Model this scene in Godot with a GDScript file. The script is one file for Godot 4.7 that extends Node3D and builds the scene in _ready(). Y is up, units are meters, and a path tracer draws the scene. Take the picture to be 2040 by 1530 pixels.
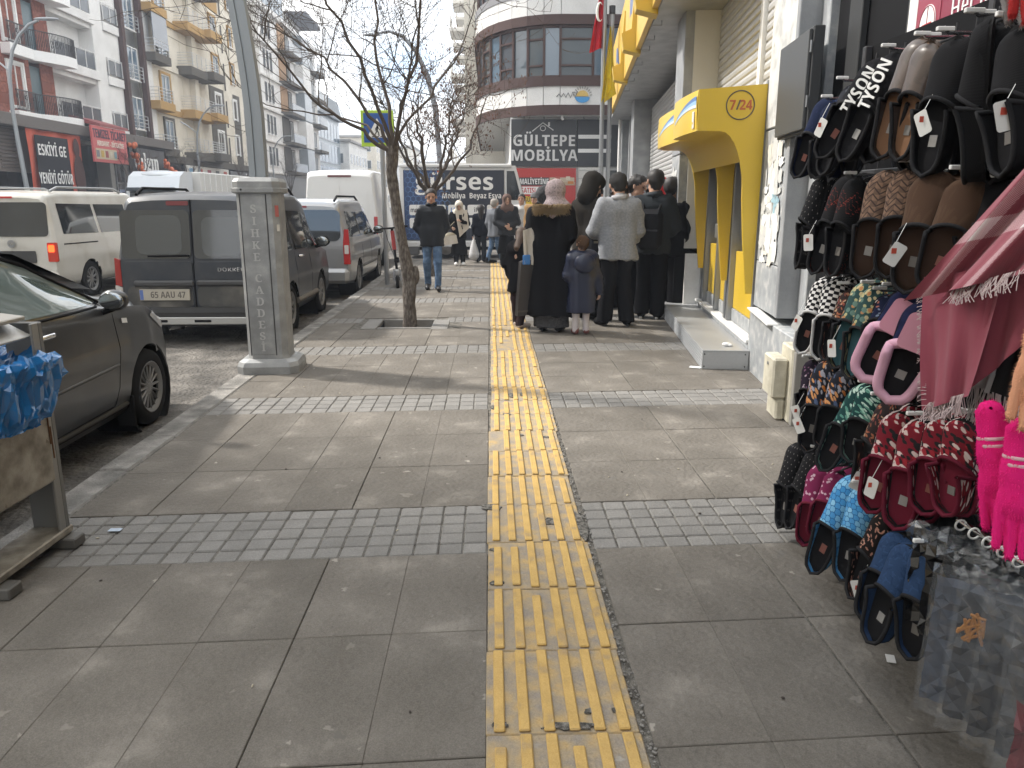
extends Node3D

# ---------------------------------------------------------------- mesh builder
class MB:
	var v := PackedVector3Array()
	var n := PackedVector3Array()
	var u := PackedVector2Array()
	var i := PackedInt32Array()
	func tri(a: Vector3, b: Vector3, c: Vector3) -> void:
		var nn := (c - a).cross(b - a).normalized()
		var k := v.size()
		v.append(a); v.append(b); v.append(c)
		for j in 3:
			n.append(nn); u.append(Vector2.ZERO)
		i.append(k); i.append(k + 1); i.append(k + 2)
	func quad(a: Vector3, b: Vector3, c: Vector3, d: Vector3, uv := true) -> void:
		var nn := (c - a).cross(b - a)
		if nn.length_squared() < 1e-16:
			nn = (d - a).cross(c - a)
		nn = nn.normalized()
		var k := v.size()
		v.append(a); v.append(b); v.append(c); v.append(d)
		u.append(Vector2(0, 1)); u.append(Vector2(0, 0)); u.append(Vector2(1, 0)); u.append(Vector2(1, 1))
		for j in 4:
			n.append(nn)
		for j in [0, 1, 2, 0, 2, 3]:
			i.append(k + j)
	func box(c: Vector3, s: Vector3, b := 0.0, x := Basis.IDENTITY) -> MB:
		var h := s * 0.5
		if b <= 0.0:
			var p := []
			for q in 8:
				p.append(c + x * Vector3(h.x if q & 1 else -h.x, h.y if q & 2 else -h.y, h.z if q & 4 else -h.z))
			for f in [[0, 2, 3, 1], [5, 7, 6, 4], [4, 6, 2, 0], [1, 3, 7, 5], [2, 6, 7, 3], [4, 0, 1, 5]]:
				quad(p[f[3]], p[f[2]], p[f[1]], p[f[0]])
			return self
		b = min(b, min(h.x, min(h.y, h.z)) * 0.95)
		# chamfered box: corner q has three points, one for each axis pushed in
		var pt := func(q: int, ax: int) -> Vector3:
			var sg := Vector3(1 if q & 1 else -1, 1 if q & 2 else -1, 1 if q & 4 else -1)
			var hh := h - Vector3(b, b, b)
			hh[ax] = h[ax]
			return c + x * (sg * hh)
		for ax in 3:
			var a1 := (ax + 1) % 3
			var a2 := (ax + 2) % 3
			for sgn in 2:
				var base := (1 << ax) if sgn else 0
				var q0: int = base
				var q1: int = base | (1 << a1)
				var q2: int = base | (1 << a1) | (1 << a2)
				var q3: int = base | (1 << a2)
				if sgn:
					quad(pt.call(q0, ax), pt.call(q3, ax), pt.call(q2, ax), pt.call(q1, ax))
				else:
					quad(pt.call(q0, ax), pt.call(q1, ax), pt.call(q2, ax), pt.call(q3, ax))
		for ax in 3:
			var a1 := (ax + 1) % 3
			var a2 := (ax + 2) % 3
			for e in 4:
				var q0 := ((1 << a1) if e & 1 else 0) | ((1 << a2) if e & 2 else 0)
				var q1: int = q0 | (1 << ax)
				var flip := (e == 1 or e == 2)
				if flip:
					quad(pt.call(q0, a1), pt.call(q0, a2), pt.call(q1, a2), pt.call(q1, a1))
				else:
					quad(pt.call(q0, a2), pt.call(q0, a1), pt.call(q1, a1), pt.call(q1, a2))
		for q in 8:
			if (q & 1) + ((q >> 1) & 1) + ((q >> 2) & 1) in [1, 3]:
				tri(pt.call(q, 0), pt.call(q, 2), pt.call(q, 1))
			else:
				tri(pt.call(q, 0), pt.call(q, 1), pt.call(q, 2))
		return self
	# smooth tube through points
	func tube(p: Array, r, sides := 8, cap := true) -> MB:
		var m := p.size()
		var k := v.size()
		var up := Vector3.UP
		var d0: Vector3 = (p[1] - p[0]).normalized()
		if absf(d0.dot(up)) > 0.9:
			up = Vector3.RIGHT
		var side := d0.cross(up).normalized()
		for j in m:
			var d: Vector3
			if j == 0: d = p[1] - p[0]
			elif j == m - 1: d = p[m - 1] - p[m - 2]
			else: d = p[j + 1] - p[j - 1]
			d = d.normalized()
			side = (side - d * side.dot(d)).normalized()
			var bi := d.cross(side)
			var rr: float = r[j] if r is Array else r
			for q in sides:
				var t := TAU * q / sides
				var nn := side * cos(t) + bi * sin(t)
				v.append(p[j] + nn * rr); n.append(nn); u.append(Vector2(float(q) / sides, float(j) / (m - 1)))
		for j in m - 1:
			for q in sides:
				var a := k + j * sides + q
				var b := k + j * sides + (q + 1) % sides
				for t in [a, a + sides, b + sides, a, b + sides, b]:
					i.append(t)
		if cap:
			for e in 2:
				var j := 0 if e == 0 else m - 1
				var nn: Vector3 = ((p[0] - p[1]) if e == 0 else (p[m - 1] - p[m - 2])).normalized()
				var kc := v.size()
				v.append(p[j]); n.append(nn); u.append(Vector2(.5, .5))
				for q in sides:
					v.append(v[k + j * sides + q]); n.append(nn); u.append(Vector2(.5, .5))
				for q in sides:
					i.append(kc); i.append(kc + 1 + (q if e == 0 else (q + 1) % sides)); i.append(kc + 1 + ((q + 1) % sides if e == 0 else q))
		return self
	# lathe round an axis: prof = [(radius, height)...]
	func lathe(prof: Array, sides := 16, x := Transform3D.IDENTITY) -> MB:
		var k := v.size()
		var m := prof.size()
		for j in m:
			var d: Vector2 = prof[min(j + 1, m - 1)] - prof[max(j - 1, 0)]
			var nr := Vector2(d.y, -d.x).normalized()
			for q in sides + 1:
				var t := TAU * q / sides
				v.append(x * Vector3(prof[j].x * cos(t), prof[j].y, prof[j].x * sin(t)))
				n.append((x.basis * Vector3(nr.x * cos(t), nr.y, nr.x * sin(t))).normalized())
				u.append(Vector2(float(q) / sides, float(j) / max(1, m - 1)))
		for j in m - 1:
			for q in sides:
				var a := k + j * (sides + 1) + q
				var b := a + sides + 1
				for t in [a, b + 1, b, a, a + 1, b + 1]:
					i.append(t)
		return self
	# polygon (x,y) extruded from z0 to z1 under transform x
	func prism(poly: PackedVector2Array, z0: float, z1: float, x := Transform3D.IDENTITY) -> MB:
		var t := Geometry2D.triangulate_polygon(poly)
		var mn := poly[0]
		var mx := poly[0]
		for p in poly:
			mn = mn.min(p); mx = mx.max(p)
		var sz := (mx - mn).max(Vector2(1e-4, 1e-4))
		for side in 2:
			var z := z1 if side else z0
			var nn := x.basis * Vector3(0, 0, 1.0 if ((z1 > z0) == (side == 1)) else -1.0)
			var k := v.size()
			for p in poly:
				v.append(x * Vector3(p.x, p.y, z)); n.append(nn.normalized()); u.append(Vector2((p.x - mn.x) / sz.x, (mx.y - p.y) / sz.y))
			for q in t.size() / 3:
				var a := t[q * 3]
				var b := t[q * 3 + 1]
				var c := t[q * 3 + 2]
				if (v[k + c] - v[k + a]).cross(v[k + b] - v[k + a]).dot(nn) < 0.0:
					b = t[q * 3 + 2]
					c = t[q * 3 + 1]
				i.append(k + a); i.append(k + b); i.append(k + c)
		for q in poly.size():
			var a := poly[q]
			var b := poly[(q + 1) % poly.size()]
			quad(x * Vector3(a.x, a.y, z0), x * Vector3(b.x, b.y, z0), x * Vector3(b.x, b.y, z1), x * Vector3(a.x, a.y, z1))
		return self
	# smooth grid g[row][col] of points
	func grid(g: Array, close := false) -> MB:
		var k := v.size()
		var m := g.size()
		var w: int = g[0].size()
		for a in m:
			for b in w:
				var pa: Vector3 = g[min(a + 1, m - 1)][b] - g[max(a - 1, 0)][b]
				var b1 := (b + 1) % w if close else min(b + 1, w - 1)
				var b0 := (b + w - 1) % w if close else max(b - 1, 0)
				var pb: Vector3 = g[a][b1] - g[a][b0]
				v.append(g[a][b]); n.append(pb.cross(pa).normalized())
				u.append(Vector2(float(b) / (w if close else w - 1), float(a) / (m - 1)))
		for a in m - 1:
			for b in (w if close else w - 1):
				var b1 := (b + 1) % w
				var p := k + a * w + b
				var q := k + a * w + b1
				for t in [p, p + w, q + w, p, q + w, q]:
					i.append(t)
		return self
	func blob(c: Vector3, r: Vector3, seg := 10, x := Basis.IDENTITY) -> MB:
		var g := []
		var rows := maxi(4, seg / 2 + 1)
		for a in rows + 1:
			var row := []
			var th := PI * a / rows
			for b in seg:
				var ph := TAU * b / seg
				row.append(c + x * (Vector3(sin(th) * cos(ph), cos(th), sin(th) * sin(ph)) * r))
			g.append(row)
		return grid(g, true)
	func add(o: MB, x := Transform3D.IDENTITY) -> MB:
		var k := v.size()
		var nb := x.basis.inverse().transposed()
		for j in o.v.size():
			v.append(x * o.v[j]); n.append((nb * o.n[j]).normalized()); u.append(o.u[j])
		for j in o.i:
			i.append(k + j)
		return self
	func mesh() -> ArrayMesh:
		var m := ArrayMesh.new()
		if v.is_empty():
			return m
		var a := []
		a.resize(Mesh.ARRAY_MAX)
		a[Mesh.ARRAY_VERTEX] = v
		a[Mesh.ARRAY_NORMAL] = n
		a[Mesh.ARRAY_TEX_UV] = u
		a[Mesh.ARRAY_INDEX] = i
		m.add_surface_from_arrays(Mesh.PRIMITIVE_TRIANGLES, a)
		return m

# ---------------------------------------------------------------- distance field, meshed as surface nets
class SDF:
	var o: Vector3
	var c: float
	var nx: int
	var ny: int
	var nz: int
	var d := PackedFloat32Array()
	func _init(lo: Vector3, hi: Vector3, cell: float) -> void:
		o = lo; c = cell
		nx = int((hi.x - lo.x) / c) + 2
		ny = int((hi.y - lo.y) / c) + 2
		nz = int((hi.z - lo.z) / c) + 2
		d.resize(nx * ny * nz)
		d.fill(1.0)
	# tapered capsule a->b; sc squeezes z (depth)
	func cap(a: Vector3, b: Vector3, ra: float, rb: float, k := 0.03, sz := 1.0) -> SDF:
		var m: float = max(ra, rb) + k + c * 2.0
		var mz := m / sz if sz < 1.0 else m
		mz = max(ra, rb) * sz + k + c * 2.0
		var x0: int = clampi(int((min(a.x, b.x) - m - o.x) / c), 0, nx - 1)
		var x1: int = clampi(int((max(a.x, b.x) + m - o.x) / c) + 1, 0, nx - 1)
		var y0: int = clampi(int((min(a.y, b.y) - m - o.y) / c), 0, ny - 1)
		var y1: int = clampi(int((max(a.y, b.y) + m - o.y) / c) + 1, 0, ny - 1)
		var z0: int = clampi(int((min(a.z, b.z) - mz - o.z) / c), 0, nz - 1)
		var z1: int = clampi(int((max(a.z, b.z) + mz - o.z) / c) + 1, 0, nz - 1)
		var isz := 1.0 / sz
		var az := a.z
		var ba := Vector3(b.x - a.x, b.y - a.y, (b.z - a.z) * isz)
		var bb: float = max(ba.length_squared(), 1e-9)
		var dr := rb - ra
		var k4 := 0.25 / k
		for z in range(z0, z1 + 1):
			var pz := (o.z + z * c - az) * isz
			for y in range(y0, y1 + 1):
				var py := o.y + y * c - a.y
				var row := (z * ny + y) * nx
				for x in range(x0, x1 + 1):
					var px := o.x + x * c - a.x
					var t := clampf((px * ba.x + py * ba.y + pz * ba.z) / bb, 0.0, 1.0)
					var ex := px - ba.x * t
					var ey := py - ba.y * t
					var ez := pz - ba.z * t
					var q := sqrt(ex * ex + ey * ey + ez * ez) - ra - dr * t
					var e := d[row + x]
					var h := k - absf(q - e)
					d[row + x] = minf(q, e) - (h * h * k4 if h > 0.0 else 0.0)
		return self
	# keep only what lies above y
	func above(y: float) -> SDF:
		for yy in ny:
			var q := y - (o.y + yy * c)
			if q < -c * 2.0:
				continue
			for z in nz:
				var row := (z * ny + yy) * nx
				for x in nx:
					if d[row + x] < q:
						d[row + x] = q
		return self
	func mesh_into(mb: MB, ridge := 0.0, ridge_len := 0.09, noise: FastNoiseLite = null, amp := 0.0) -> void:
		var id := PackedInt32Array()
		id.resize(nx * ny * nz)
		id.fill(-1)
		var sx := 1
		var sy := nx
		var szz := nx * ny
		var off := [0, sx, sy, sx + sy, szz, szz + sx, szz + sy, szz + sx + sy]
		var cells := PackedInt32Array()
		for z in nz - 1:
			for y in ny - 1:
				var row := (z * ny + y) * nx
				for x in nx - 1:
					var b := row + x
					var d0 := d[b]
					if absf(d0) > c * 2.0:
						continue
					var s0 := d0 < 0.0
					if s0 == (d[b + sx] < 0.0) and s0 == (d[b + sy] < 0.0) and s0 == (d[b + sx + sy] < 0.0) and s0 == (d[b + szz] < 0.0) and s0 == (d[b + szz + sx] < 0.0) and s0 == (d[b + szz + sy] < 0.0) and s0 == (d[b + szz + sx + sy] < 0.0):
						continue
					var p := Vector3.ZERO
					var cnt := 0
					for e in [[0, 1], [2, 3], [4, 5], [6, 7], [0, 2], [1, 3], [4, 6], [5, 7], [0, 4], [1, 5], [2, 6], [3, 7]]:
						var da := d[b + off[e[0]]]
						var db := d[b + off[e[1]]]
						if (da < 0.0) != (db < 0.0):
							var t := da / (da - db)
							var pa := Vector3(e[0] & 1, (e[0] >> 1) & 1, e[0] >> 2)
							var pb := Vector3(e[1] & 1, (e[1] >> 1) & 1, e[1] >> 2)
							p += pa.lerp(pb, t)
							cnt += 1
					p /= cnt
					var g := Vector3(d[b + sx] - d0 + d[b + sx + sy + szz] - d[b + sy + szz], d[b + sy] - d0 + d[b + sx + sy + szz] - d[b + sx + szz], d[b + szz] - d0 + d[b + sx + sy + szz] - d[b + sx + sy]).normalized()
					id[b] = mb.v.size()
					var w := o + (Vector3(x, y, z) + p) * c
					if ridge > 0.0:
						w += g * ridge * (absf(sin(PI * w.y / ridge_len)) - 0.6)
					if noise:
						w += g * noise.get_noise_3d(w.x, w.y * .4, w.z) * amp
					mb.v.append(w); mb.n.append(g); mb.u.append(Vector2(w.x, w.y))
					cells.append(b)
		for b in cells:
			for ax in 3:
				var e: int = [sx, sy, szz][ax]
				var e1: int = [sy, szz, sx][ax]
				var e2: int = [szz, sx, sy][ax]
				if b - e1 < 0 or b - e2 < 0 or b - e1 - e2 < 0:
					continue
				var ins := d[b] < 0.0
				if ins == (d[b + e] < 0.0):
					continue
				var q0 := id[b]
				var q1 := id[b - e1]
				var q2 := id[b - e1 - e2]
				var q3 := id[b - e2]
				if q1 < 0 or q2 < 0 or q3 < 0:
					continue
				for t in ([q0, q1, q2, q0, q2, q3] if not ins else [q0, q2, q1, q0, q3, q2]):
					mb.i.append(t)

# ---------------------------------------------------------------- naming and parenting
var taken := {}
var rng := RandomNumberGenerator.new()

func numbered(called: String) -> String:
	var k: int = taken.get(called, 0)
	taken[called] = k + 1
	return called if k == 0 else "%s_%03d" % [called, k]

func tag(o: Node3D, label: String, category: String, group := "") -> Node3D:
	o.set_meta("label", label)
	o.set_meta("category", category)
	if group:
		o.set_meta("group", group)
	return o

func thing(called: String, label: String, category: String, at := Vector3.ZERO, turn := 0.0, group := "") -> Node3D:
	var o := Node3D.new()
	o.name = numbered(called)
	add_child(o)
	o.position = at
	o.rotation.y = turn
	return tag(o, label, category, group)

func setting(called: String, at := Vector3.ZERO) -> Node3D:
	var o := Node3D.new()
	o.name = numbered(called)
	add_child(o)
	o.position = at
	o.set_meta("kind", "structure")
	return o

func part(called: String, m, mt: Material, parent: Node3D, x := Transform3D.IDENTITY) -> MeshInstance3D:
	var o := MeshInstance3D.new()
	o.name = called
	o.mesh = m.mesh() if m is MB else m
	o.material_override = mt
	o.transform = x
	parent.add_child(o, true)
	return o

func single(called: String, m, mt: Material, label: String, category: String, x := Transform3D.IDENTITY, group := "") -> MeshInstance3D:
	var o := part(numbered(called), m, mt, self, x)
	tag(o, label, category, group)
	return o

func T(p: Vector3, yaw := 0.0) -> Transform3D:
	return Transform3D(Basis(Vector3.UP, yaw), p)

func V(x: float, y: float, z: float) -> Vector3:
	return Vector3(x, y, z)

func bx(c: Vector3, s: Vector3, b := 0.0) -> MB:
	return MB.new().box(c, s, b)

# ---------------------------------------------------------------- materials
var mats := {}

func lin(c: Color) -> Color:
	return c.linear_to_srgb()

func mat(r: float, g: float, b: float, rough := 0.7, metal := 0.0) -> StandardMaterial3D:
	var key := "%f %f %f %f %f" % [r, g, b, rough, metal]
	if mats.has(key):
		return mats[key]
	var m := StandardMaterial3D.new()
	m.albedo_color = lin(Color(r, g, b))
	m.roughness = rough
	m.metallic = metal
	if rough >= .7 and metal == 0.0:
		m.metallic_specular = .2
	mats[key] = m
	return m

func paint(r: float, g: float, b: float, rough := 0.35, coat := 0.6) -> StandardMaterial3D:
	var m := StandardMaterial3D.new()
	m.albedo_color = lin(Color(r, g, b))
	m.roughness = rough
	m.metallic = 0.0
	m.clearcoat_enabled = true
	m.clearcoat = coat
	m.clearcoat_roughness = 0.08
	return m

func img_tex(img: Image) -> ImageTexture:
	return ImageTexture.create_from_image(img)

# noise mapped through stops [[t, Color linear]...] (values given linear)
func noise_img(size: int, freq: float, stops: Array, sd := 1, oct := 4, fine := 0.0, spots: Array = []) -> Image:
	var f := FastNoiseLite.new()
	f.seed = sd
	f.frequency = freq
	f.fractal_octaves = oct
	f.noise_type = FastNoiseLite.TYPE_SIMPLEX_SMOOTH
	var im := f.get_seamless_image(size, size)
	im.convert(Image.FORMAT_L8)
	var src := im.get_data()
	var lut := []
	for k in 256:
		var t := k / 255.0
		var col: Color = stops[0][1]
		for q in stops.size() - 1:
			if t >= stops[q][0]:
				var w: float = clampf((t - stops[q][0]) / maxf(1e-5, stops[q + 1][0] - stops[q][0]), 0, 1)
				col = (stops[q][1] as Color).lerp(stops[q + 1][1], w)
		lut.append(col.linear_to_srgb())
	var out := PackedByteArray()
	out.resize(size * size * 3)
	var r := RandomNumberGenerator.new()
	r.seed = sd * 7 + 3
	var am := fine * 255.0
	for k in size * size:
		var cc: Color = lut[src[k]]
		var g := (r.randf() - 0.5) * am
		out[k * 3] = clampi(int(cc.r * 255.0 + g), 0, 255)
		out[k * 3 + 1] = clampi(int(cc.g * 255.0 + g), 0, 255)
		out[k * 3 + 2] = clampi(int(cc.b * 255.0 + g), 0, 255)
	var res := Image.create_from_data(size, size, false, Image.FORMAT_RGB8, out)
	# spots: [count, rmin, rmax, Color linear, irregularity]
	for s in spots:
		for k in int(s[0]):
			var cx := r.randf() * size
			var cy := r.randf() * size
			var rad: float = lerpf(s[1], s[2], pow(r.randf(), 2.0))
			var el := r.randf_range(0.5, 1.0)
			var an := r.randf() * PI
			var ph := r.randf() * 10.0
			var cs: Color = (s[3] as Color).linear_to_srgb()
			var st := r.randf_range(0.35, 0.9)
			var R := int(rad) + 2
			for dy in range(-R, R + 1):
				for dx in range(-R, R + 1):
					var ex := dx * cos(an) + dy * sin(an)
					var ey := (-dx * sin(an) + dy * cos(an)) / el
					var a2 := atan2(ey, ex)
					var rr := rad * (0.75 + 0.16 * sin(a2 * 3.0 + ph) + 0.12 * sin(a2 * 5.0 + ph * 2.3))
					var q := rr - sqrt(ex * ex + ey * ey)
					if q > 0.0:
						var xx := posmod(int(cx) + dx, size)
						var yy := posmod(int(cy) + dy, size)
						res.set_pixel(xx, yy, res.get_pixel(xx, yy).lerp(cs, st * clampf(q / 1.5, 0, 1)))
	return res

func tri_mat(tex: Texture2D, per_m: float, rough := 0.85, tint := Color(1, 1, 1), off := Vector3.ZERO, bump: Texture2D = null, bscale := 0.6) -> StandardMaterial3D:
	var m := StandardMaterial3D.new()
	m.albedo_texture = tex
	m.albedo_color = tint
	m.roughness = rough
	m.metallic_specular = .5 if rough < .7 else .25
	m.uv1_triplanar = true
	m.uv1_world_triplanar = true
	m.uv1_scale = Vector3.ONE * per_m
	m.uv1_offset = off
	if bump:
		m.normal_enabled = true
		m.normal_texture = bump
		m.normal_scale = bscale
	return m

func bump_tex(size: int, freq: float, sd: int, oct := 4, strength := 4.0) -> ImageTexture:
	var f := FastNoiseLite.new()
	f.seed = sd
	f.frequency = freq
	f.fractal_octaves = oct
	var im := f.get_seamless_image(size, size)
	im.convert(Image.FORMAT_L8)
	im.convert(Image.FORMAT_RGBA8)
	im.bump_map_to_normal_map(strength)
	return img_tex(im)

# ---------------------------------------------------------------- lettering
var fonts := {}
func font(fam: String, weight := 400) -> SystemFont:
	var key := fam + str(weight)
	if not fonts.has(key):
		var f := SystemFont.new()
		f.font_names = PackedStringArray([fam])
		f.font_weight = weight
		fonts[key] = f
	return fonts[key]

# lettering in the xy plane facing +z of X, height = cap height in metres
func text(called: String, s: String, height: float, mt: Material, parent: Node3D, x: Transform3D, fam := "Droid Sans", weight := 700, squeeze := 1.0, depth := 0.01) -> MeshInstance3D:
	var t := TextMesh.new()
	t.text = s
	t.font = font(fam, weight)
	t.font_size = 64
	t.pixel_size = height / 46.0
	t.depth = depth
	t.curve_step = 2.0
	return part(called, t, mt, parent, x * Transform3D(Basis.from_scale(Vector3(squeeze, 1, 1)), Vector3.ZERO))

# ---------------------------------------------------------------- setting up
var M := {}
const SKEW := 0.05

func _ready() -> void:
	rng.seed = 11
	set_camera()
	set_sky()
	set_sun()
	make_materials()
	build_ground()
	build_pavement()
	build_bank()
	build_corner_building()
	build_left_buildings()
	build_far_buildings()
	build_trees()
	build_lamps()
	build_vehicles()
	build_street_things()
	build_rack()
	build_people()
	build_litter()

func set_camera() -> void:
	var cam := Camera3D.new()
	cam.name = "camera"
	add_child(cam)
	cam.position = V(0, 1.6, 0)
	cam.rotation_degrees = V(-13.404, -1.592, 0)
	cam.fov = 52.832
	cam.near = 0.05
	cam.far = 2000
	cam.current = true

func set_sky() -> void:
	var f := FastNoiseLite.new()
	f.seed = 5
	f.frequency = 1.7
	f.fractal_octaves = 5
	var w := 768
	var h := 384
	var im := Image.create(w, h, false, Image.FORMAT_RGB8)
	var gap := V(sin(deg_to_rad(-8.5)), tan(deg_to_rad(11.0)), -cos(deg_to_rad(8.5))).normalized()
	for y in h:
		var el := (0.5 - (y + 0.5) / h) * PI
		for x in w:
			var az := ((x + 0.5) / w - 0.5) * TAU
			var d := V(cos(el) * sin(az), sin(el), -cos(el) * cos(az))
			var c := f.get_noise_3dv(d * V(1, 1.8, 1) * 1.3) * 0.9 + 0.42
			c -= 0.5 * exp(-pow((d - gap).length() / 0.085, 2.0))
			var cover := smoothstep(-0.12, 0.36, c)
			var blue := Color(0.30, 0.56, 0.92).lerp(Color(0.62, 0.77, 0.93), exp(-maxf(el, 0.0) * 3.0))
			var tone := 0.80 + 0.20 * smoothstep(-0.3, 0.4, f.get_noise_3dv(d * 3.0 + V(7, 0, 0)))
			var col := blue.lerp(Color(tone, tone * 0.995, tone * .985), cover)
			if el < 0.0:
				col = Color(0.55, 0.56, 0.57)
			im.set_pixel(x, y, col.linear_to_srgb())
	var sky := Sky.new()
	var sm := PanoramaSkyMaterial.new()
	sm.panorama = img_tex(im)
	sm.energy_multiplier = 1.0
	sky.sky_material = sm
	var we := WorldEnvironment.new()
	we.name = "environment"
	var e := Environment.new()
	e.background_mode = Environment.BG_SKY
	e.sky = sky
	e.background_energy_multiplier = 1.05
	e.tonemap_mode = Environment.TONE_MAPPER_LINEAR
	e.tonemap_exposure = 2.65
	e.sdfgi_enabled = true
	e.ssao_enabled = true
	e.ssil_enabled = true
	e.fog_enabled = true
	e.fog_density = 0.0021
	e.fog_light_color = Color(0.86, 0.90, 0.96)
	we.environment = e
	add_child(we)

func set_sun() -> void:
	var s := DirectionalLight3D.new()
	s.name = "sun"
	add_child(s)
	s.light_color = Color(1.0, 0.975, 0.94)
	s.light_energy = 0.8
	s.light_angular_distance = 4.0
	s.shadow_enabled = true
	# shadows of the lamp pedestal fall to the right and a little towards the viewer
	s.look_at_from_position(V(0, 10, 0), V(0, 10, 0) + V(0.92, -1.0, 0.39))

func make_materials() -> void:
	var b_fine := bump_tex(256, 0.06, 3, 4, 3.0)
	var b_grit := bump_tex(512, 0.12, 9, 3, 5.0)
	M.b_fine = b_fine
	var t_paver := img_tex(noise_img(1024, 0.006, [[0.1, Color(.132, .122, .109)], [0.5, Color(.150, .139, .125)], [0.7, Color(.164, .152, .137)], [0.92, Color(.222, .207, .186)]], 21, 5, 0.075,
		[[80, 2, 11, Color(.33, .31, .28)], [26, 6, 20, Color(.22, .205, .185)], [24, 5, 20, Color(.14, .132, .121)], [160, 1, 2.2, Color(.07, .065, .06)]]))
	M.paver = []
	for k in 6:
		var g: float = [0.975, 1.0, 1.02, 0.99, 1.01, 0.96][k]
		M.paver.append(tri_mat(t_paver, 0.36, 0.82, Color(g, g * 0.995, g * 0.985), V(.2, .1, .3), b_grit, 0.22))
	var t_sett := img_tex(noise_img(512, 0.012, [[0.15, Color(.186, .180, .170)], [0.5, Color(.20, .194, .184)], [0.8, Color(.215, .208, .197)]], 33, 4, 0.08, [[120, 1, 3, Color(.1, .1, .1)], [10, 3, 9, Color(.27, .265, .255)]]))
	M.sett = []
	for k in 5:
		var g: float = [0.97, 1.0, 1.02, 0.985, 1.03][k]
		M.sett.append(tri_mat(t_sett, 0.8, 0.8, Color(g, g, g), V(k * 0.31, 0, k * 0.17), b_grit, 0.25))
	M.joint = tri_mat(img_tex(noise_img(256, 0.03, [[0.2, Color(.075, .07, .062)], [0.8, Color(.17, .16, .142)]], 4, 3, 0.2)), 1.5, 0.95)
	M.yellow = []
	var t_yel := img_tex(noise_img(512, 0.014, [[0.1, Color(.36, .26, .14)], [0.32, Color(.47, .315, .115)], [0.75, Color(.54, .36, .13)]], 41, 4, 0.06, [[90, 1, 3, Color(.3, .25, .16)], [16, 2, 6, Color(.42, .36, .24)]]))
	var t_yelbase := img_tex(noise_img(512, 0.016, [[0.2, Color(.26, .228, .19)], [0.5, Color(.325, .265, .18)], [0.78, Color(.42, .30, .145)]], 43, 4, 0.07, [[150, 1, 3, Color(.2, .185, .16)], [30, 3, 10, Color(.34, .32, .28)]]))
	M.rib = tri_mat(t_yel, 0.9, 0.75, Color(1, 1, 1), V(0.1, 0, 0.3), b_grit, 0.2)
	M.tactile = tri_mat(t_yelbase, 0.9, 0.85, Color(1, 1, 1), V(0.5, 0, 0.2), b_grit, 0.3)
	M.broken = tri_mat(img_tex(noise_img(256, 0.05, [[0.25, Color(.07, .066, .06)], [0.75, Color(.22, .21, .19)]], 44, 3, 0.25)), 2.5, 0.95, Color(1, 1, 1), V(0, 0, 0), b_grit, 1.2)
	M.kerb = tri_mat(img_tex(noise_img(512, 0.01, [[0.2, Color(.15, .145, .135)], [0.6, Color(.24, .23, .215)], [0.85, Color(.33, .315, .29)]], 51, 5, 0.08, [[60, 1, 5, Color(.1, .1, .095)]])), 0.7, 0.85, Color(1, 1, 1), V(0, 0, 0), b_grit, 0.5)
	M.asphalt = tri_mat(img_tex(noise_img(1024, 0.006, [[0.15, Color(.085, .08, .074)], [0.5, Color(.125, .117, .107)], [0.85, Color(.2, .187, .17)]], 61, 5, 0.13, [[60, 4, 22, Color(.09, .085, .08)], [300, 1, 2, Color(.25, .24, .22)]])), 0.3, 0.9, Color(1, 1, 1), V(0, 0, 0), b_grit, 0.8)
	M.soil = mat(.1, .085, .07, .95)
	M.black = mat(.009, .009, .01, .7)
	M.rubber = mat(.018, .018, .018, .85)
	M.steel = mat(.32, .33, .34, .4, .7)
	M.chrome = mat(.7, .7, .7, .15, 1.0)
	M.white = mat(.78, .78, .77, .5)
	M.offwhite = mat(.6, .59, .56, .7)
	M.dark_glass = StandardMaterial3D.new()
	M.dark_glass.albedo_color = lin(Color(.018, .022, .025))
	M.dark_glass.roughness = 0.04
	M.dark_glass.metallic_specular = 0.8
	M.pane = StandardMaterial3D.new()
	M.pane.albedo_color = lin(Color(.07, .09, .105))
	M.pane.roughness = 0.05
	M.pane.metallic_specular = 0.9
	M.pane_blue = StandardMaterial3D.new()
	M.pane_blue.albedo_color = lin(Color(.09, .14, .19))
	M.pane_blue.roughness = 0.06
	M.pane_blue.metallic_specular = 0.9
	M.curtain = mat(.42, .41, .385, .9)
	M.frame_white = mat(.7, .7, .69, .45)
	M.wall_white = tri_mat(img_tex(noise_img(256, 0.012, [[0.2, Color(.66, .655, .64)], [0.8, Color(.76, .755, .74)]], 71, 5, 0.03)), 0.15, 0.9)
	M.wall_cream = tri_mat(img_tex(noise_img(256, 0.012, [[0.2, Color(.62, .575, .485)], [0.8, Color(.72, .675, .585)]], 72, 5, 0.03)), 0.15, 0.9)
	M.ochre = mat(.42, .27, .11, .85)
	M.taupe = mat(.115, .105, .09, .85)
	M.brown = mat(.085, .055, .05, .7)
	M.rail = mat(.55, .56, .57, .3, .6)
	M.iron = mat(.03, .03, .033, .5)
	M.grey_panel = tri_mat(img_tex(noise_img(512, 0.01, [[0.2, Color(.24, .25, .262)], [0.8, Color(.33, .34, .35)]], 75, 5, 0.035, [[40, 1, 5, Color(.2, .2, .2)]])), 0.5, 0.45)
	M.shutter = mat(.50, .50, .495, .42, .35)
	M.yellow_sign = mat(.60, .405, .035, .4)
	M.diamond = mat(.5, .51, .52, .45, .6)
	M.red = mat(.45, .025, .03, .6)
	M.skin = mat(.42, .245, .17, .55)
	M.skin2 = mat(.5, .31, .225, .55)

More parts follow.
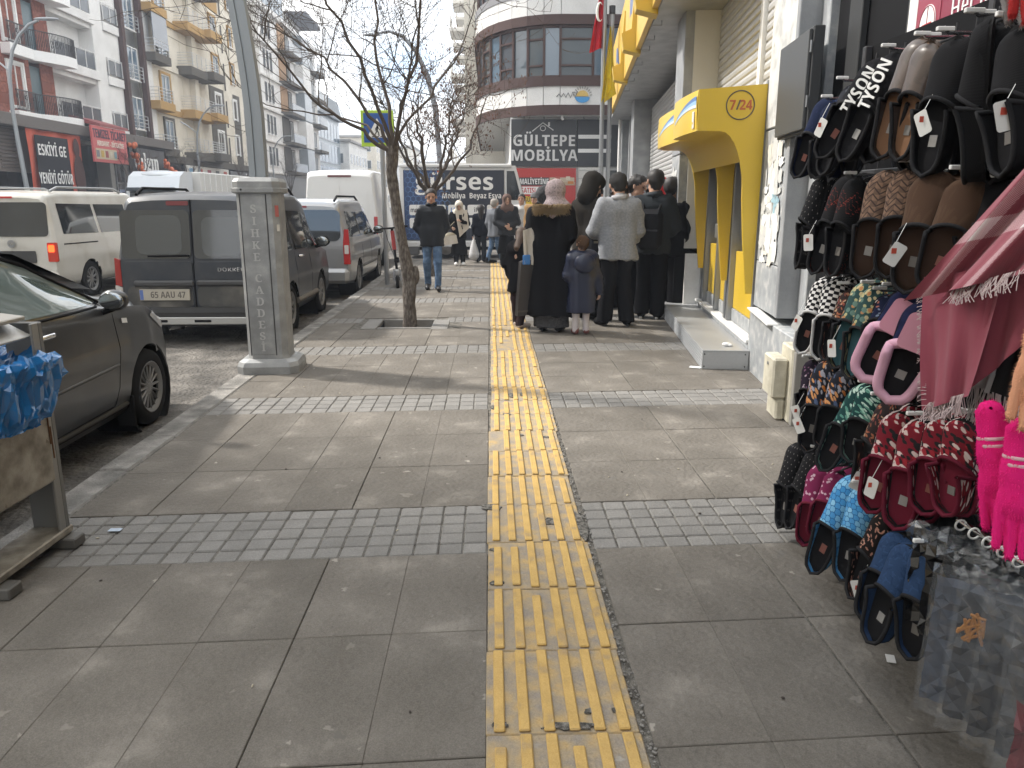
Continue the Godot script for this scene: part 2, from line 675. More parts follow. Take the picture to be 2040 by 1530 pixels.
# ---------------------------------------------------------------- ground
func sheet(x0: float, x1: float, z0: float, z1: float, y: float) -> MB:
	var m := MB.new()
	m.quad(V(x0, y, z0), V(x0, y, z1), V(x1, y, z1), V(x1, y, z0))
	return m

func build_ground() -> void:
	var g := setting("ground")
	part("surface", sheet(-700, 700, 700, -1400, -0.16), M.asphalt, g)
	var r := setting("road")
	part("carriageway", sheet(-18.5, -2.4, 60, -400, -0.12), M.asphalt, r)
	part("side_street", sheet(-2.4, 40, -21.35, -29.2, -0.124), M.asphalt, r)
	# opposite pavement with its kerb
	var o := setting("opposite_pavement")
	part("paving", sheet(-40, -18.5, 60, -400, 0.0), M.kerb, o)
	part("kerb", bx(V(-18.42, -0.06, -100), V(0.16, 0.12, 200), 0.01), M.kerb, o)
	var p := setting("far_pavement")
	part("paving", sheet(-2.3, 40, -29.3, -400, 0.0), M.kerb, p)
	part("kerb", bx(V(12, -0.065, -29.25), V(28.6, 0.13, 0.16), 0.01), M.kerb, p)
	part("kerb", bx(V(-2.35, -0.065, -75), V(0.16, 0.13, 91), 0.01), M.kerb, p)

# bands of small setts across the pavement: [near z, far z] at x = 0
const BANDS := [[3.33, 3.91], [5.87, 6.38], [8.19, 8.65], [10.38, 10.8], [12.42, 13.0], [14.34, 14.75], [16.2, 16.6], [18.0, 18.4]]

func skew_slab(w: float, d: float, h: float, bev: float) -> MB:
	var m := MB.new()
	m.box(V(w * 0.5, -h * 0.5, -d * 0.5), V(w, h, d), bev)
	for k in m.v.size():
		m.v[k].z -= m.v[k].x * SKEW
	return m

func build_pavement() -> void:
	var p := setting("pavement")
	for a in [[-2.3, 30, 4, -9.9], [-2.3, 30, -10.55, -21.4], [-2.3, -1.5, -9.9, -10.55], [-0.72, 30, -9.9, -10.55]]:
		part("bed", sheet(a[0], a[1], a[2], a[3], -0.009), M.joint, p)
	part("edge", bx(V(-2.36, -0.09, -8.7), V(0.1, 0.14, 25.4)), M.kerb, p)
	# rows of slabs between the bands
	var rows := []
	var z := -0.6
	var starts := [-0.6, -1.28, -1.97, -2.66]
	for q in 4:
		rows.append([-starts[q], (-starts[q + 1]) if q < 3 else 3.33])
	for b in BANDS.size():
		var z0: float = BANDS[b][1]
		var z1: float = BANDS[b + 1][0] if b + 1 < BANDS.size() else 21.3
		var k := int(round((z1 - z0) / 0.64))
		for q in k:
			rows.append([lerpf(z0, z1, float(q) / k), lerpf(z0, z1, float(q + 1) / k)])
	var meshes := {}
	var left := [-0.02, -0.385, -0.745, -1.10, -1.45, -1.80, -2.19]
	var right := [0.485, 0.845, 1.24, 1.63, 2.02, 2.41, 2.8, 3.19, 3.6, 4.0]
	for r in rows:
		var dp: float = r[1] - r[0] - 0.0045
		for side in 2:
			var cols: Array = left if side == 0 else right
			for q in cols.size() - 1:
				var xa: float = min(cols[q], cols[q + 1])
				var wd: float = absf(cols[q] - cols[q + 1]) - 0.0045
				if side == 1 and xa > 2.3 + (r[0] - 5.3) * 0.109 and r[0] < 21:
					continue
				if xa > -1.85 and xa < -0.5 and r[0] < 10.5 and r[1] > 9.95:
					continue
				var key := "%.2f %.2f" % [wd, dp]
				if not meshes.has(key):
					meshes[key] = skew_slab(wd, dp, 0.04, 0.003).mesh()
				var y := rng.randf_range(-0.002, 0.001)
				part("slab", meshes[key], M.paver[rng.randi() % 6], p, T(V(xa + 0.0022, y, -r[0] - 0.0022 - xa * SKEW)))
	# setts
	var sm := []
	for k in 3:
		sm.append(skew_slab(0.109 - k * 0.001, 0.107, 0.04, 0.006 + k * 0.001).mesh())
	var many := MB.new()
	var one := skew_slab(0.109, 0.1, 0.04, 0.006)
	var count := 0
	for b in BANDS.size():
		var z0: float = BANDS[b][0]
		var z1: float = BANDS[b][1]
		var nr := 5 if b == 0 else 4
		var st := (z1 - z0) / nr
		var smb := skew_slab(0.109, st - 0.009, 0.04, 0.006)
		var sme := smb.mesh()
		var xs := []
		for q in 19:
			xs.append(-0.02 - 0.1145 * (q + 1))
		for q in 34:
			var xx: float = 0.487 + 0.1165 * q
			if xx < 2.3 + (z0 - 5.3) * 0.109:
				xs.append(xx)
		for q in nr:
			for x in xs:
				var zz: float = -(z0 + q * st) - 0.004 - x * SKEW
				if b == 3 and x > -1.75 and x < -0.62:
					continue
				if count < 300 and not (b == 0 and x > 2.3):
					part("sett", sme, M.sett[rng.randi() % 5], p, T(V(x, rng.randf_range(-0.004, 0.0), zz)))
					count += 1
				else:
					many.add(smb, T(V(x, rng.randf_range(-0.004, 0.0), zz)))
	var rest := part("small_setts", many, M.sett[1], p)
	rest.set_meta("kind", "stuff")
	# tactile strip
	var tiles := 45
	var base := MB.new().box(V(0.24, -0.02, -0.2265), V(0.478, 0.04, 0.451), 0.004).mesh()
	var rib := MB.new().box(V(0, 0.005, 0), V(0.036, 0.011, 0.438), 0.004).mesh()
	var rib_short := MB.new().box(V(0, 0.005, 0), V(0.036, 0.011, 0.365), 0.004).mesh()
	var far_ribs := MB.new()
	var ribmb := MB.new().box(V(0, 0.005, 0), V(0.036, 0.011, 0.438), 0.004)
	z = -0.69
	for k in tiles:
		var len := 0.457 if z > -5.2 else 0.43
		var px := -0.022 + sin(k * 1.7) * 0.004 + (0.02 if z < -5.0 else 0.0)
		var t := part("tactile_paver", base, M.tactile, p, Transform3D(Basis.from_scale(V(1, 1, len / 0.457)), V(px, rng.randf_range(0.0, 0.004), z)))
		for q in 6:
			var short := rng.randf() < 0.14
			var x := 0.045 + q * 0.078
			if k < 26:
				if rng.randf() < 0.03:
					continue
				part("rib", rib_short if short else rib, M.rib, t, T(V(x, 0, -0.2265 + (0.02 if short else 0.0))))
			else:
				far_ribs.add(ribmb, T(V(px + x, 0.001, z - 0.22)))
		z -= len
	var fr := part("distant_ribs", far_ribs, M.rib, p)
	fr.set_meta("kind", "stuff")
	# grit filled gap along the strip's right edge and broken corners
	var r2 := RandomNumberGenerator.new()
	r2.seed = 4
	var grit := MB.new()
	for k in 500:
		var zz := -0.8 - r2.randf() * 5.6
		var s := r2.randf_range(0.002, 0.006)
		grit.blob(V(0.468 + r2.randf_range(-0.012, 0.018), 0.0, zz), V(s * 1.3, s * 0.7, s), 5)
	var gr := part("grit", grit, M.kerb, p)
	gr.set_meta("kind", "stuff")
	for a in [[-0.0, -3.86, .06, .05], [0.44, -3.6, .035, .17], [0.30, -3.66, .06, .045], [0.24, -2.09, .09, .02], [0.02, -3.02, .035, .02], [0.17, -6.28, .03, .08], [0.27, -6.3, .03, .06], [0.36, -6.2, .03, .04], [0.02, -5.9, .03, .05], [0.12, -5.7, .03, .04], [0.02, -3.34, .03, .02], [0.2, -5.15, .03, .025], [0.38, -5.1, .03, .02], [0.31, -2.16, .02, .015], [0.40, -2.16, .02, .015], [0.02, -2.10, .03, .012]]:
		var poly := PackedVector2Array()
		for q in 14:
			var t := TAU * q / 14.0
			var rr := r2.randf_range(0.65, 1.15)
			poly.append(Vector2(cos(t) * a[2] * rr, sin(t) * a[3] * rr))
		part("chipped_patch", MB.new().prism(poly, 0.0, 0.0055, Transform3D(Basis(Vector3.RIGHT, -PI / 2), Vector3.ZERO)), M.broken, p, T(V(a[0] + 0.0, 0.003, a[1])))
	# kerb stones
	var ks := bx(V(0, -0.07, -0.345), V(0.19, 0.15, 0.683), 0.012).mesh()
	var zz := 1.0
	for k in 32:
		part("kerb_stone", ks, M.kerb, p, Transform3D(Basis(Vector3.UP, rng.randf_range(-.012, .012)), V(-2.30 + rng.randf_range(-.01, .01), rng.randf_range(-.008, .002), zz)))
		zz -= 0.69
	# tree pit
	var pit := bx(V(0, 0, 0), V(0.01, 0.01, 0.01))
	part("pit_soil", sheet(-1.5, -0.72, -9.9, -10.55, -0.11), M.soil, p)
	for a in [[V(-1.57, -0.03, -10.2), V(.2, .06, .8)], [V(-0.66, -0.03, -10.15), V(.22, .06, .8)], [V(-1.1, -0.06, -9.87), V(.72, .12, .06)], [V(-1.1, -0.06, -10.58), V(.72, .12, .06)]]:
		part("pit_edging", bx(a[0] + V(0, 0.003, 0), a[1], 0.008), M.sett[2], p)

# ---------------------------------------------------------------- bank, cash machines, shop front on the right
const FA := Vector3(2.30, 0, -5.32)
const FANG := 1.4626  # 90 - 6.2 degrees

# a thing on the facade: local x runs away along the wall, local -z points to the street
func on_wall(called: String, label: String, category: String, s := 0.0, y := 0.0, n := 0.0, group := "") -> Node3D:
	return thing(called, label, category, wall_at(s, y, n), FANG, group)

func wall_at(s: float, y: float, n: float) -> Vector3:
	return FA + Basis(Vector3.UP, FANG) * V(s, y, -n)

# box by ranges s, y, n
func wb(s0: float, s1: float, y0: float, y1: float, n0: float, n1: float, b := 0.004) -> MB:
	return bx(V((s0 + s1) * .5, (y0 + y1) * .5, -(n0 + n1) * .5), V(absf(s1 - s0), absf(y1 - y0), absf(n1 - n0)), b)

func out_text(s: float, y: float, n: float) -> Transform3D:
	return Transform3D(Basis(Vector3.UP, PI), V(s, y, -n))

func shutter(b: Node3D, s0: float, s1: float, y0: float, y1: float, n: float) -> void:
	var sl := 0.088
	var poly := PackedVector2Array([Vector2(0, 0), Vector2(0.018, 0.012), Vector2(0.022, 0.045), Vector2(0.012, 0.078), Vector2(0, 0.084)])
	var m := MB.new().prism(poly, 0, s1 - s0, Transform3D(Basis(V(0, 0, -1), V(0, 1, 0), V(1, 0, 0)), Vector3.ZERO)).mesh()
	var y := y0
	while y < y1:
		part("shutter_slat", m, M.shutter, b, T(V(s0, y, -n)))
		y += sl

func build_bank() -> void:
	var b := on_wall("bank_building", "grey bank front with roller shutters and yellow overhanging fascia", "building")
	part("wall", wb(1.25, 24, -0.2, 17, -8.0, -0.32, 0.01), M.grey_panel, b)
	# pillar with torn bills
	var paper_stops := [[0.28, Color(.24, .25, .255)], [0.4, Color(.36, .365, .36)], [0.45, Color(.66, .655, .63)], [0.62, Color(.72, .72, .70)], [0.68, Color(.42, .45, .46)], [0.8, Color(.6, .6, .57)]]
	var t_paper := img_tex(noise_img(512, 0.018, paper_stops, 81, 5, 0.07, [[40, 4, 22, Color(.7, .7, .68)], [18, 4, 14, Color(.25, .42, .52)], [60, 1, 6, Color(.22, .22, .22)]]))
	M.paper = tri_mat(t_paper, 1.1, 0.85)
	M.pillar_low = tri_mat(img_tex(noise_img(512, 0.012, [[0.2, Color(.26, .275, .29)], [0.6, Color(.33, .345, .355)], [0.8, Color(.45, .45, .44)]], 82, 5, 0.06, [[50, 1, 8, Color(.5, .5, .48)]])), 0.9, 0.6)
	M.pillar_high = tri_mat(img_tex(noise_img(512, 0.01, [[0.25, Color(.40, .405, .40)], [0.5, Color(.55, .55, .54)], [0.8, Color(.62, .62, .60)]], 83, 5, 0.04, [[14, 3, 14, Color(.28, .27, .25)], [30, 1, 5, Color(.3, .3, .3)]])), 0.6, 0.7)
	part("pillar_panel", wb(1.22, 2.02, 2.22, 6.5, -0.3, 0.0, 0.006), M.pillar_high, b)
	part("pillar_panel", wb(1.22, 2.02, 1.05, 2.205, -0.3, -0.006, 0.006), M.pillar_low, b)
	torn_bills(b, 1.26, 1.98, 1.0, 2.15, 0.0, 60, 3)
	part("pillar_panel", wb(1.22, 2.02, 0.62, 1.043, -0.3, -0.004, 0.006), M.pillar_low, b)
	part("pillar_panel", wb(0.5, 2.02, -0.02, 0.56, -0.32, 0.02, 0.008), M.pillar_low, b)
	part("pillar_trim", wb(1.13, 1.215, 0.62, 6.5, -0.3, 0.004, 0.006), M.grey_panel, b)
	part("bent_flashing", MB.new().box(V(1.55, .58, -.02), V(.8, .012, .1), 0, Basis(V(0, 0, 1), 0.05)), M.frame_white, b)
	# grey return between the pillar and the shop
	part("return_panel", wb(0.80, 1.12, -0.02, 6.5, -0.34, -0.16, 0.006), M.grey_panel, b)
	part("return_post", wb(0.70, 0.79, -0.02, 6.5, -0.34, -0.10, 0.006), M.pillar_low, b)
	# second pillar, standing out
	part("pillar_panel", wb(5.42, 6.25, 2.2, 6.5, -0.3, 0.34, 0.008), M.grey_panel, b)
	part("pillar_panel", wb(5.44, 6.25, 0.95, 2.19, -0.3, 0.335, 0.006), M.pillar_low, b)
	torn_bills(b, 5.5, 6.2, 1.1, 2.15, 0.34, 24, 5)
	part("pillar_panel", wb(5.44, 6.25, -0.02, 0.92, -0.3, 0.335, 0.006), M.black, b)
	part("pillar_cover", wb(5.40, 5.425, 0.95, 6.3, -0.2, 0.22, 0.002), M.offwhite, b)
	part("pillar_cover", wb(5.36, 5.41, -0.02, 0.88, -0.2, 0.2, 0.002), M.wall_white, b)
	part("pillar_panel", wb(14.5, 15.5, -0.02, 6.5, -0.3, 0.34, 0.008), M.grey_panel, b)
	part("pillar_panel", wb(19.6, 20.8, -0.02, 6.5, -0.3, 0.34, 0.008), M.grey_panel, b)
	part("pillar_trim", wb(18.2, 18.45, -0.02, 5.5, -0.3, 0.2, 0.006), M.grey_panel, b)
	part("downpipe", MB.new().tube([V(19.3, 5, -.42), V(19.3, 1.2, -.42), V(19.3, .9, -.5)], .05, 8), M.wall_white, b)
	# shutters
	shutter(b, 2.05, 2.72, 2.65, 6.0, -0.12)
	shutter(b, 2.86, 5.38, 2.65, 6.0, -0.12)
	part("shutter_guide", wb(2.73, 2.85, 2.6, 6.2, -0.2, -0.06, 0.004), M.frame_white, b)
	shutter(b, 6.3, 14.45, 0.25, 3.75, -0.1)
	shutter(b, 15.55, 18.1, 0.25, 3.75, -0.1)
	# fascia
	part("soffit", wb(3.0, 21, 3.97, 4.06, -0.3, 0.70, 0.004), M.grey_panel, b)
	part("upper_wall", wb(6.26, 21, 4.07, 8.5, -0.31, 0.1, 0.01), M.grey_panel, b)
	var fy := mat(.62, .40, .075, .45)
	for k in 6:
		var s0 := 3.0 + k * 2.5
		var pan := part("fascia_panel", wb(s0, s0 + 2.492, 4.0, 5.6, 0.70, 0.78, 0.006), fy, b)
		if k % 2 == 0:
			var sw := PackedVector2Array()
			for q in 13:
				sw.append(Vector2(0.3 + q * 0.15, 0.35 + sin(q / 12.0 * PI * 0.55) * 0.75))
			for q in 13:
				var qq := 12 - q
				sw.append(Vector2(0.3 + qq * 0.15, 0.22 + sin(qq / 12.0 * PI * 0.55) * 0.55))
			part("swoosh", MB.new().prism(sw, -0.784, -0.781, T(V(s0, 4.1, 0))), mat(.1, .16, .34, .4), pan)
	for s0 in [5.4, 8.2, 11.5]:
		var pl := PackedVector2Array([Vector2(.70, 3.93), Vector2(.98, 4.0), Vector2(1.02, 4.25), Vector2(.86, 4.32), Vector2(.80, 5.3), Vector2(.70, 5.35)])
		part("fascia_bracket", MB.new().prism(pl, 0, 0.30, Transform3D(Basis(V(0, 0, -1), V(0, 1, 0), V(1, 0, 0)), V(s0, 0, 0))), M.yellow_sign, b)
	for s0 in [4.2, 5.9, 6.9, 7.7, 9.1, 10.0, 11.0, 12.4]:
		part("fixing_bolt", MB.new().tube([V(s0, 3.96, -.6), V(s0, 3.9, -.6), V(s0, 3.9, -.72)], .008, 5), M.steel, b)
	# doorway with cash machines
	part("plinth", wb(2.03, 5.35, -0.02, 0.235, -0.3, 0.02, 0.004), M.pillar_low, b)
	for k in 3:
		part("sill", wb(2.03 + k * 1.1, 3.12 + k * 1.1, 0.24, 0.275, -0.28, 0.045, 0.006), M.wall_white, b)
	part("recess", wb(2.04, 5.36, 0.28, 2.66, -0.318, -0.27, 0.002), M.black, b)
	for s0 in [2.05, 3.28, 3.44, 4.1, 4.98, 5.24]:
		part("door_frame", wb(s0, s0 + 0.075, 0.28, 2.66, -0.25, 0.0, 0.005), M.steel, b)
	for a in [[2.14, 3.26], [3.54, 4.08], [4.2, 4.96]]:
		part("kick_panel", wb(a[0], a[1], 0.28, 0.42, -0.2, -0.05, 0.003), M.pillar_low, b)
		part("yellow_panel", wb(a[0], a[1], 0.425, 1.05, -0.2, -0.06, 0.004), M.yellow_sign, b)
		var sc := part("machine_front", wb(a[0], a[1], 1.055, 2.5, -0.24, -0.16, 0.004), mat(.1, .105, .11, .4), b)
		part("machine_screen", wb(a[0] + .12, a[1] - .12, 1.35, 1.75, -0.16, -0.152, 0.003), M.dark_glass, sc)
		part("machine_label", wb(a[0] + .1, a[1] - .1, 1.85, 2.0, -0.16, -0.154, 0.002), mat(.06, .13, .4, .4), sc)
		part("machine_tray", wb(a[0] + .15, a[1] - .15, 1.12, 1.3, -0.16, -0.08, 0.01), M.steel, sc)
	# step of chequer plate
	var st := on_wall("metal_step", "low metal step with chequered plate sides below the cash machines", "step")
	part("tread", wb(1.92, 5.75, 0.175, 0.19, 0.025, 0.47, 0.003), M.diamond, st)
	part("front_plate", wb(1.92, 5.75, 0.0, 0.174, 0.455, 0.467, 0.002), M.diamond, st)
	part("end_plate", wb(1.925, 1.937, 0.0, 0.174, 0.025, 0.454, 0.002), M.diamond, st)
	var lug := MB.new()
	var q := 0
	for sx in 150:
		for yy in 6:
			var t := 0.7 if (sx + yy) % 2 == 0 else -0.7
			lug.box(V(1.94 + sx * 0.0253, 0.016 + yy * 0.028, -0.468), V(0.024, 0.006, 0.004), 0, Basis(V(0, 0, 1), t))
	for sx in 17:
		for yy in 6:
			var t := 0.7 if (sx + yy) % 2 == 0 else -0.7
			lug.box(V(1.924, 0.016 + yy * 0.028, -0.04 - sx * 0.0253), V(0.004, 0.006, 0.024), 0, Basis(V(1, 0, 0), t))
	var lg := part("raised_lugs", lug, M.diamond, st)
	lg.set_meta("kind", "stuff")
	for y in [0.03, 0.15]:
		for zz in [-0.445, -0.06]:
			part("rivet", MB.new().blob(V(1.922, y, zz), V(.005, .007, .007), 6), M.black, st)
	# canopy
	build_canopy()
	build_shop()

func torn_bills(b: Node3D, s0: float, s1: float, y0: float, y1: float, n: float, count: int, sd: int) -> void:
	var r := RandomNumberGenerator.new()
	r.seed = sd
	var cols := [mat(.62, .62, .60, .85), mat(.70, .70, .685, .85), mat(.52, .52, .50, .85), mat(.60, .58, .52, .85), mat(.30, .44, .50, .85), mat(.42, .42, .42, .85)]
	for k in count:
		var p := PackedVector2Array()
		var w := r.randf_range(.03, .13)
		var h := r.randf_range(.03, .17)
		var m := 15
		for q in m:
			var t := TAU * q / m
			var e := 1.0 / maxf(absf(cos(t)), absf(sin(t)))
			e = lerpf(1.0, e, .7) * r.randf_range(.62, 1.1)
			p.append(Vector2(cos(t) * w * e, sin(t) * h * e))
		var z := -n - .0008 * (k % 9) - .0012
		part("torn_bill", MB.new().prism(p, -.0006, .0, T(V(r.randf_range(s0 + w, s1 - w), r.randf_range(y0 + h, y1 - h * .6), z))), cols[r.randi() % (4 if k % 4 else 6)], b)

func canopy_side() -> PackedVector2Array:
	var p := PackedVector2Array([Vector2(0.0, 2.62), Vector2(0.61, 2.58), Vector2(0.61, 2.22), Vector2(0.40, 2.215)])
	for k in range(1, 9):
		var t := k / 8.0 * PI * 0.5
		p.append(Vector2(0.40 - sin(t) * 0.235, 2.215 - (1.0 - cos(t)) * 0.62))
	p.append(Vector2(0.135, 1.25))
	p.append(Vector2(0.10, 0.95))
	p.append(Vector2(0.075, 0.72))
	p.append(Vector2(0.012, 0.72))
	return p

func build_canopy() -> void:
	var c := on_wall("cash_machine_canopy", "yellow curved canopy marked 7/24 over the cash machines", "canopy")
	var side := canopy_side()
	var X := Basis(V(0, 0, -1), V(0, 1, 0), V(1, 0, 0))
	var np := part("side_panel", MB.new().prism(side, 0, 0.03, Transform3D(X, V(2.05, 0, 0))), M.yellow_sign, c)
	for a in [[3.33, 0.0], [4.99, 0.0]]:
		part("side_panel", MB.new().prism(side, 0, 0.03, Transform3D(X, V(a[0], 0, 0))), M.yellow_sign, c)
	for a in [[2.08, 3.33], [3.36, 4.99]]:
		# curved fascia: bulges and turns back at the far end
		var g := []
		var g2 := []
		var under := []
		var n := 18
		for k in n + 1:
			var t := float(k) / n
			var s := lerpf(a[0], a[1], t)
			var nn := 0.612 + 0.085 * sin(t * PI * 0.62) - 0.55 * pow(maxf(0.0, t - 0.86) / 0.14, 2.2) * 0.35
			g.append([V(s, 2.58, -nn), V(s, 2.46, -nn - .006), V(s, 2.34, -nn - .006), V(s, 2.22, -nn)])
			g2.append([V(s, 2.62, 0), V(s, 2.58, -nn)])
			var row := [V(s, 2.22, -nn)]
			for q in range(3, side.size() - 1):
				row.append(V(s, side[q].y, -side[q].x))
			under.append(row.slice(0, 7))
		var f := part("front_fascia", MB.new().grid(g), mat(.68, .47, .05, .35), c)
		part("top_sheet", MB.new().grid(g2), M.yellow_sign, c)
		part("curved_soffit", MB.new().grid(under), M.yellow_sign, c)
		var bw: float = a[1] - a[0]
		for bd in [[0.0, 0.045, Color(.10, .20, .42)], [0.045, 0.085, Color(.30, .48, .68)], [0.085, 0.12, Color(.62, .70, .74)]]:
			var gg := []
			for k in 15:
				var t := 0.02 + k / 14.0 * 0.72
				var s: float = lerpf(a[0], a[1], t)
				var nn := 0.612 + 0.085 * sin(t * PI * 0.62) + 0.010
				var yc := 2.53 - pow(t / 0.74, 1.7) * 0.17
				var th := 1.0 - 0.85 * t / 0.74
				gg.append([V(s, yc - bd[0] * th * 0.9, -nn), V(s, yc - bd[1] * th * 0.9, -nn)])
			var cc: Color = bd[2]
			part("painted_swoosh", MB.new().grid(gg), mat(cc.r, cc.g, cc.b, .4), f)
		part("painted_emblem", wb(a[0] + .06, a[0] + .09, 2.25, 2.40, 0.632, 0.636, 0), M.white, f)
		part("painted_emblem", wb(a[0] + .1, a[0] + .15, 2.31, 2.40, 0.634, 0.638, 0), M.white, f)
		part("painted_emblem", wb(a[0] + .1, a[0] + .14, 2.25, 2.29, 0.634, 0.638, 0), M.white, f)
	# 7/24 roundel on the near panel
	var ring := MB.new()
	var pts := []
	for k in 41:
		var t := TAU * k / 40.0
		pts.append(V(2.047, 2.44 + sin(t) * 0.125, -0.235 + cos(t) * 0.125))
	ring.tube(pts, 0.0055, 5, false)
	part("roundel", ring, mat(.09, .08, .07, .5), np)
	var faceX := Basis(V(0, 0, 1), V(0, 1, 0), V(-1, 0, 0))
	for a in [["7", -0.305, .0], ["/", -0.252, .1], ["24", -0.185, .0]]:
		text("painted_number", a[0], 0.085, mat(.42, .09, .03, .5) if a[2] == 0.0 else mat(.08, .07, .06, .5), np, Transform3D(faceX, V(2.048, 2.44, a[1])), "Droid Sans", 700, 0.9, 0.004)

func build_shop() -> void:
	var b := on_wall("shop_building", "black painted shop front behind the slipper rack", "shop")
	part("wall", wb(-8, 0.69, -0.02, 6, -0.5, -0.16, 0.005), M.black, b)
	part("upper_wall", wb(-45, 1.24, 6.01, 17, -8, -0.3, 0.01), M.wall_cream, b)
	part("side_wall", wb(-45, -8.01, -0.02, 6, -8, -0.2, 0.01), M.grey_panel, b)
	part("side_post", wb(0.05, 0.30, -0.02, 6, -0.155, -0.11, 0.005), mat(.014, .015, .016, .6), b)
	for k in 5:
		part("cladding_joint", wb(-0.62 - k * 0.8, -0.6 - k * 0.8, 0, 6, -0.158, -0.15, 0.002), mat(.03, .03, .03, .4), b)
	part("base_course", wb(-0.2, 0.45, -0.02, 0.42, -0.155, -0.02, 0.006), M.pillar_low, b)
	var scrap := PackedVector2Array()
	var r := RandomNumberGenerator.new()
	r.seed = 3
	for k in 24:
		var t := TAU * k / 24.0
		scrap.append(Vector2(cos(t) * 0.10 * r.randf_range(.6, 1.2), sin(t) * 0.15 * r.randf_range(.6, 1.2)))
	part("torn_bill", MB.new().prism(scrap, -0.003, 0.003, T(V(-0.3, 2.35, 0.155))), M.paper, b)
	part("torn_bill", MB.new().prism(scrap, -0.003, 0.003, Transform3D(Basis.from_scale(V(.6, .45, 1)), V(-0.12, 2.16, 0.155))), M.paper, b)
	# dark metal cabinet
	var d := on_wall("wall_cabinet", "dark grey flat metal cabinet fixed high on the pillar", "cabinet")
	part("door", wb(0.52, 1.32, 2.10, 2.78, 0.06, 0.085, 0.004), mat(.075, .078, .08, .45, .3), d)
	part("body", wb(0.50, 1.34, 2.08, 2.80, -0.02, 0.058, 0.006), mat(.05, .052, .055, .5, .3), d)
	for y in [2.25, 2.62]:
		part("hinge", MB.new().tube([V(.5, y, -.07), V(.5, y + .08, -.07)], .009, 6), M.steel, d)
	# cream electricity box
	var e := on_wall("electricity_box", "cream plastic electricity meter box at the foot of the pillar", "electricity box")
	var cr := tri_mat(img_tex(noise_img(256, 0.02, [[0.2, Color(.46, .43, .34)], [0.8, Color(.58, .55, .45)]], 91, 4, 0.05, [[20, 1, 4, Color(.3, .27, .2)]])), 1.5, 0.6)
	part("back_box", wb(0.06, 0.36, 0.0, 0.56, 0.0, 0.14, 0.012), cr, e)
	part("front_cover", wb(0.13, 0.42, 0.17, 0.47, 0.141, 0.25, 0.014), cr, e)
	part("lower_box", wb(0.14, 0.40, 0.0, 0.165, 0.141, 0.21, 0.015), cr, e)
	part("side_panel", wb(0.0, 0.058, 0.0, 0.54, -0.02, 0.13, 0.004), mat(.28, .27, .25, .7), e)
	part("lock", MB.new().tube([V(.28, .41, -.24), V(.28, .41, -.258)], .012, 8), M.steel, e)
	# red sign
	var g := on_wall("shop_sign", "burgundy shop sign with white globe emblem and script lettering", "sign", -1.33, 2.19, 0.1)
	var burg := mat(.22, .022, .05, .45)
	part("board", wb(-2.2, -0.10, 0.0, 0.36, -0.02, 0.02, 0.004), burg, g)
	part("white_end", wb(-0.098, 0.0, 0.0, 0.36, -0.02, 0.02, 0.004), M.white, g)
	part("lower_strip", wb(-2.2, -0.6, 0.01, 0.09, 0.0205, 0.024, 0.001), M.white, g)
	part("emblem_frame", wb(-0.36, -0.12, 0.06, 0.32, 0.0205, 0.023, 0.001), mat(.27, .04, .07, .45), g)
	part("emblem", MB.new().tube([V(-.24, .19, -.0235), V(-.24, .19, -.0265)], .085, 24), M.white, g)
	for k in 3:
		var pts := []
		for q in 17:
			var t := PI * q / 16.0 - PI / 2
			pts.append(V(-.24 + cos(t) * .08 * (k - 1), .19 + sin(t) * .08, -.027))
		part("emblem_line", MB.new().tube(pts, .0025, 4), burg, g)
	part("emblem_mark", wb(-.29, -.19, .165, .195, .027, .029, 0), M.red, g)
	text("lettering", "Her adı", 0.10, M.white, g, out_text(-0.68, 0.2, 0.0215), "Droid Serif", 400, 0.9, 0.004)

# ---------------------------------------------------------------- corner building with the furniture shop
func corner_outline(out: float) -> Array:
	# plan of the upper storeys as (x, z): along the avenue, round the corner, along the side street
	var p := []
	p.append(Vector2(-0.55 - out, -52))
	for k in 9:
		var t := k / 8.0 * PI * 0.5
		p.append(Vector2(2.6 - (3.15 + out) * cos(t), -35.0 + (5.0 + out) * sin(t)))
	p.append(Vector2(5.0, -30.0 + out))
	p.append(Vector2(9.5, -30.0 + out))
	return p

func ring_band(parent: Node3D, called: String, out: float, y0: float, y1: float, mt: Material, gap := 0.0, thick := 0.25) -> void:
	var o := corner_outline(out)
	var q := corner_outline(out - thick)
	for k in o.size() - 1:
		var a: Vector2 = o[k]
		var b: Vector2 = o[k + 1]
		var d := (b - a).normalized() * gap
		var m := MB.new()
		var poly := PackedVector2Array([a + d, b - d, q[k + 1] - d, q[k] + d])
		m.prism(poly, -y1, -y0, Transform3D(Basis(V(1, 0, 0), V(0, 0, 1), V(0, -1, 0)), Vector3.ZERO))
		part(called, m, mt, parent)

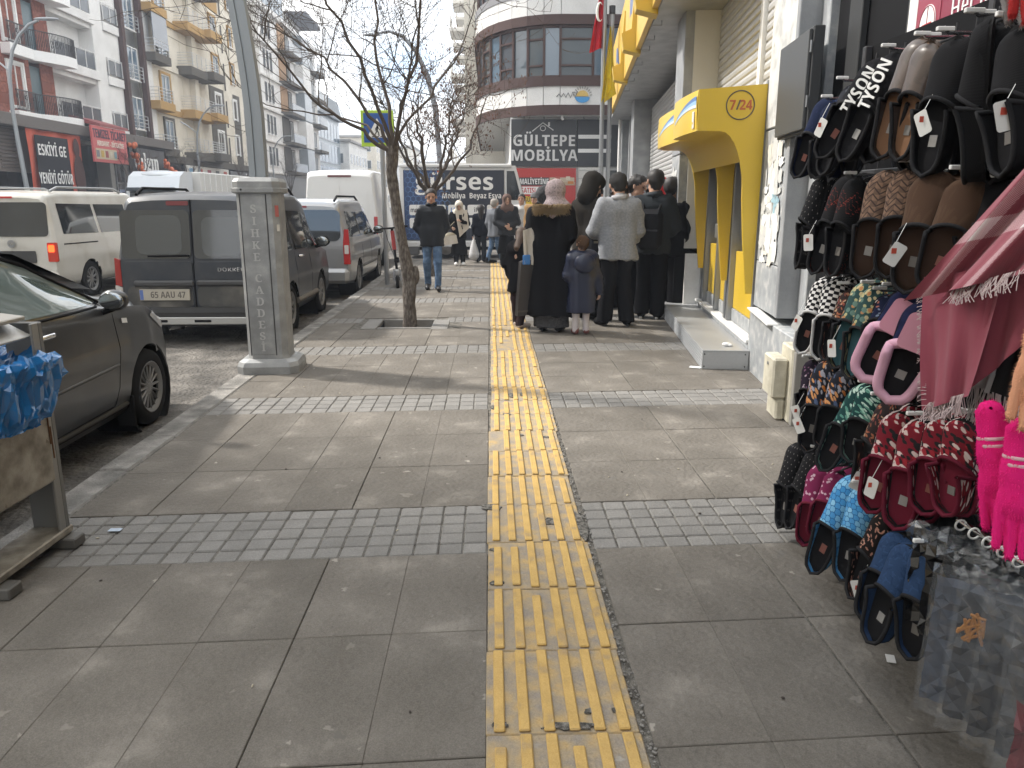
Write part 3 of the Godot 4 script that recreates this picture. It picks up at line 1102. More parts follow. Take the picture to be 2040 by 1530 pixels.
func build_corner_building() -> void:
	var b := thing("corner_building", "white and brown curved corner building above the furniture shop", "building")
	var sh := PackedVector2Array()
	for p in corner_outline(-0.35):
		sh.append(p)
	sh.append(Vector2(9.5, -52))
	part("core", MB.new().prism(sh, -15.0, -4.75, Transform3D(Basis(V(1, 0, 0), V(0, 0, 1), V(0, -1, 0)), Vector3.ZERO)), mat(.2, .2, .2, .8), b)
	var soff := PackedVector2Array()
	for p in corner_outline(-0.05):
		soff.append(p)
	soff.append(Vector2(9.5, -52))
	part("soffit", MB.new().prism(soff, -4.74, -4.64, Transform3D(Basis(V(1, 0, 0), V(0, 0, 1), V(0, -1, 0)), Vector3.ZERO)), mat(.5, .5, .485, .8), b)
	ring_band(b, "brown_band", 0.04, 4.65, 5.0, M.brown)
	ring_band(b, "white_panel", 0.0, 5.0, 5.65, M.wall_white, 0.012)
	ring_band(b, "brown_band", 0.06, 5.65, 5.95, M.brown)
	ring_band(b, "brown_band", 0.06, 7.75, 8.08, M.brown)
	ring_band(b, "white_panel", 0.0, 8.08, 8.75, M.wall_white, 0.012)
	ring_band(b, "grey_band", 0.03, 8.75, 9.0, mat(.2, .2, .21, .6))
	ring_band(b, "white_panel", 0.0, 10.9, 11.8, M.wall_white, 0.012)
	ring_band(b, "grey_band", 0.05, 13.4, 15.0, M.wall_white, 0.012)
	# window band
	for lv in [[5.95, 7.75], [9.0, 10.9], [11.8, 13.4]]:
		var o := corner_outline(-0.12)
		for k in o.size() - 1:
			var a: Vector2 = o[k]
			var c: Vector2 = o[k + 1]
			var L := (c - a).length()
			var nsub := maxi(1, int(round(L / 1.15)))
			for s in nsub:
				var p0 := a.lerp(c, float(s) / nsub)
				var p1 := a.lerp(c, float(s + 1) / nsub)
				var mid := (p0 + p1) * 0.5
				var w := (p1 - p0).length()
				var yaw := -atan2(p1.y - p0.y, p1.x - p0.x)
				var X := T(V(mid.x, (lv[0] + lv[1]) * .5, mid.y), yaw)
				var h: float = lv[1] - lv[0]
				var fr := MB.new()
				fr.box(V(-w * .5, 0, 0), V(.09, h, .1), .006).box(V(0, h * .5 - .05, 0), V(w - .09, .08, .09), .004).box(V(0, -h * .5 + .05, 0), V(w - .09, .08, .09), .004)
				if (k + s) % 2 == 1:
					fr.box(V(0, h * .24, 0), V(w - .09, .07, .09), .004).box(V(0, -h * .26, 0), V(w - .09, .07, .09), .004)
				var f := part("window", fr, M.brown, b, X)
				part("pane", bx(V(0, 0, -.03), V(w - .06, h - .1, .012)), M.pane_blue if (k * 3 + s) % 4 == 0 else M.pane, f)
				var cu := MB.new()
				if lv[0] < 6.0 and k > 2:
					for q in 9:
						cu.box(V(-w * .45 + w * .1 * q + w * .05, -h * .22, -.10), V(w * .085, h * .5, .03), .01)
					part("curtain", cu, mat(.22, .25, .2, .9), f)
					part("blind", bx(V(0, h * .25, -.1), V(w * .9, h * .42, .02)), M.curtain, f)
	# emblem on the white band: signal line and a half sun over water
	var e := thing("wall_emblem", "half sun and water emblem with black signal line on white band", "emblem", V(3.42, 5.3, -29.985))
	var pts := []
	for k in 10:
		pts.append(V(-.95 + k * .085, (0.13 if k % 2 else -0.05) * (0.5 + k * .09), .0))
	part("signal_line", MB.new().tube(pts, .016, 4), M.iron, e)
	var sun := PackedVector2Array([Vector2(-.22, 0)])
	for k in 13:
		sun.append(Vector2(-cos(PI * k / 12.0) * .22, sin(PI * k / 12.0) * .2))
	part("sun", MB.new().prism(sun, .0, .03), mat(.6, .42, .12, .5), e)
	var wat := PackedVector2Array()
	for k in 13:
		wat.append(Vector2(-cos(PI * k / 12.0) * .27, -.03 - sin(PI * k / 12.0) * .2))
	part("water", MB.new().prism(wat, .0, .03), mat(.05, .28, .6, .4), e)
	for k in 11:
		var t := PI * (k + .5) / 11.0
		part("ray", MB.new().tube([V(cos(t) * .27, sin(t) * .26, .015), V(cos(t) * .36, sin(t) * .36, .015)], .014, 4), mat(.25, .25, .24, .5), e)
	part("letter_mark", bx(V(.95, .02, .01), V(.07, .34, .03)), mat(.08, .3, .5, .5), e)
	# shop at street level
	var s := thing("furniture_shop", "furniture shop with black sign boards under the corner building", "shop front")
	part("wall", bx(V(4.9, 2.3, -36), V(8.2, 4.66, 10.4)), M.wall_white, s)
	part("board", bx(V(2.07, 3.70, -30.7), V(2.48, 1.72, .1), .01), mat(.035, .037, .042, .5), s)
	part("board", bx(V(4.9, 3.70, -30.72), V(3.14, 1.72, .1), .01), mat(.028, .03, .035, .5), s)
	for y in [3.93, 3.42]:
		part("stripe", bx(V(4.0, y, -30.66), V(1.25, .14, .03)), M.white, s)
	var gm := mat(.62, .62, .62, .5)
	text("lettering", "GÜLTEPE", 0.40, gm, s, T(V(2.07, 3.78, -30.64)), "Droid Sans", 700, 1.02, 0.05)
	text("lettering", "MOBİLYA", 0.40, gm, s, T(V(2.07, 3.24, -30.64)), "Droid Sans", 700, 1.04, 0.05)
	text("lettering", "G", 0.40, gm, s, T(V(5.35, 3.95, -30.66)), "Droid Sans", 700, 1.1, 0.04)
	text("lettering", "A", 0.40, gm, s, T(V(5.35, 3.2, -30.66)), "Droid Sans", 700, 1.1, 0.04)
	part("house_mark", MB.new().tube([V(1.62, 4.12, -30.63), V(2.02, 4.43, -30.63), V(2.42, 4.16, -30.63)], .02, 4), gm, s)
	part("house_mark", bx(V(2.25, 4.38, -30.63), V(.07, .14, .02)), gm, s)
	var rg := []
	for k in 13:
		rg.append(V(2.02 + cos(TAU * k / 12.0) * .1, 4.23 + sin(TAU * k / 12.0) * .09, -30.63))
	part("house_mark", MB.new().tube(rg, .014, 4, false), gm, s)
	part("door_leaf", bx(V(3.85, 1.4, -30.7), V(.9, 2.8, .1), .02), M.offwhite, s)
	for k in 9:
		part("door_groove", bx(V(3.85, .3 + k * .3, -30.645), V(.88, .02, .02)), mat(.35, .35, .34, .6), s)
	part("shop_window", bx(V(5.6, 1.5, -30.7), V(2.2, 2.4, .08)), M.dark_glass, s)
	part("shop_window_frame", bx(V(4.45, 1.4, -30.69), V(.1, 2.8, .12), .01), M.frame_white, s)
	var lamp := part("spot_lamp", MB.new().tube([V(2.7, 4.62, -30.2), V(2.72, 4.5, -30.1)], .05, 8), M.white, s)
	for k in 6:
		part("lamp_arm", MB.new().tube([V(1.3 + k * .75, 4.64, -30.5), V(1.3 + k * .75, 4.56, -30.5), V(1.3 + k * .75, 4.56, -30.35)], .012, 4), M.iron, s)
	# poster
	var p := thing("sale_poster", "red sale poster with a cream sofa beside the furniture shop door", "poster", V(2.15, 2.0, -30.6))
	part("sheet", bx(V(0, 0, 0), V(2.3, 1.55, .02)), mat(.42, .035, .03, .5), p)
	part("white_block", bx(V(-.45, .28, .012), V(1.15, .30, .006)), M.iron, p)
	text("lettering", "MALİYETİNE", 0.2, M.white, p, T(V(-.45, .28, .02)), "Droid Sans", 700, .68, .006)
	part("white_block", bx(V(-.5, -.05, .012), V(1.05, .28, .006)), M.white, p)
	text("lettering", "SATIŞLAR!", 0.19, M.red, p, T(V(-.5, -.05, .02)), "Droid Sans", 700, .72, .006)
	part("yellow_block", bx(V(-.55, -.42, .012), V(.7, .3, .006)), mat(.65, .45, .03, .5), p)
	text("lettering", "SÜPER", 0.16, M.iron, p, T(V(-.55, -.4, .02)), "Droid Sans", 700, .8, .006)
	var sofa := part("printed_sofa", bx(V(.62, .3, .014), V(.95, .26, .008)), mat(.5, .42, .32, .7), p)
	part("printed_cushion", bx(V(.45, .4, .02), V(.18, .14, .006)), mat(.4, .12, .1, .7), sofa)
	part("printed_cushion", bx(V(.85, .4, .02), V(.16, .14, .006)), mat(.6, .55, .45, .7), sofa)
	part("printed_seat", bx(V(.62, .2, .02), V(1.0, .12, .006)), mat(.42, .33, .24, .7), sofa)
	part("printed_cushion", bx(V(.95, .24, .026), V(.22, .1, .006)), mat(.5, .2, .06, .7), sofa)

# ---------------------------------------------------------------- window on a facade that faces +x (local: x = along -z, y up, z out)
func win(b: Node3D, s: float, y: float, w: float, h: float, fm: Material, gm: Material, surround := 0.0, sm: Material = null, split := 1) -> void:
	var f := MB.new()
	f.box(V(-w * .5 + .035, 0, 0), V(.07, h, .09)).box(V(w * .5 - .035, 0, 0), V(.07, h, .09))
	f.box(V(0, h * .5 - .035, 0), V(w - .14, .07, .09)).box(V(0, -h * .5 + .035, 0), V(w - .14, .07, .09))
	for k in split:
		f.box(V(-w * .5 + w * (k + 1) / (split + 1), 0, 0), V(.06, h - .14, .08))
	var o := part("window", f, fm, b, T(V(s, y, .03)))
	part("pane", bx(V(0, 0, -.02), V(w - .1, h - .1, .01)), gm, o)
	part("sill", bx(V(0, -h * .5 - .04, .03), V(w + .1, .06, .18)), M.frame_white, o)
	if surround > 0.0:
		var sr := MB.new()
		sr.box(V(-w * .5 - surround * .5, 0, .02), V(surround, h + surround * 2, .14)).box(V(w * .5 + surround * .5, 0, .02), V(surround, h + surround * 2, .14))
		sr.box(V(0, h * .5 + surround * .5, .02), V(w, surround, .14))
		part("surround", sr, sm, o)
	if (int(s * 7 + y * 3) % 3) == 0:
		part("curtain", bx(V(-w * .2, 0, -.012), V(w * .4, h - .16, .004)), M.curtain, o)

func railing(b: Node3D, s0: float, s1: float, y: float, out: float, mt: Material, bars := 4, h := 1.0) -> void:
	var r := MB.new()
	for k in bars:
		var yy := y + h * (k + 1) / bars
		r.tube([V(s0, yy, 0.02), V(s0, yy, out), V(s1, yy, out), V(s1, yy, 0.02)], .022, 5, false)
	var n := maxi(2, int((s1 - s0) / 0.9) + 1)
	for k in n:
		var s := lerpf(s0, s1, float(k) / (n - 1))
		r.box(V(s, y + h * .5, out), V(.04, h, .04))
	part("railing", r, mt, b)

func iron_railing(b: Node3D, s0: float, s1: float, y: float, out: float) -> void:
	var r := MB.new()
	r.box(V((s0 + s1) * .5, y + .95, out), V(s1 - s0, .05, .05)).box(V((s0 + s1) * .5, y + .06, out), V(s1 - s0, .05, .05))
	var n := int((s1 - s0) / .11)
	for k in n + 1:
		var s := lerpf(s0, s1, float(k) / n)
		r.box(V(s, y + .5, out), V(.022, .88, .022))
		if k % 3 == 1:
			var pts := []
			for q in 9:
				pts.append(V(s + cos(q * .785) * .09, y + .35 + (k % 2) * .3 + sin(q * .785) * .12, out + .01))
			r.tube(pts, .014, 4, false)
	part("railing", r, M.iron, b)

func left_building(called: String, label: String, at_s: float, x: float) -> Node3D:
	# local x = distance along the street from at_s, local z = out towards the street
	return thing(called, label, "building", V(x, 0, -at_s), PI / 2)

func build_left_buildings() -> void:
	# ---- red tile and white building (local 0 = 40 m along the street)
	var b := left_building("apartment_building", "white apartment block with red tile bays and dark iron balconies", 38.6, -23.0)
	var F := 3.05
	var G := 5.55
	var wallm: Material = M.wall_white
	var top := G + F * 6
	part("wall", bx(V(7.45, (top) * .5, -5.5), V(20.9, top, 9.4)), wallm, b)
	var brick := tri_mat(img_tex(noise_img(256, 0.02, [[0.2, Color(.20, .072, .05)], [0.8, Color(.30, .115, .082)]], 101, 4, 0.06)), 0.8, 0.8)
	var brick2 := mat(.22, .085, .062, .8)
	# red tiled front, tile by tile
	var tiles := 0
	var tm := {}
	for bay in [[-3.0, 3.3], [4.3, 5.5]]:
		part("tile_backing", bx(V((bay[0] + bay[1]) * .5, (G + top) * .5, -.42), V(bay[1] - bay[0], top - G, .8)), mat(.12, .05, .035, .9), b)
		var y := G + .02
		while y < G + F * 4.2:
			var s: float = bay[0]
			var w := 0.85
			while s < bay[1] - .05:
				var ww := minf(w, bay[1] - s)
				var key := "%.2f" % ww
				if not tm.has(key):
					tm[key] = bx(V(ww * .5, .245, 0), V(ww - .012, .478, .05), .006).mesh()
				if tiles < 290:
					part("tile", tm[key], brick if tiles % 3 else brick2, b, T(V(s, y, 0.0)))
					tiles += 1
				s += w
			y += .49
	for k in 5:
		var y := G + F * k
		# white framed windows with iron rails in the tiled bays
		win(b, 2.0, y + 1.45, 1.15, 2.0, M.frame_white, M.pane, .14, M.frame_white)
		iron_railing(b, 1.2, 2.9, y + .25, .4)
		part("balcony_slab", bx(V(2.05, y - .02, .25), V(1.9, .5, .5), .02), M.white, b)
		# curved white balcony across the bay edge
		var g := []
		for q in 13:
			var t := q / 12.0
			var oo := .2 + .85 * sin(t * PI * .62)
			g.append(V(3.3 + 2.9 * t, 0, oo))
		var sl := PackedVector2Array()
		for p in g:
			sl.append(Vector2(p.x, p.z))
		sl.append(Vector2(6.2, -.3)); sl.append(Vector2(3.3, -.3))
		part("balcony_slab", MB.new().prism(sl, -y - .28, -y + .22, Transform3D(Basis(V(1, 0, 0), V(0, 0, 1), V(0, -1, 0)), Vector3.ZERO)), M.white, b)
		var rl := MB.new()
		for q in 13:
			var p: Vector3 = g[q]
			rl.box(V(p.x, y + .75, p.z - .05), V(.025, .95, .025))
			if q < 12:
				for z in 3:
					var m: Vector3 = p.lerp(g[q + 1], z / 3.0)
					rl.box(V(m.x, y + .75, m.z - .05), V(.02, .9, .02))
				rl.tube([V(p.x, y + 1.22, p.z - .05), V(g[q + 1].x, y + 1.22, g[q + 1].z - .05)], .025, 4)
				var pts := []
				for z in 7:
					pts.append(V(p.x + .17 + cos(z) * .1, y + .7 + sin(z) * .2, p.z))
				rl.tube(pts, .014, 4)
		part("railing", rl, M.iron, b)
		part("balcony_door", bx(V(3.8, y + 1.45, -.1), V(1.1, 2.3, .1), .01), mat(.05, .1, .12, .3), b)
		# recessed loggia with glass parapet
		part("loggia_recess", bx(V(8.0, y + 1.85, -.78), V(4.7, 2.0, .06)), wallm, b)
		part("loggia_floor", bx(V(8.0, y + .05, -.32), V(4.9, .5, 1.0), .02), wallm, b)
		part("loggia_beam", bx(V(8.0, y + F - .2, -.42), V(4.9, .5, .8), .02), wallm, b)
		part("parapet_glass", bx(V(7.9, y + .78, .1), V(4.3, .86, .03)), mat(.06, .07, .085, .12), b)
		railing(b, 5.75, 10.1, y + .32, .13, M.frame_white, 1, .95)
		part("loggia_pier", bx(V(10.9, y + F * .5, -.4), V(1.3, F, .96), .01), wallm, b)
		# small loggia and windows between the brown pilasters
		part("loggia_recess", bx(V(12.6, y + 1.75, .003), V(1.9, 2.0, .02)), wallm, b)
		railing(b, 11.7, 13.5, y + .35, .12, M.frame_white, 1, .95)
		part("parapet_glass", bx(V(12.6, y + .8, .09), V(1.7, .8, .03)), mat(.07, .08, .09, .2), b)
		part("spandrel", bx(V(12.6, y + .02, .06), V(2.0, .5, .14), .01), wallm, b)
		win(b, 15.3, y + 1.55, 1.6, 2.0, M.frame_white, M.pane_blue, 0.0, null)
		railing(b, 14.5, 16.2, y + .5, .28, M.rail, 4, .9)
	for s in [13.9, 16.7]:
		part("pilaster", bx(V(s, (G + top) * .5 - .3, .14), V(.42, top - G + .6, .32), .02), M.brown, b)
	part("edge_pier", bx(V(17.35, (G + top) * .5, .1), V(0.9, top - G, .3), .02), wallm, b)
	part("cornice", bx(V(7.4, G - .35, .45), V(20.9, .55, 1.5), .03), mat(.15, .135, .125, .7), b)
	part("shop_glass", bx(V(7.4, 2.3, -.7), V(20.9, 4.9, .2)), mat(.03, .03, .035, .15), b)
	part("louvre_panel", bx(V(.2, 4.0, .2), V(5.0, 2.2, .2), .01), mat(.2, .17, .15, .6), b)
	for k in 12:
		part("louvre_slat", bx(V(.0, 3.1 + k * .16, .33), V(1.3, .05, .08)), mat(.12, .1, .09, .6), b)
	part("entrance_pier", bx(V(4.2, 2.3, .0), V(.9, 4.8, .8), .02), mat(.06, .06, .065, .6), b)
	part("entrance_pier", bx(V(10.1, 2.3, .0), V(.5, 4.8, .8), .02), mat(.3, .29, .27, .7), b)
	part("red_canopy", MB.new().prism(PackedVector2Array([Vector2(0, 5.35), Vector2(1.6, 4.9), Vector2(1.6, 4.75), Vector2(0, 5.1)]), 6.2, 9.6, Transform3D(Basis(V(0, 0, 1), V(0, 1, 0), V(1, 0, 0)), V(0, .75, .2))), mat(.25, .06, .06, .6), b)
	# shop window of the trade store
	for k in 4:
		part("shop_window_frame", bx(V(11.0 + k * 1.05, 1.9, .1), V(.1, 3.6, .2)), mat(.3, .31, .32, .5), b)
	part("shop_window_frame", bx(V(12.6, 2.6, .1), V(3.2, .1, .2)), mat(.3, .31, .32, .5), b)
	for y in [1.4, 2.0]:
		part("window_notice", bx(V(11.7, y, .13), V(.8, .45, .02)), mat(.35, .42, .6, .5), b)
	# signs on it
	var s1 := thing("fabric_banner", "orange and black cloth banner hung over the dark shop entrance", "banner", V(-22.0, 3.35, -41.6), PI / 2)
	var gg := []
	for r in 9:
		var row := []
		for q in 13:
			row.append(V(-2.6 + q * .43, 2.0 - r * .5 - .18 * sin(PI * q / 12.0) * (1.0 if r == 0 else .3), .12 * sin(q * 1.3 + r * .4) * .6))
		gg.append(row)
	var cl := part("cloth", MB.new().grid(gg), mat(.55, .12, .075, .7), s1)
	part("black_field", bx(V(-.65, -.05, .16), V(3.0, 2.7, .02)), mat(.03, .03, .035, .7), s1)
	text("lettering", "ESKİYİ GE", 0.52, M.white, s1, T(V(-.75, .62, .19)), "Droid Sans", 700, .78, .01)
	text("lettering", "YENİYİ GÖTÜR", 0.52, M.white, s1, T(V(-.65, -.72, .19)), "Droid Sans", 700, .62, .01)
	part("printed_figure", MB.new().blob(V(1.75, .9, .12), V(.3, .5, .03), 12).blob(V(1.8, -.6, .12), V(.55, 1.2, .03), 12), mat(.09, .05, .045, .7), s1)
	part("red_foot", bx(V(0, -1.85, .15), V(4.9, .5, .02)), mat(.5, .03, .05, .6), s1)
	var s2 := thing("trade_store_sign", "red signboard of the trade store above its glass front", "sign", V(-21.3, 4.55, -45.9), PI / 2)
	part("board", bx(V(0, 0, 0), V(4.0, 1.9, .12), .02), mat(.5, .1, .1, .5), s2)
	text("lettering", "TEMIZEL TİCARET", 0.46, mat(.015, .012, .04, .5), s2, T(V(0, .55, .07)), "Droid Sans", 700, .72, .01)
	text("lettering", "HIRDAVAT - ZÜCCACİYE", 0.26, mat(.75, .7, .6, .5), s2, T(V(0, .05, .07)), "Droid Sans", 700, .78, .01)
	part("picture_strip", bx(V(-.6, -.5, .065), V(2.4, .55, .02)), mat(.5, .42, .3, .6), s2)
	for k in 5:
		part("printed_goods", bx(V(-1.6 + k * .5, -.5, .08), V(.3, .35, .02)), [mat(.2, .2, .22), mat(.5, .35, .1), mat(.3, .1, .1), mat(.55, .5, .4), mat(.2, .3, .35)][k], s2)
	part("picture_strip", bx(V(1.25, -.5, .065), V(1.1, .4, .02)), mat(.3, .03, .04, .5), s2)
	# ---- beige building
	var c := left_building("apartment_building", "cream apartment block with ochre and dark grey bands", 56.5, -23.0)
	var C: Material = M.wall_cream
	var G2 := 4.7
	var F2 := 3.05
	var top2 := G2 + F2 * 7
	part("wall", bx(V(10.3, top2 * .5, -5), V(20.6, top2, 10)), C, c)
	for k in 6:
		var y := G2 + F2 * k
		var odd := k % 2
		win(c, 2.4, y + 1.5, 1.5, 1.9, M.frame_white, M.pane_blue, .18, M.ochre if odd else M.taupe)
		part("balcony_slab", bx(V(.4, y + .1, .45), V(2.6, .55, .9), .02), M.ochre if odd else M.taupe, c)
		railing(c, -.8, 1.6, y + .38, .82, M.rail, 4, .85)
		if k == 2:
			part("balcony_glazing", bx(V(.4, y + 1.9, .8), V(2.4, 2.2, .05)), mat(.12, .14, .17, .15), c)
		# balcony bay
		part("bay_recess", bx(V(8.3, y + 1.7, .004), V(5.0, 2.1, .03)), C, c)
		part("bay_pier", bx(V(7.6, y + 1.7, .2), V(.75, 2.5, .5), .01), C, c)
		part("balcony_slab", bx(V(7.5, y + .1, .55), V(5.2, .6, 1.1), .02), M.ochre if odd else M.taupe, c)
		part("balcony_slab", bx(V(9.6, y + .22, .8), V(2.6, .6, 1.6), .02), M.ochre if odd else M.taupe, c)
		railing(c, 5.2, 11.0, y + .42, 1.1, M.rail, 5, .95)
		part("ledge", bx(V(3.2, y - .02, .06), V(5.0, .4, .12), .01), M.ochre if odd else C, c)
		if k == 0 or k == 1:
			part("grey_field", bx(V(13.2, y + 1.5, .02), V(3.6, F2, .05)), M.taupe, c)
			part("grey_field", bx(V(18.4, y + 1.5, .02), V(1.8, F2, .05)), M.taupe, c)
		if k == 4:
			part("ochre_field", bx(V(13.2, y + 1.5, .02), V(3.6, F2, .05)), M.ochre, c)
		win(c, 13.4, y + 1.7, 1.35, 1.6, M.frame_white, M.pane_blue, .18, M.frame_white if k < 2 else M.ochre)
		win(c, 17.8, y + 1.7, .9, 1.6, M.frame_white, M.pane, .14, M.frame_white if k < 2 else M.ochre, 0)
		part("downpipe", MB.new().tube([V(15.4, y, .1), V(15.4, y + 2.2, .1)], .06, 5), M.taupe, c)
	part("cornice", bx(V(10.3, G2 - .3, .3), V(20.6, .5, .7), .02), M.taupe, c)
	part("shop_glass", bx(V(10.3, 2.1, .02), V(20.4, 4.2, .1)), mat(.04, .042, .05, .2), c)
	for k in 6:
		part("shop_pier", bx(V(.5 + k * 4, 2.2, .1), V(.6, 4.4, .3), .01), M.taupe, c)
	var s3 := thing("balloon_shop_sign", "dark shop sign with white script and orange balloons around it", "sign", V(-22.0, 3.8, -52.3), PI / 2)
	part("board", bx(V(0, 0, 0), V(5.2, 1.9, .15), .02), mat(.035, .035, .04, .5), s3)
	text("lettering", "Gılgın", 1.0, M.white, s3, T(V(-.3, .1, .09)), "Droid Serif", 700, .85, .05)
	var r := RandomNumberGenerator.new()
	r.seed = 8
	for k in 34:
		var side := -1 if k < 20 else 1
		var t := (k % 20) / 19.0
		var p := V(-2.9 + t * 1.7, 1.1 - t * 2.2, .3) if side < 0 else V(1.7 + (k - 20) / 13.0 * 2.2, .3 - (k - 20) / 13.0 * 1.1, .3)
		var rad := r.randf_range(.1, .19)
		part("balloon", MB.new().blob(p + V(r.randf_range(-.15, .15), r.randf_range(-.15, .15), r.randf_range(-.1, .2)), V(rad, rad * 1.15, rad), 10), mat(.6, .13, .04, .3) if r.randf() < .75 else mat(.03, .03, .03, .3), s3)
	var s4 := thing("printed_shop_sign", "white shop sign with red and blue shapes on the cream block", "sign", V(-22.4, 3.4, -64.5), PI / 2)
	part("board", bx(V(0, 0, 0), V(9.5, 1.4, .12), .02), M.offwhite, s4)
	for k in 5:
		part("printed_shape", bx(V(-3.8 + k * 1.9, 0, .07), V(.8, 1.0, .02), .01), [mat(.2, .35, .5), mat(.4, .1, .1), mat(.35, .1, .12), mat(.15, .15, .15), mat(.4, .12, .1)][k], s4)
	var s5 := thing("dark_shop_sign", "dark shop fascia reading ELİT on the cream block", "sign", V(-22.4, 3.2, -73.0), PI / 2)
	part("board", bx(V(0, 0, 0), V(6.5, 1.6, .12), .02), mat(.07, .07, .075, .5), s5)
	text("lettering", "ELİT", 0.9, M.white, s5, T(V(.8, 0, .07)), "Droid Sans", 700, .9, .02)
	# ---- tall neighbour further back along the street, beyond the picture's left edge: it shades the near pavement
	var d := left_building("apartment_building", "tall plain apartment block opposite the slipper rack", 13.0, -23.0)
	part("wall", bx(V(-29, 14, -6), V(60, 28, 12)), M.wall_cream, d)
	part("cornice", bx(V(-29, 28.2, -6), V(60.6, .4, 12.6), .05), M.taupe, d)
	for k in 8:
		for q in 5:
			win(d, -16.5 + q * 3.8, 6.2 + k * 2.9, 1.5, 1.6, M.frame_white, M.pane)
	var e := left_building("low_shop_row", "low white row of shops between the apartment blocks", 35.9, -23.0)
	part("wall", bx(V(-10.7, 3.5, -6), V(20.4, 7, 12)), M.wall_white, e)
	for q in 5:
		win(e, -19.5 + q * 4, 5.0, 2.2, 1.6, M.frame_white, M.pane)
		win(e, -19.5 + q * 4, 1.8, 3.2, 2.6, M.frame_white, M.dark_glass, 0.0, null, 2)

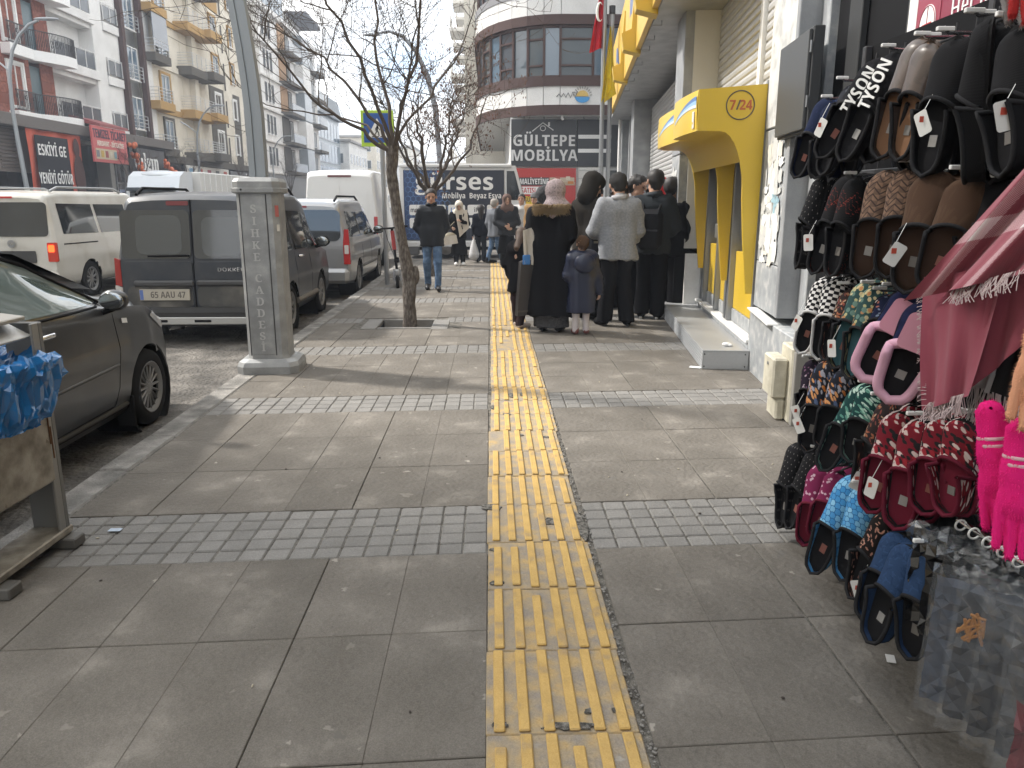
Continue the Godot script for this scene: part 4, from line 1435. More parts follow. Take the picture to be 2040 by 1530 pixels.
func build_far_buildings() -> void:
	# white and grey block whose end wall looks down the street
	var b := thing("apartment_building", "white block with grey bays, dark windows and glazed roof terrace", "building", V(-22.0, 0, -80), PI / 2)
	var top := 19.6
	part("wall", bx(V(12.5, top * .5, -6), V(25, top, 12)), M.wall_white, b)
	part("roof_storey", bx(V(12.8, top + 1.5, -6.6), V(23.6, 3.0, 10)), mat(.45, .45, .44, .8), b)
	part("terrace_slab", bx(V(12.5, top + .1, -5.8), V(25.8, .5, 12.6), .05), M.wall_white, b)
	part("terrace_glazing", bx(V(5.0, top + 1.6, -.05), V(10.4, 2.5, .06)), mat(.12, .18, .24, .08), b)
	part("terrace_glazing", bx(V(-.15, top + 1.6, -3.2), V(.06, 2.5, 6.2)), mat(.12, .18, .24, .08), b)
	for k in 8:
		part("glazing_bar", bx(V(-.2, top + 1.6, -.1 - k * .8), V(.06, 2.5, .06)), M.frame_white, b)
		part("glazing_bar", bx(V(.2 + k * 1.4, top + 1.6, .0), V(.06, 2.5, .06)), M.frame_white, b)
	part("roof", MB.new().prism(PackedVector2Array([Vector2(18, top + 3.0), Vector2(25.9, top + 2.7), Vector2(25.6, top + 3.1), Vector2(18, top + 3.3)]), -11.5, .8), mat(.12, .12, .13, .7), b)
	var dk := mat(.10, .095, .09, .7)
	for k in 5:
		var y := 4.3 + k * 3.05
		# end wall facing down the street (local -x)
		for q in 3:
			var o := part("window", bx(V(0, 0, 0), V(.1, 1.75, 1.05), .01), mat(.09, .085, .08, .5), b, T(V(-.03, y + 1.5, -1.25 - q * 2.05)))
			part("pane", bx(V(-.055, 0, 0), V(.02, 1.5, .8)), M.pane, o)
		if k % 2 == 1:
			part("slatted_bay", bx(V(-.1, y + 1.55, -2.35), V(.2, 2.4, 1.35), .02), dk, b)
			for q in 9:
				part("bay_slat", bx(V(-.22, y + .5 + q * .26, -2.35), V(.04, .08, 1.3)), mat(.2, .19, .185, .7), b)
		part("string_course", bx(V(12.4, y - .05, -5.9), V(25.3, .16, 12.3), .01), M.offwhite, b)
		for q in 3:
			win(b, 1.5 + q * 1.2, y + 1.6, .6, 1.8, mat(.12, .12, .12, .5), M.pane, 0.0, null, 0)
		# balconies
		part("balcony_slab", bx(V(9.5, y + .1, .6), V(5.5, .35, 1.3), .02), M.taupe, b)
		part("balcony_front", bx(V(9.5, y + .7, 1.22), V(5.5, .9, .06)), mat(.09, .11, .13, .2), b)
		part("bay_wall", bx(V(8.2, y + 1.6, .05), V(2.5, 2.5, .2), .01), mat(.42, .27, .16, .8) if k > 1 else M.taupe, b)
		win(b, 10.6, y + 1.6, 1.3, 2.0, M.frame_white, M.pane, .1, M.taupe)
		part("bay_box", bx(V(15.6, y + 1.5, .5), V(3.6, 2.95, 1.0), .03), M.wall_white if k % 2 else mat(.25, .28, .31, .3), b)
		win(b, 15.0, y + 1.6, 1.0, 1.7, mat(.15, .15, .15, .5), M.pane_blue, 0, null, 0)
		win(b, 19.4, y + 1.6, 1.2, 1.8, mat(.15, .15, .15, .5), M.pane, 0, null, 0)
		part("balcony_slab", bx(V(22.6, y + .1, .6), V(4.4, .35, 1.3), .02), M.taupe, b)
		part("balcony_front", bx(V(22.6, y + .7, 1.22), V(4.4, .9, .06)), mat(.11, .13, .15, .2), b)
		win(b, 22.6, y + 1.6, 1.6, 1.9, M.frame_white, M.pane, 0, null, 1)
	part("ground_storey", bx(V(12.5, 2.1, .06), V(24.8, 4.0, .1)), mat(.1, .095, .09, .4), b)
	# glass building beyond
	var g := thing("glass_building", "low office building with blue grey glass front", "building", V(-22.5, 0, -106), PI / 2)
	part("wall", bx(V(8, 6.4, -6), V(16, 12.8, 12)), mat(.26, .30, .33, .35), g)
	part("roof", MB.new().prism(PackedVector2Array([Vector2(-.5, 12.8), Vector2(16.5, 12.8), Vector2(12, 15.2), Vector2(4, 15.2)]), -12, .6), mat(.2, .22, .24, .6), g)
	for k in 7:
		for q in 4:
			var o := part("window", bx(V(1.3 + k * 2.2, 1.8 + q * 3.05, .03), V(2.0, 2.7, .08), .01), mat(.35, .37, .39, .4), g)
			part("pane", bx(V(1.3 + k * 2.2, 1.8 + q * 3.05, .08), V(1.8, 2.5, .02)), M.pane_blue, o)
	for k in 5:
		var hh: float = [10.2, 12.5, 9.0, 13.5, 11.0][k]
		var z: float = -124 - k * 22
		var x: float = [-21.5, -20.5, -21.0, -18.0, -12.0][k]
		var f := thing("distant_building", ["pale low block with flat roof beyond the glass office", "white block with grey windows far along the street", "small cream house at the end of the street", "grey white block far behind the parked van", "pale block closing the far end of the street"][k], "building", V(x, 0, z), PI / 2)
		part("wall", bx(V(9, hh * .5, -7), V(18, hh, 14)), [M.wall_white, M.wall_cream][k % 2], f)
		part("roof", bx(V(9, hh + .2, -7), V(18.8, .4, 14.8), .05), mat(.3, .29, .28, .7), f)
		for q in 6:
			for y in int(hh / 3.1):
				var o := part("window", bx(V(1.7 + q * 2.8, 1.8 + y * 3.0, .02), V(1.5, 1.6, .08)), M.frame_white, f)
				part("pane", bx(V(1.7 + q * 2.8, 1.8 + y * 3.0, .07), V(1.3, 1.4, .02)), M.pane, o)
		for y in int(hh / 3.1):
			for q in 3:
				var o := part("window", bx(V(-.02, 1.8 + y * 3.0, -1.6 - q * 3.2), V(.08, 1.6, 1.5)), M.frame_white, f)
				part("pane", bx(V(-.07, 1.8 + y * 3.0, -1.6 - q * 3.2), V(.02, 1.4, 1.3)), M.pane, o)
	# cream tower on the right side of the avenue, behind the corner building
	var c := thing("apartment_tower", "tall cream apartment tower with small balconies behind the corner building", "building", V(-1.6, 0, -54), -PI / 2)
	# local x runs back towards the viewer, local z points to the avenue
	part("wall", bx(V(-9, 13, -6), V(18, 26, 12)), M.wall_cream, c)
	part("edge_pier", bx(V(-17.6, 13, .2), V(1.4, 26, .5), .03), mat(.40, .37, .30, .8), c)
	part("wall_return", bx(V(-9, 13, -12.5), V(17.8, 26, .8)), M.wall_cream, c)
	for k in 8:
		var y := 4.0 + k * 2.9
		for q in 3:
			part("balcony_slab", bx(V(-3.4 - q * 5.2, y, .5), V(3.0, .25, 1.1), .03), M.wall_white, c)
			var g2 := MB.new()
			for t in 9:
				g2.box(V(-3.4 - q * 5.2 - 1.4 + t * .35, y + .55, 1.0), V(.05, .9, .05), 0)
			g2.box(V(-3.4 - q * 5.2, y + 1.02, 1.0), V(3.0, .07, .07), 0)
			part("railing", g2, M.white, c)
			win(c, -3.4 - q * 5.2, y + 1.35, 1.5, 1.9, M.frame_white, M.pane_blue)
	for k in 3:
		var f := thing("distant_building", ["ochre brick block beyond the cream tower", "pale block at the far right of the avenue", "low cream block far down the avenue"][k], "building", V(-1.2 - k * 1.2, 0, -76 - k * 24), -PI / 2)
		var hh: float = [14.0, 18.0, 9.0][k]
		part("wall", bx(V(-10, hh * .5, -6), V(20, hh, 12)), [mat(.33, .22, .15, .85), M.wall_white, M.wall_cream][k], f)
		part("roof", bx(V(-10, hh + .2, -6), V(20.6, .4, 12.6), .04), mat(.3, .28, .26, .8), f)
		for q in 6:
			for y in int(hh / 3.1):
				var o := part("window", bx(V(-2 - q * 3.2, 1.8 + y * 3, .03), V(1.6, 1.6, .08)), M.frame_white, f)
				part("pane", bx(V(-2 - q * 3.2, 1.8 + y * 3, .08), V(1.4, 1.4, .02)), M.pane, o)
	# block at the end of the street

# ---------------------------------------------------------------- bare trees
func limb_into(mb: MB, pts: Array, r0: float, r1: float, sides: int) -> void:
	var rr := []
	for k in pts.size():
		rr.append(lerpf(r0, r1, float(k) / (pts.size() - 1)))
	mb.tube(pts, rr, sides, false)

func twigs(mb: MB, pts: Array, r0: float, depth: int, r: RandomNumberGenerator, len: float, pods: Array) -> void:
	# side shoots along a limb
	var n := pts.size()
	for k in [4, 6, 7][depth]:
		var t := (r.randf_range(0.25, 1.0) if k > 0 else 1.0) * (n - 1)
		var a := int(minf(t, n - 2))
		var p: Vector3 = (pts[a] as Vector3).lerp(pts[a + 1], t - a)
		var d: Vector3 = (pts[a + 1] - pts[a]).normalized()
		var s := V(r.randf_range(-1, 1), r.randf_range(-.5, .8), r.randf_range(-1, 1)).normalized()
		var dir := (d * 0.7 + s * 0.85).normalized()
		var L := len * r.randf_range(.5, 1.2)
		var q := [p]
		var m := 6 if depth > 1 else 5
		for j in m:
			dir = (dir + V(r.randf_range(-.3, .3), r.randf_range(-.16, .3), r.randf_range(-.3, .3))).normalized()
			q.append(q[-1] + dir * L / m)
		var rad := maxf(.003, r0 * r.randf_range(.3, .48))
		limb_into(mb, q, rad, maxf(.0018, rad * .35), 4 if depth < 2 else 5)
		if depth > 0:
			twigs(mb, q, rad, depth - 1, r, len * .6, pods)
		elif r.randf() < .6:
			pods.append(q[-1])

func wavy(pts: Array, amp: float, r: RandomNumberGenerator) -> Array:
	var q := [pts[0]]
	for k in pts.size() - 1:
		for e in 3:
			var f := (e + 1) / 3.0
			var p: Vector3 = (pts[k] as Vector3).lerp(pts[k + 1], f)
			if e < 2 or k < pts.size() - 2:
				p += V(r.randf_range(-amp, amp), r.randf_range(-amp, amp) * .5, r.randf_range(-amp, amp))
			q.append(p)
	return q

func build_trees() -> void:
	var bark := tri_mat(img_tex(noise_img(512, 0.02, [[0.2, Color(.06, .05, .043)], [0.55, Color(.125, .108, .094)], [0.85, Color(.21, .19, .17)]], 111, 5, 0.1)), 2.2, 0.95, Color(1, 1, 1), V(0, 0, 0), M.b_fine, 1.5)
	bark.uv1_scale = V(3.0, 0.9, 3.0)
	M.bark = bark
	var twig := mat(.095, .08, .07, .9)
	var r := RandomNumberGenerator.new()
	r.seed = 77
	var t := thing("bare_tree", "leafless street tree in a square pit with leaning trunk", "tree", V(-1.1, -.06, -10.2))
	# trunk
	var tp := [V(0.03, 0, 0), V(.02, .3, 0), V(.05, .62, 0), V(-.04, 1.1, 0), V(-.10, 1.6, 0), V(-.15, 2.0, 0), V(-.12, 2.32, 0)]
	var tr := MB.new()
	var rr := [.098, .08, .09, .068, .064, .068, .085]
	var ring := []
	for k in 25:
		var f := k / 24.0 * (tp.size() - 1)
		var a := int(minf(f, tp.size() - 2))
		var c: Vector3 = (tp[a] as Vector3).lerp(tp[a + 1], f - a)
		var ra: float = lerpf(rr[a], rr[a + 1], f - a)
		var row := []
		for q in 14:
			var an := TAU * q / 14.0
			var w := 1.0 + .09 * sin(an * 3 + k * .7) + .05 * sin(an * 5 - k * 1.3) + r.randf_range(-.03, .03)
			row.append(c + V(cos(an), 0, sin(an)) * ra * w)
		ring.append(row)
	tr.grid(ring, true)
	tr.blob(V(.12, .70, .0), V(.055, .13, .055), 8)
	part("trunk", tr, bark, t)
	var fk := V(-.12, 2.26, 0)
	var limbs := [
		[[V(-.38, 2.42, .05), V(-.72, 2.62, .15), V(-1.05, 2.85, .22), V(-1.45, 3.35, .4), V(-1.8, 3.75, .5)], .055],
		[[V(-.30, 2.55, -.1), V(-.62, 3.0, -.2), V(-1.0, 3.4, -.3), V(-1.5, 3.7, -.5), V(-1.95, 3.9, -.6)], .05],
		[[V(-.28, 2.75, .15), V(-.42, 3.3, .3), V(-.75, 3.85, .5), V(-1.0, 4.4, .6), V(-1.15, 4.9, .7)], .05],
		[[V(-.18, 2.8, -.15), V(-.35, 3.4, -.3), V(-.32, 4.1, -.5), V(-.2, 4.7, -.6), V(-.12, 5.2, -.7)], .05],
		[[V(.0, 2.75, .12), V(.22, 3.25, .3), V(.32, 3.9, .5), V(.28, 4.5, .6), V(.35, 5.1, .7)], .05],
		[[V(.05, 2.6, -.12), V(.32, 2.95, -.35), V(.62, 3.4, -.6), V(.85, 3.9, -.8), V(1.0, 4.4, -.9)], .042],
		[[V(.02, 2.62, .3), V(.15, 3.0, .8), V(.35, 3.5, 1.3), V(.4, 4.0, 1.6)], .035],
		[[V(-.5, 2.6, -.3), V(-.9, 2.75, -.8), V(-1.3, 3.0, -1.2), V(-1.7, 3.3, -1.5)], .035],
	]
	var pods := []
	for L in limbs:
		var mb := MB.new()
		var pts: Array = [fk + V(0, -.06, 0)]
		pts.append_array(L[0])
		pts = wavy(pts, .035, r)
		limb_into(mb, pts, L[1] * .52, L[1] * .11, 8)
		twigs(mb, pts, L[1] * .42, 2, r, 1.25, pods)
		part("limb", mb, twig, t)
	# second tree with dry seed bunches
	var t2 := thing("bare_tree", "leafless tree with dry seed bunches in front of the lettered truck", "tree", V(-1.25, -.03, -16.8))
	var tr2 := MB.new()
	limb_into(tr2, [V(0, 0, 0), V(.03, .6, 0), V(-.02, 1.2, 0), V(0, 1.75, 0)], .09, .085, 10)
	part("trunk", tr2, bark, t2)
	var sp := []
	for k in 9:
		var mb := MB.new()
		var an := TAU * k / 9.0 + .3
		var o := V(cos(an), 0, sin(an))
		var sprd := r.randf_range(.5, 1.0)
		var pts := [V(0, 1.68, 0)]
		for j in 5:
			var f := (j + 1) / 5.0
			pts.append(V(0, 1.75 + f * r.randf_range(1.7, 2.2), 0) + o * sprd * pow(f, .7) * 1.45)
		pts = wavy(pts, .05, r)
		limb_into(mb, pts, .038, .009, 6)
		twigs(mb, pts, .028, 2, r, .8, sp)
		part("limb", mb, twig, t2)
	var pod := MB.new()
	for p in sp:
		if p.x > -.4:
			for q in 2:
				pod.blob(p + V(r.randf_range(-.06, .06), r.randf_range(-.1, .02), r.randf_range(-.06, .06)), V(.011, .024, .011), 5)
	var pm := part("seed_bunches", pod, mat(.14, .075, .05, .9), t2)
	pm.set_meta("kind", "stuff")
	# young trees on the opposite pavement
	for a in [[-20.5, -47.0, 4.2], [-19.6, -53.0, 4.6], [-20.0, -66.0, 5.0], [-19.8, -80.0, 5.5]]:
		var lb: String = ["small bare tree before the trade store window", "small bare tree beside the balloon shop sign", "thin bare tree in front of the cream block", "thin bare tree in front of the white and grey block"][[-47.0, -53.0, -66.0, -80.0].find(a[1])]
		var y := thing("bare_tree", lb, "tree", V(a[0], 0, a[1]), 0.0, "young trees on the opposite pavement")
		var tm := MB.new()
		var h: float = a[2]
		limb_into(tm, [V(0, 0, 0), V(.05, h * .25, 0), V(0, h * .45, 0)], .08, .06, 6)
		part("trunk", tm, bark, y)
		var mb := MB.new()
		for k in 8:
			var an := TAU * k / 8.0
			var pts := [V(0, h * .42, 0)]
			for j in 4:
				pts.append(V(cos(an) * (j + 1) * .22, h * .42 + (j + 1) * h * .13, sin(an) * (j + 1) * .22))
			limb_into(mb, pts, .035, .012, 5)
			twigs(mb, pts, .03, 1, r, .9, [])
		part("branches", mb, twig, y)

# ---------------------------------------------------------------- lamp posts
func curved_post(called: String, label: String, at: Vector3, k: float, grp := "curved street lamps") -> void:
	var t := thing(called, label, "street lamp", at, 0.0, grp)
	var pts := []
	var rr := []
	for a in [[0.0, 0.0], [-.05, 2.0], [-.15, 4.0], [-.2, 5.5], [-.1, 6.9], [.15, 7.8], [.5, 8.4], [1.0, 8.85], [1.4, 9.0]]:
		pts.append(V(a[0], a[1], 0) * k)
		rr.append(lerpf(.12, .06, a[1] / 9.0) * k)
	part("post", MB.new().tube(pts, rr, 8), mat(.3, .32, .34, .4, .4), t)
	part("lamp_head", MB.new().blob(V(1.75, 9.06, 0) * k, V(.55, .07, .16) * k, 10), mat(.36, .38, .4, .4, .3), t)
	var m2 := MB.new().tube([V(-.12, 7.0, 0) * k, V(-.45, 7.3, 0) * k, V(-.8, 7.55, 0) * k], .04 * k, 6)
	m2.blob(V(-1.05, 7.7, 0) * k, V(.36, .05, .1) * k, 8, Basis(V(0, 0, 1), -.5))
	part("side_arm", m2, mat(.36, .38, .4, .4, .3), t)

func build_lamps() -> void:
	# lettered pedestal
	var t := thing("street_lamp", "grey street lamp on a broad pedestal lettered SIHKE CADDESİ", "street lamp", V(-2.12, 0, -7.42), .06)
	var gm := tri_mat(img_tex(noise_img(512, 0.01, [[0.2, Color(.235, .24, .24)], [0.6, Color(.30, .305, .305)], [0.85, Color(.37, .372, .37)]], 121, 5, 0.035, [[30, 1, 7, Color(.42, .41, .39)], [20, 1, 5, Color(.17, .17, .165)]])), 0.8, 0.45)
	gm.metallic = 0.25
	var oct := func(hx: float, hz: float, c: float) -> Array:
		return [Vector2(-hx, -hz + c), Vector2(-hx, hz - c), Vector2(-hx + c, hz), Vector2(hx - c, hz), Vector2(hx, hz - c), Vector2(hx, -hz + c), Vector2(hx - c, -hz), Vector2(-hx + c, -hz)]
	var tower := func(levels: Array) -> MB:
		var m := MB.new()
		for k in levels.size() - 1:
			var a: Array = oct.call(levels[k][1], levels[k][2], levels[k][3])
			var b: Array = oct.call(levels[k + 1][1], levels[k + 1][2], levels[k + 1][3])
			for q in 8:
				var q2 := (q + 1) % 8
				m.quad(V(a[q].x, levels[k][0], a[q].y), V(b[q].x, levels[k + 1][0], b[q].y), V(b[q2].x, levels[k + 1][0], b[q2].y), V(a[q2].x, levels[k][0], a[q2].y))
		var last: Array = oct.call(levels[-1][1], levels[-1][2], levels[-1][3])
		for q in range(1, 7):
			m.tri(V(last[0].x, levels[-1][0], last[0].y), V(last[q].x, levels[-1][0], last[q].y), V(last[q + 1].x, levels[-1][0], last[q + 1].y))
		return m
	part("foot", tower.call([[0.0, .285, .27, .07], [.07, .285, .27, .07], [.11, .27, .255, .07], [.135, .225, .21, .06]]), gm, t)
	part("shaft", tower.call([[.13, .195, .19, .05], [.16, .185, .19, .05], [1.66, .185, .19, .05]]), gm, t)
	part("cap", tower.call([[1.655, .19, .195, .05], [1.665, .22, .225, .06], [1.70, .22, .225, .06], [1.705, .21, .215, .06], [1.76, .21, .215, .06], [1.79, .19, .19, .05], [1.80, .11, .11, .03]]), gm, t)
	part("front_panel", bx(V(-.03, .91, .192), V(.22, 1.46, .008), .003), gm, t)
	part("panel_groove", bx(V(-.145, .91, .191), V(.008, 1.48, .006)), M.iron, t)
	part("panel_groove", bx(V(.085, .91, .191), V(.008, 1.48, .006)), M.iron, t)
	var y := 1.52
	var lm := mat(.42, .42, .415, .5)
	for ch in ["S", "I", "H", "K", "E", "", "C", "A", "D", "D", "E", "S", "İ"]:
		if ch:
			text("letter", ch, .072, lm, t, T(V(-.03, y, .197)), "Droid Serif", 700, 1.0, .004)
		y -= .108 if ch else .085
	part("torn_sticker", bx(V(.17, 1.5, .168), V(.035, .1, .004), 0), mat(.4, .12, .1, .7), t)
	part("torn_sticker", bx(V(.175, 1.35, .168), V(.025, .06, .004), 0), mat(.55, .52, .45, .7), t)
	part("cap_screw", MB.new().blob(V(-.12, 1.69, .226), V(.01, .01, .006), 6), M.iron, t)
	# curved flat post rising from the pedestal
	var g := []
	for k in 25:
		var f := k / 24.0
		var yy := 1.78 + f * 6.8
		var x := -.115 * pow(maxf(0.0, yy - 2.3) / 1.25, 1.5)
		var hw := lerpf(.072, .066, f)
		var hd := lerpf(.07, .05, f)
		g.append([V(x - hw, yy, hd), V(x - hw * .25, yy, hd), V(x - hw * .2, yy, hd * .75), V(x + hw * .0, yy, hd * .75), V(x + hw * .05, yy, hd), V(x + hw, yy, hd), V(x + hw, yy, -hd), V(x - hw, yy, -hd)])
	var post := MB.new()
	for k in 24:
		for q in 8:
			var q2 := (q + 1) % 8
			post.quad(g[k][q], g[k][q2], g[k + 1][q2], g[k + 1][q])
	part("post", post, mat(.27, .29, .305, .42, .35), t)
	part("lamp_head", bx(V(-1.75, 8.6, 0), V(1.0, .09, .3), .03), mat(.3, .32, .34, .4, .3), t)
	curved_post("street_lamp", "curved grey street lamp in front of the orange cloth banner", V(-20.5, 0, -36.0), 1.0)
	curved_post("street_lamp", "curved grey street lamp before the cream apartment block", V(-19.2, 0, -54), .84)
	curved_post("street_lamp", "curved grey street lamp before the white and grey block", V(-21.0, 0, -79), .84)
	# lamp behind the second tree
	var b := thing("street_lamp", "tall hooked street lamp rising behind the two bare trees", "street lamp", V(-1.85, 0, -29.6))
	var pts := [V(0, 0, 0), V(.02, 3, 0), V(-.1, 4.8, 0), V(-.35, 5.9, 0), V(-.75, 6.75, 0), V(-1.2, 7.25, 0), V(-1.7, 7.4, 0), V(-2.2, 7.3, 0)]
	part("post", MB.new().tube(pts, [.1, .1, .1, .09, .08, .07, .05, .04], 8), mat(.22, .23, .25, .45, .3), b)
	part("lamp_head", MB.new().blob(V(-2.3, 7.27, 0), V(.32, .05, .12), 8), mat(.22, .23, .25, .45, .3), b)
	var m2 := MB.new().tube([V(-.2, 5.5, 0), V(.2, 6.0, 0), V(.6, 6.5, 0)], .03, 5)
	m2.blob(V(.75, 6.65, 0), V(.3, .06, .1), 8, Basis(V(0, 0, 1), .8))
	part("side_arm", m2, mat(.22, .23, .25, .45, .3), b)

# ---------------------------------------------------------------- vehicles
# local: z = 0 at the tail, forward is -z, y = 0 on the road
class Body:
	var st: Array
	var slant := 0.0
	var wheels: Array
	var R := 0.33
	func at(z: float) -> Array:
		var k := 0
		while k < st.size() - 2 and z < st[k + 1][0]:
			k += 1
		var a: Array = st[k]
		var b: Array = st[k + 1]
		var t := clampf((z - a[0]) / (b[0] - a[0]), 0, 1)
		t = lerpf(t, t * t * (3 - 2 * t), .35)
		var r := []
		for q in 6:
			r.append(lerpf(a[q], b[q], t))
		return r
	func lean(z: float, y: float) -> float:
		return -slant * maxf(0.0, y - 0.9) * clampf(1.0 + z / 0.9, 0, 1)
	func side(z: float, y: float) -> float:
		var s := at(z)
		var w: float = s[4]
		if y <= s[2]:
			var t := clampf((y - s[1]) / maxf(.01, s[2] - s[1]), 0, 1)
			if t < .15: return w * lerpf(.93, .985, t / .15)
			if t < .6: return w * lerpf(.985, 1.0, (t - .15) / .45)
			return w * lerpf(1.0, .965, (t - .6) / .4)
		var t2 := clampf((y - s[2]) / maxf(.01, s[3] - .09 - s[2]), 0, 1)
		return lerpf(w * .965, s[5], t2)
	func ring(z: float) -> Array:
		var s := at(z)
		var pts := []
		var yb: float = s[1]
		var ye: float = s[2]
		var yt: float = s[3]
		pts.append(Vector2(0, yb + .02))
		pts.append(Vector2(s[4] * .8, yb))
		for k in 11:
			var y := lerpf(yb, ye, k / 10.0)
			pts.append(Vector2(side(z, y), y))
		var ys := maxf(ye + .004, yt - .09)
		for k in [.25, .5, .75, 1.0]:
			var y := lerpf(ye, ys, k)
			pts.append(Vector2(lerpf(s[4] * .965, s[5], k), y))
		var hh := yt - ys
		pts.append(Vector2(s[5] - hh * .25, ys + hh * .6))
		pts.append(Vector2(s[5] - hh * .75, ys + hh * .9))
		pts.append(Vector2(s[5] * .6, yt + .012))
		pts.append(Vector2(0, yt + .022))
		return pts
	func build() -> MB:
		var m := MB.new()
		var L: float = -st[-1][0]
		var n := int(L / .05)
		var g := []
		for k in n + 1:
			var z := -L * k / n
			var row := []
			var r := ring(z)
			var full := []
			for q in r.size():
				full.append(V3(r[q].x, r[q].y, z))
			for q in range(r.size() - 2, 0, -1):
				full.append(V3(-r[q].x, r[q].y, z))
			for p in full:
				var pp: Vector3 = p
				for w in wheels:
					var d := Vector2(pp.z - w, pp.y - R + .02)
					var dl := d.length()
					if absf(pp.x) > .4 and dl > 1e-3 and absf(dl - R - .06) < .036:
						d *= (R + .06) / dl
						pp.z = w + d.x
						pp.y = d.y + R - .02
				pp.z += lean(pp.z, pp.y)
				row.append(pp)
			g.append(row)
		m.grid(g, true)
		# drop faces inside the wheel arches
		var keep := PackedInt32Array()
		for t in m.i.size() / 3:
			var c := (m.v[m.i[t * 3]] + m.v[m.i[t * 3 + 1]] + m.v[m.i[t * 3 + 2]]) / 3.0
			var cut := false
			for w in wheels:
				if absf(c.x) > .4 and Vector2(c.z - w, c.y - R + .02).length() < R + .055:
					cut = true
			if not cut:
				keep.append(m.i[t * 3]); keep.append(m.i[t * 3 + 1]); keep.append(m.i[t * 3 + 2])
		m.i = keep
		for e in [0, g.size() - 1]:
			var c := Vector3.ZERO
			for p in g[e]:
				c += p
			c /= g[e].size()
			for q in g[e].size():
				m.tri(c, g[e][q], g[e][(q + 1) % g[e].size()])
		return m
	func V3(x: float, y: float, z: float) -> Vector3:
		return Vector3(x, y, z)
	# polygon of (z, y) laid on the flank
	func flank(poly: PackedVector2Array, sgn: float, off := .005) -> MB:
		var m := MB.new()
		var t := Geometry2D.triangulate_polygon(poly)
		for k in t.size() / 3:
			var p := []
			for q in 3:
				p.append(poly[t[k * 3 + q]])
			fine(m, p[0], p[1], p[2], sgn, off, 3)
		return m
	func fine(m: MB, a: Vector2, b: Vector2, c: Vector2, sgn: float, off: float, lv: int) -> void:
		if lv > 0:
			var ab := (a + b) * .5
			var bc := (b + c) * .5
			var ca := (c + a) * .5
			fine(m, a, ab, ca, sgn, off, lv - 1)
			fine(m, ab, b, bc, sgn, off, lv - 1)
			fine(m, ca, bc, c, sgn, off, lv - 1)
			fine(m, ab, bc, ca, sgn, off, lv - 1)
			return
		var k := m.v.size()
		for q: Vector2 in [a, b, c]:
			m.v.append(Vector3(sgn * (side(q.x, q.y) + off), q.y, q.x + lean(q.x, q.y)))
			var e := .02
			var dx := (side(q.x, q.y + e) - side(q.x, q.y - e)) / (2.0 * e)
			var dz := (side(q.x + e, q.y) - side(q.x - e, q.y)) / (2.0 * e)
			m.n.append(Vector3(sgn, -dx, -dz).normalized())
			m.u.append(q)
			m.i.append(m.v.size() - 1)
	func line(pts: Array, sgn: float, r := .005) -> MB:
		var p := []
		for k in pts.size() - 1:
			for q in 6:
				var a: Vector2 = (pts[k] as Vector2).lerp(pts[k + 1], q / 6.0)
				p.append(Vector3(sgn * (side(a.x, a.y) - r * .3), a.y, a.x + lean(a.x, a.y)))
		var e: Vector2 = pts[-1]
		p.append(Vector3(sgn * (side(e.x, e.y) - r * .3), e.y, e.x + lean(e.x, e.y)))
		return MB.new().tube(p, r, 5)
	# polygon of (x, y) laid on the tail
	func tail(poly: PackedVector2Array, off := .006, thick := .006) -> MB:
		var m := MB.new()
		var t := Geometry2D.triangulate_polygon(poly)
		for k in t.size() / 3:
			var p := []
			for q in 3:
				var a := poly[t[k * 3 + q]]
				p.append(Vector3(a.x, a.y, off + lean(0, a.y)))
			m.tri(p[0], p[1], p[2])
		for q in poly.size():
			var a := poly[q]
			var b := poly[(q + 1) % poly.size()]
			m.quad(Vector3(a.x, a.y, off + lean(0, a.y)), Vector3(b.x, b.y, off + lean(0, b.y)), Vector3(b.x, b.y, off - thick + lean(0, b.y)), Vector3(a.x, a.y, off - thick + lean(0, a.y)))
		return m

func rrect(x0: float, y0: float, x1: float, y1: float, r := .04) -> PackedVector2Array:
	var p := PackedVector2Array()
	for c in [[x1 - r, y1 - r, 0.0], [x0 + r, y1 - r, 90.0], [x0 + r, y0 + r, 180.0], [x1 - r, y0 + r, 270.0]]:
		for k in 5:
			var t := deg_to_rad(c[2] + k * 22.5)
			p.append(Vector2(c[0] + cos(t) * r, c[1] + sin(t) * r))
	return p

func pv(a: Array) -> PackedVector2Array:
	var p := PackedVector2Array()
	for q in a:
		p.append(Vector2(q[0], q[1]))
	return p

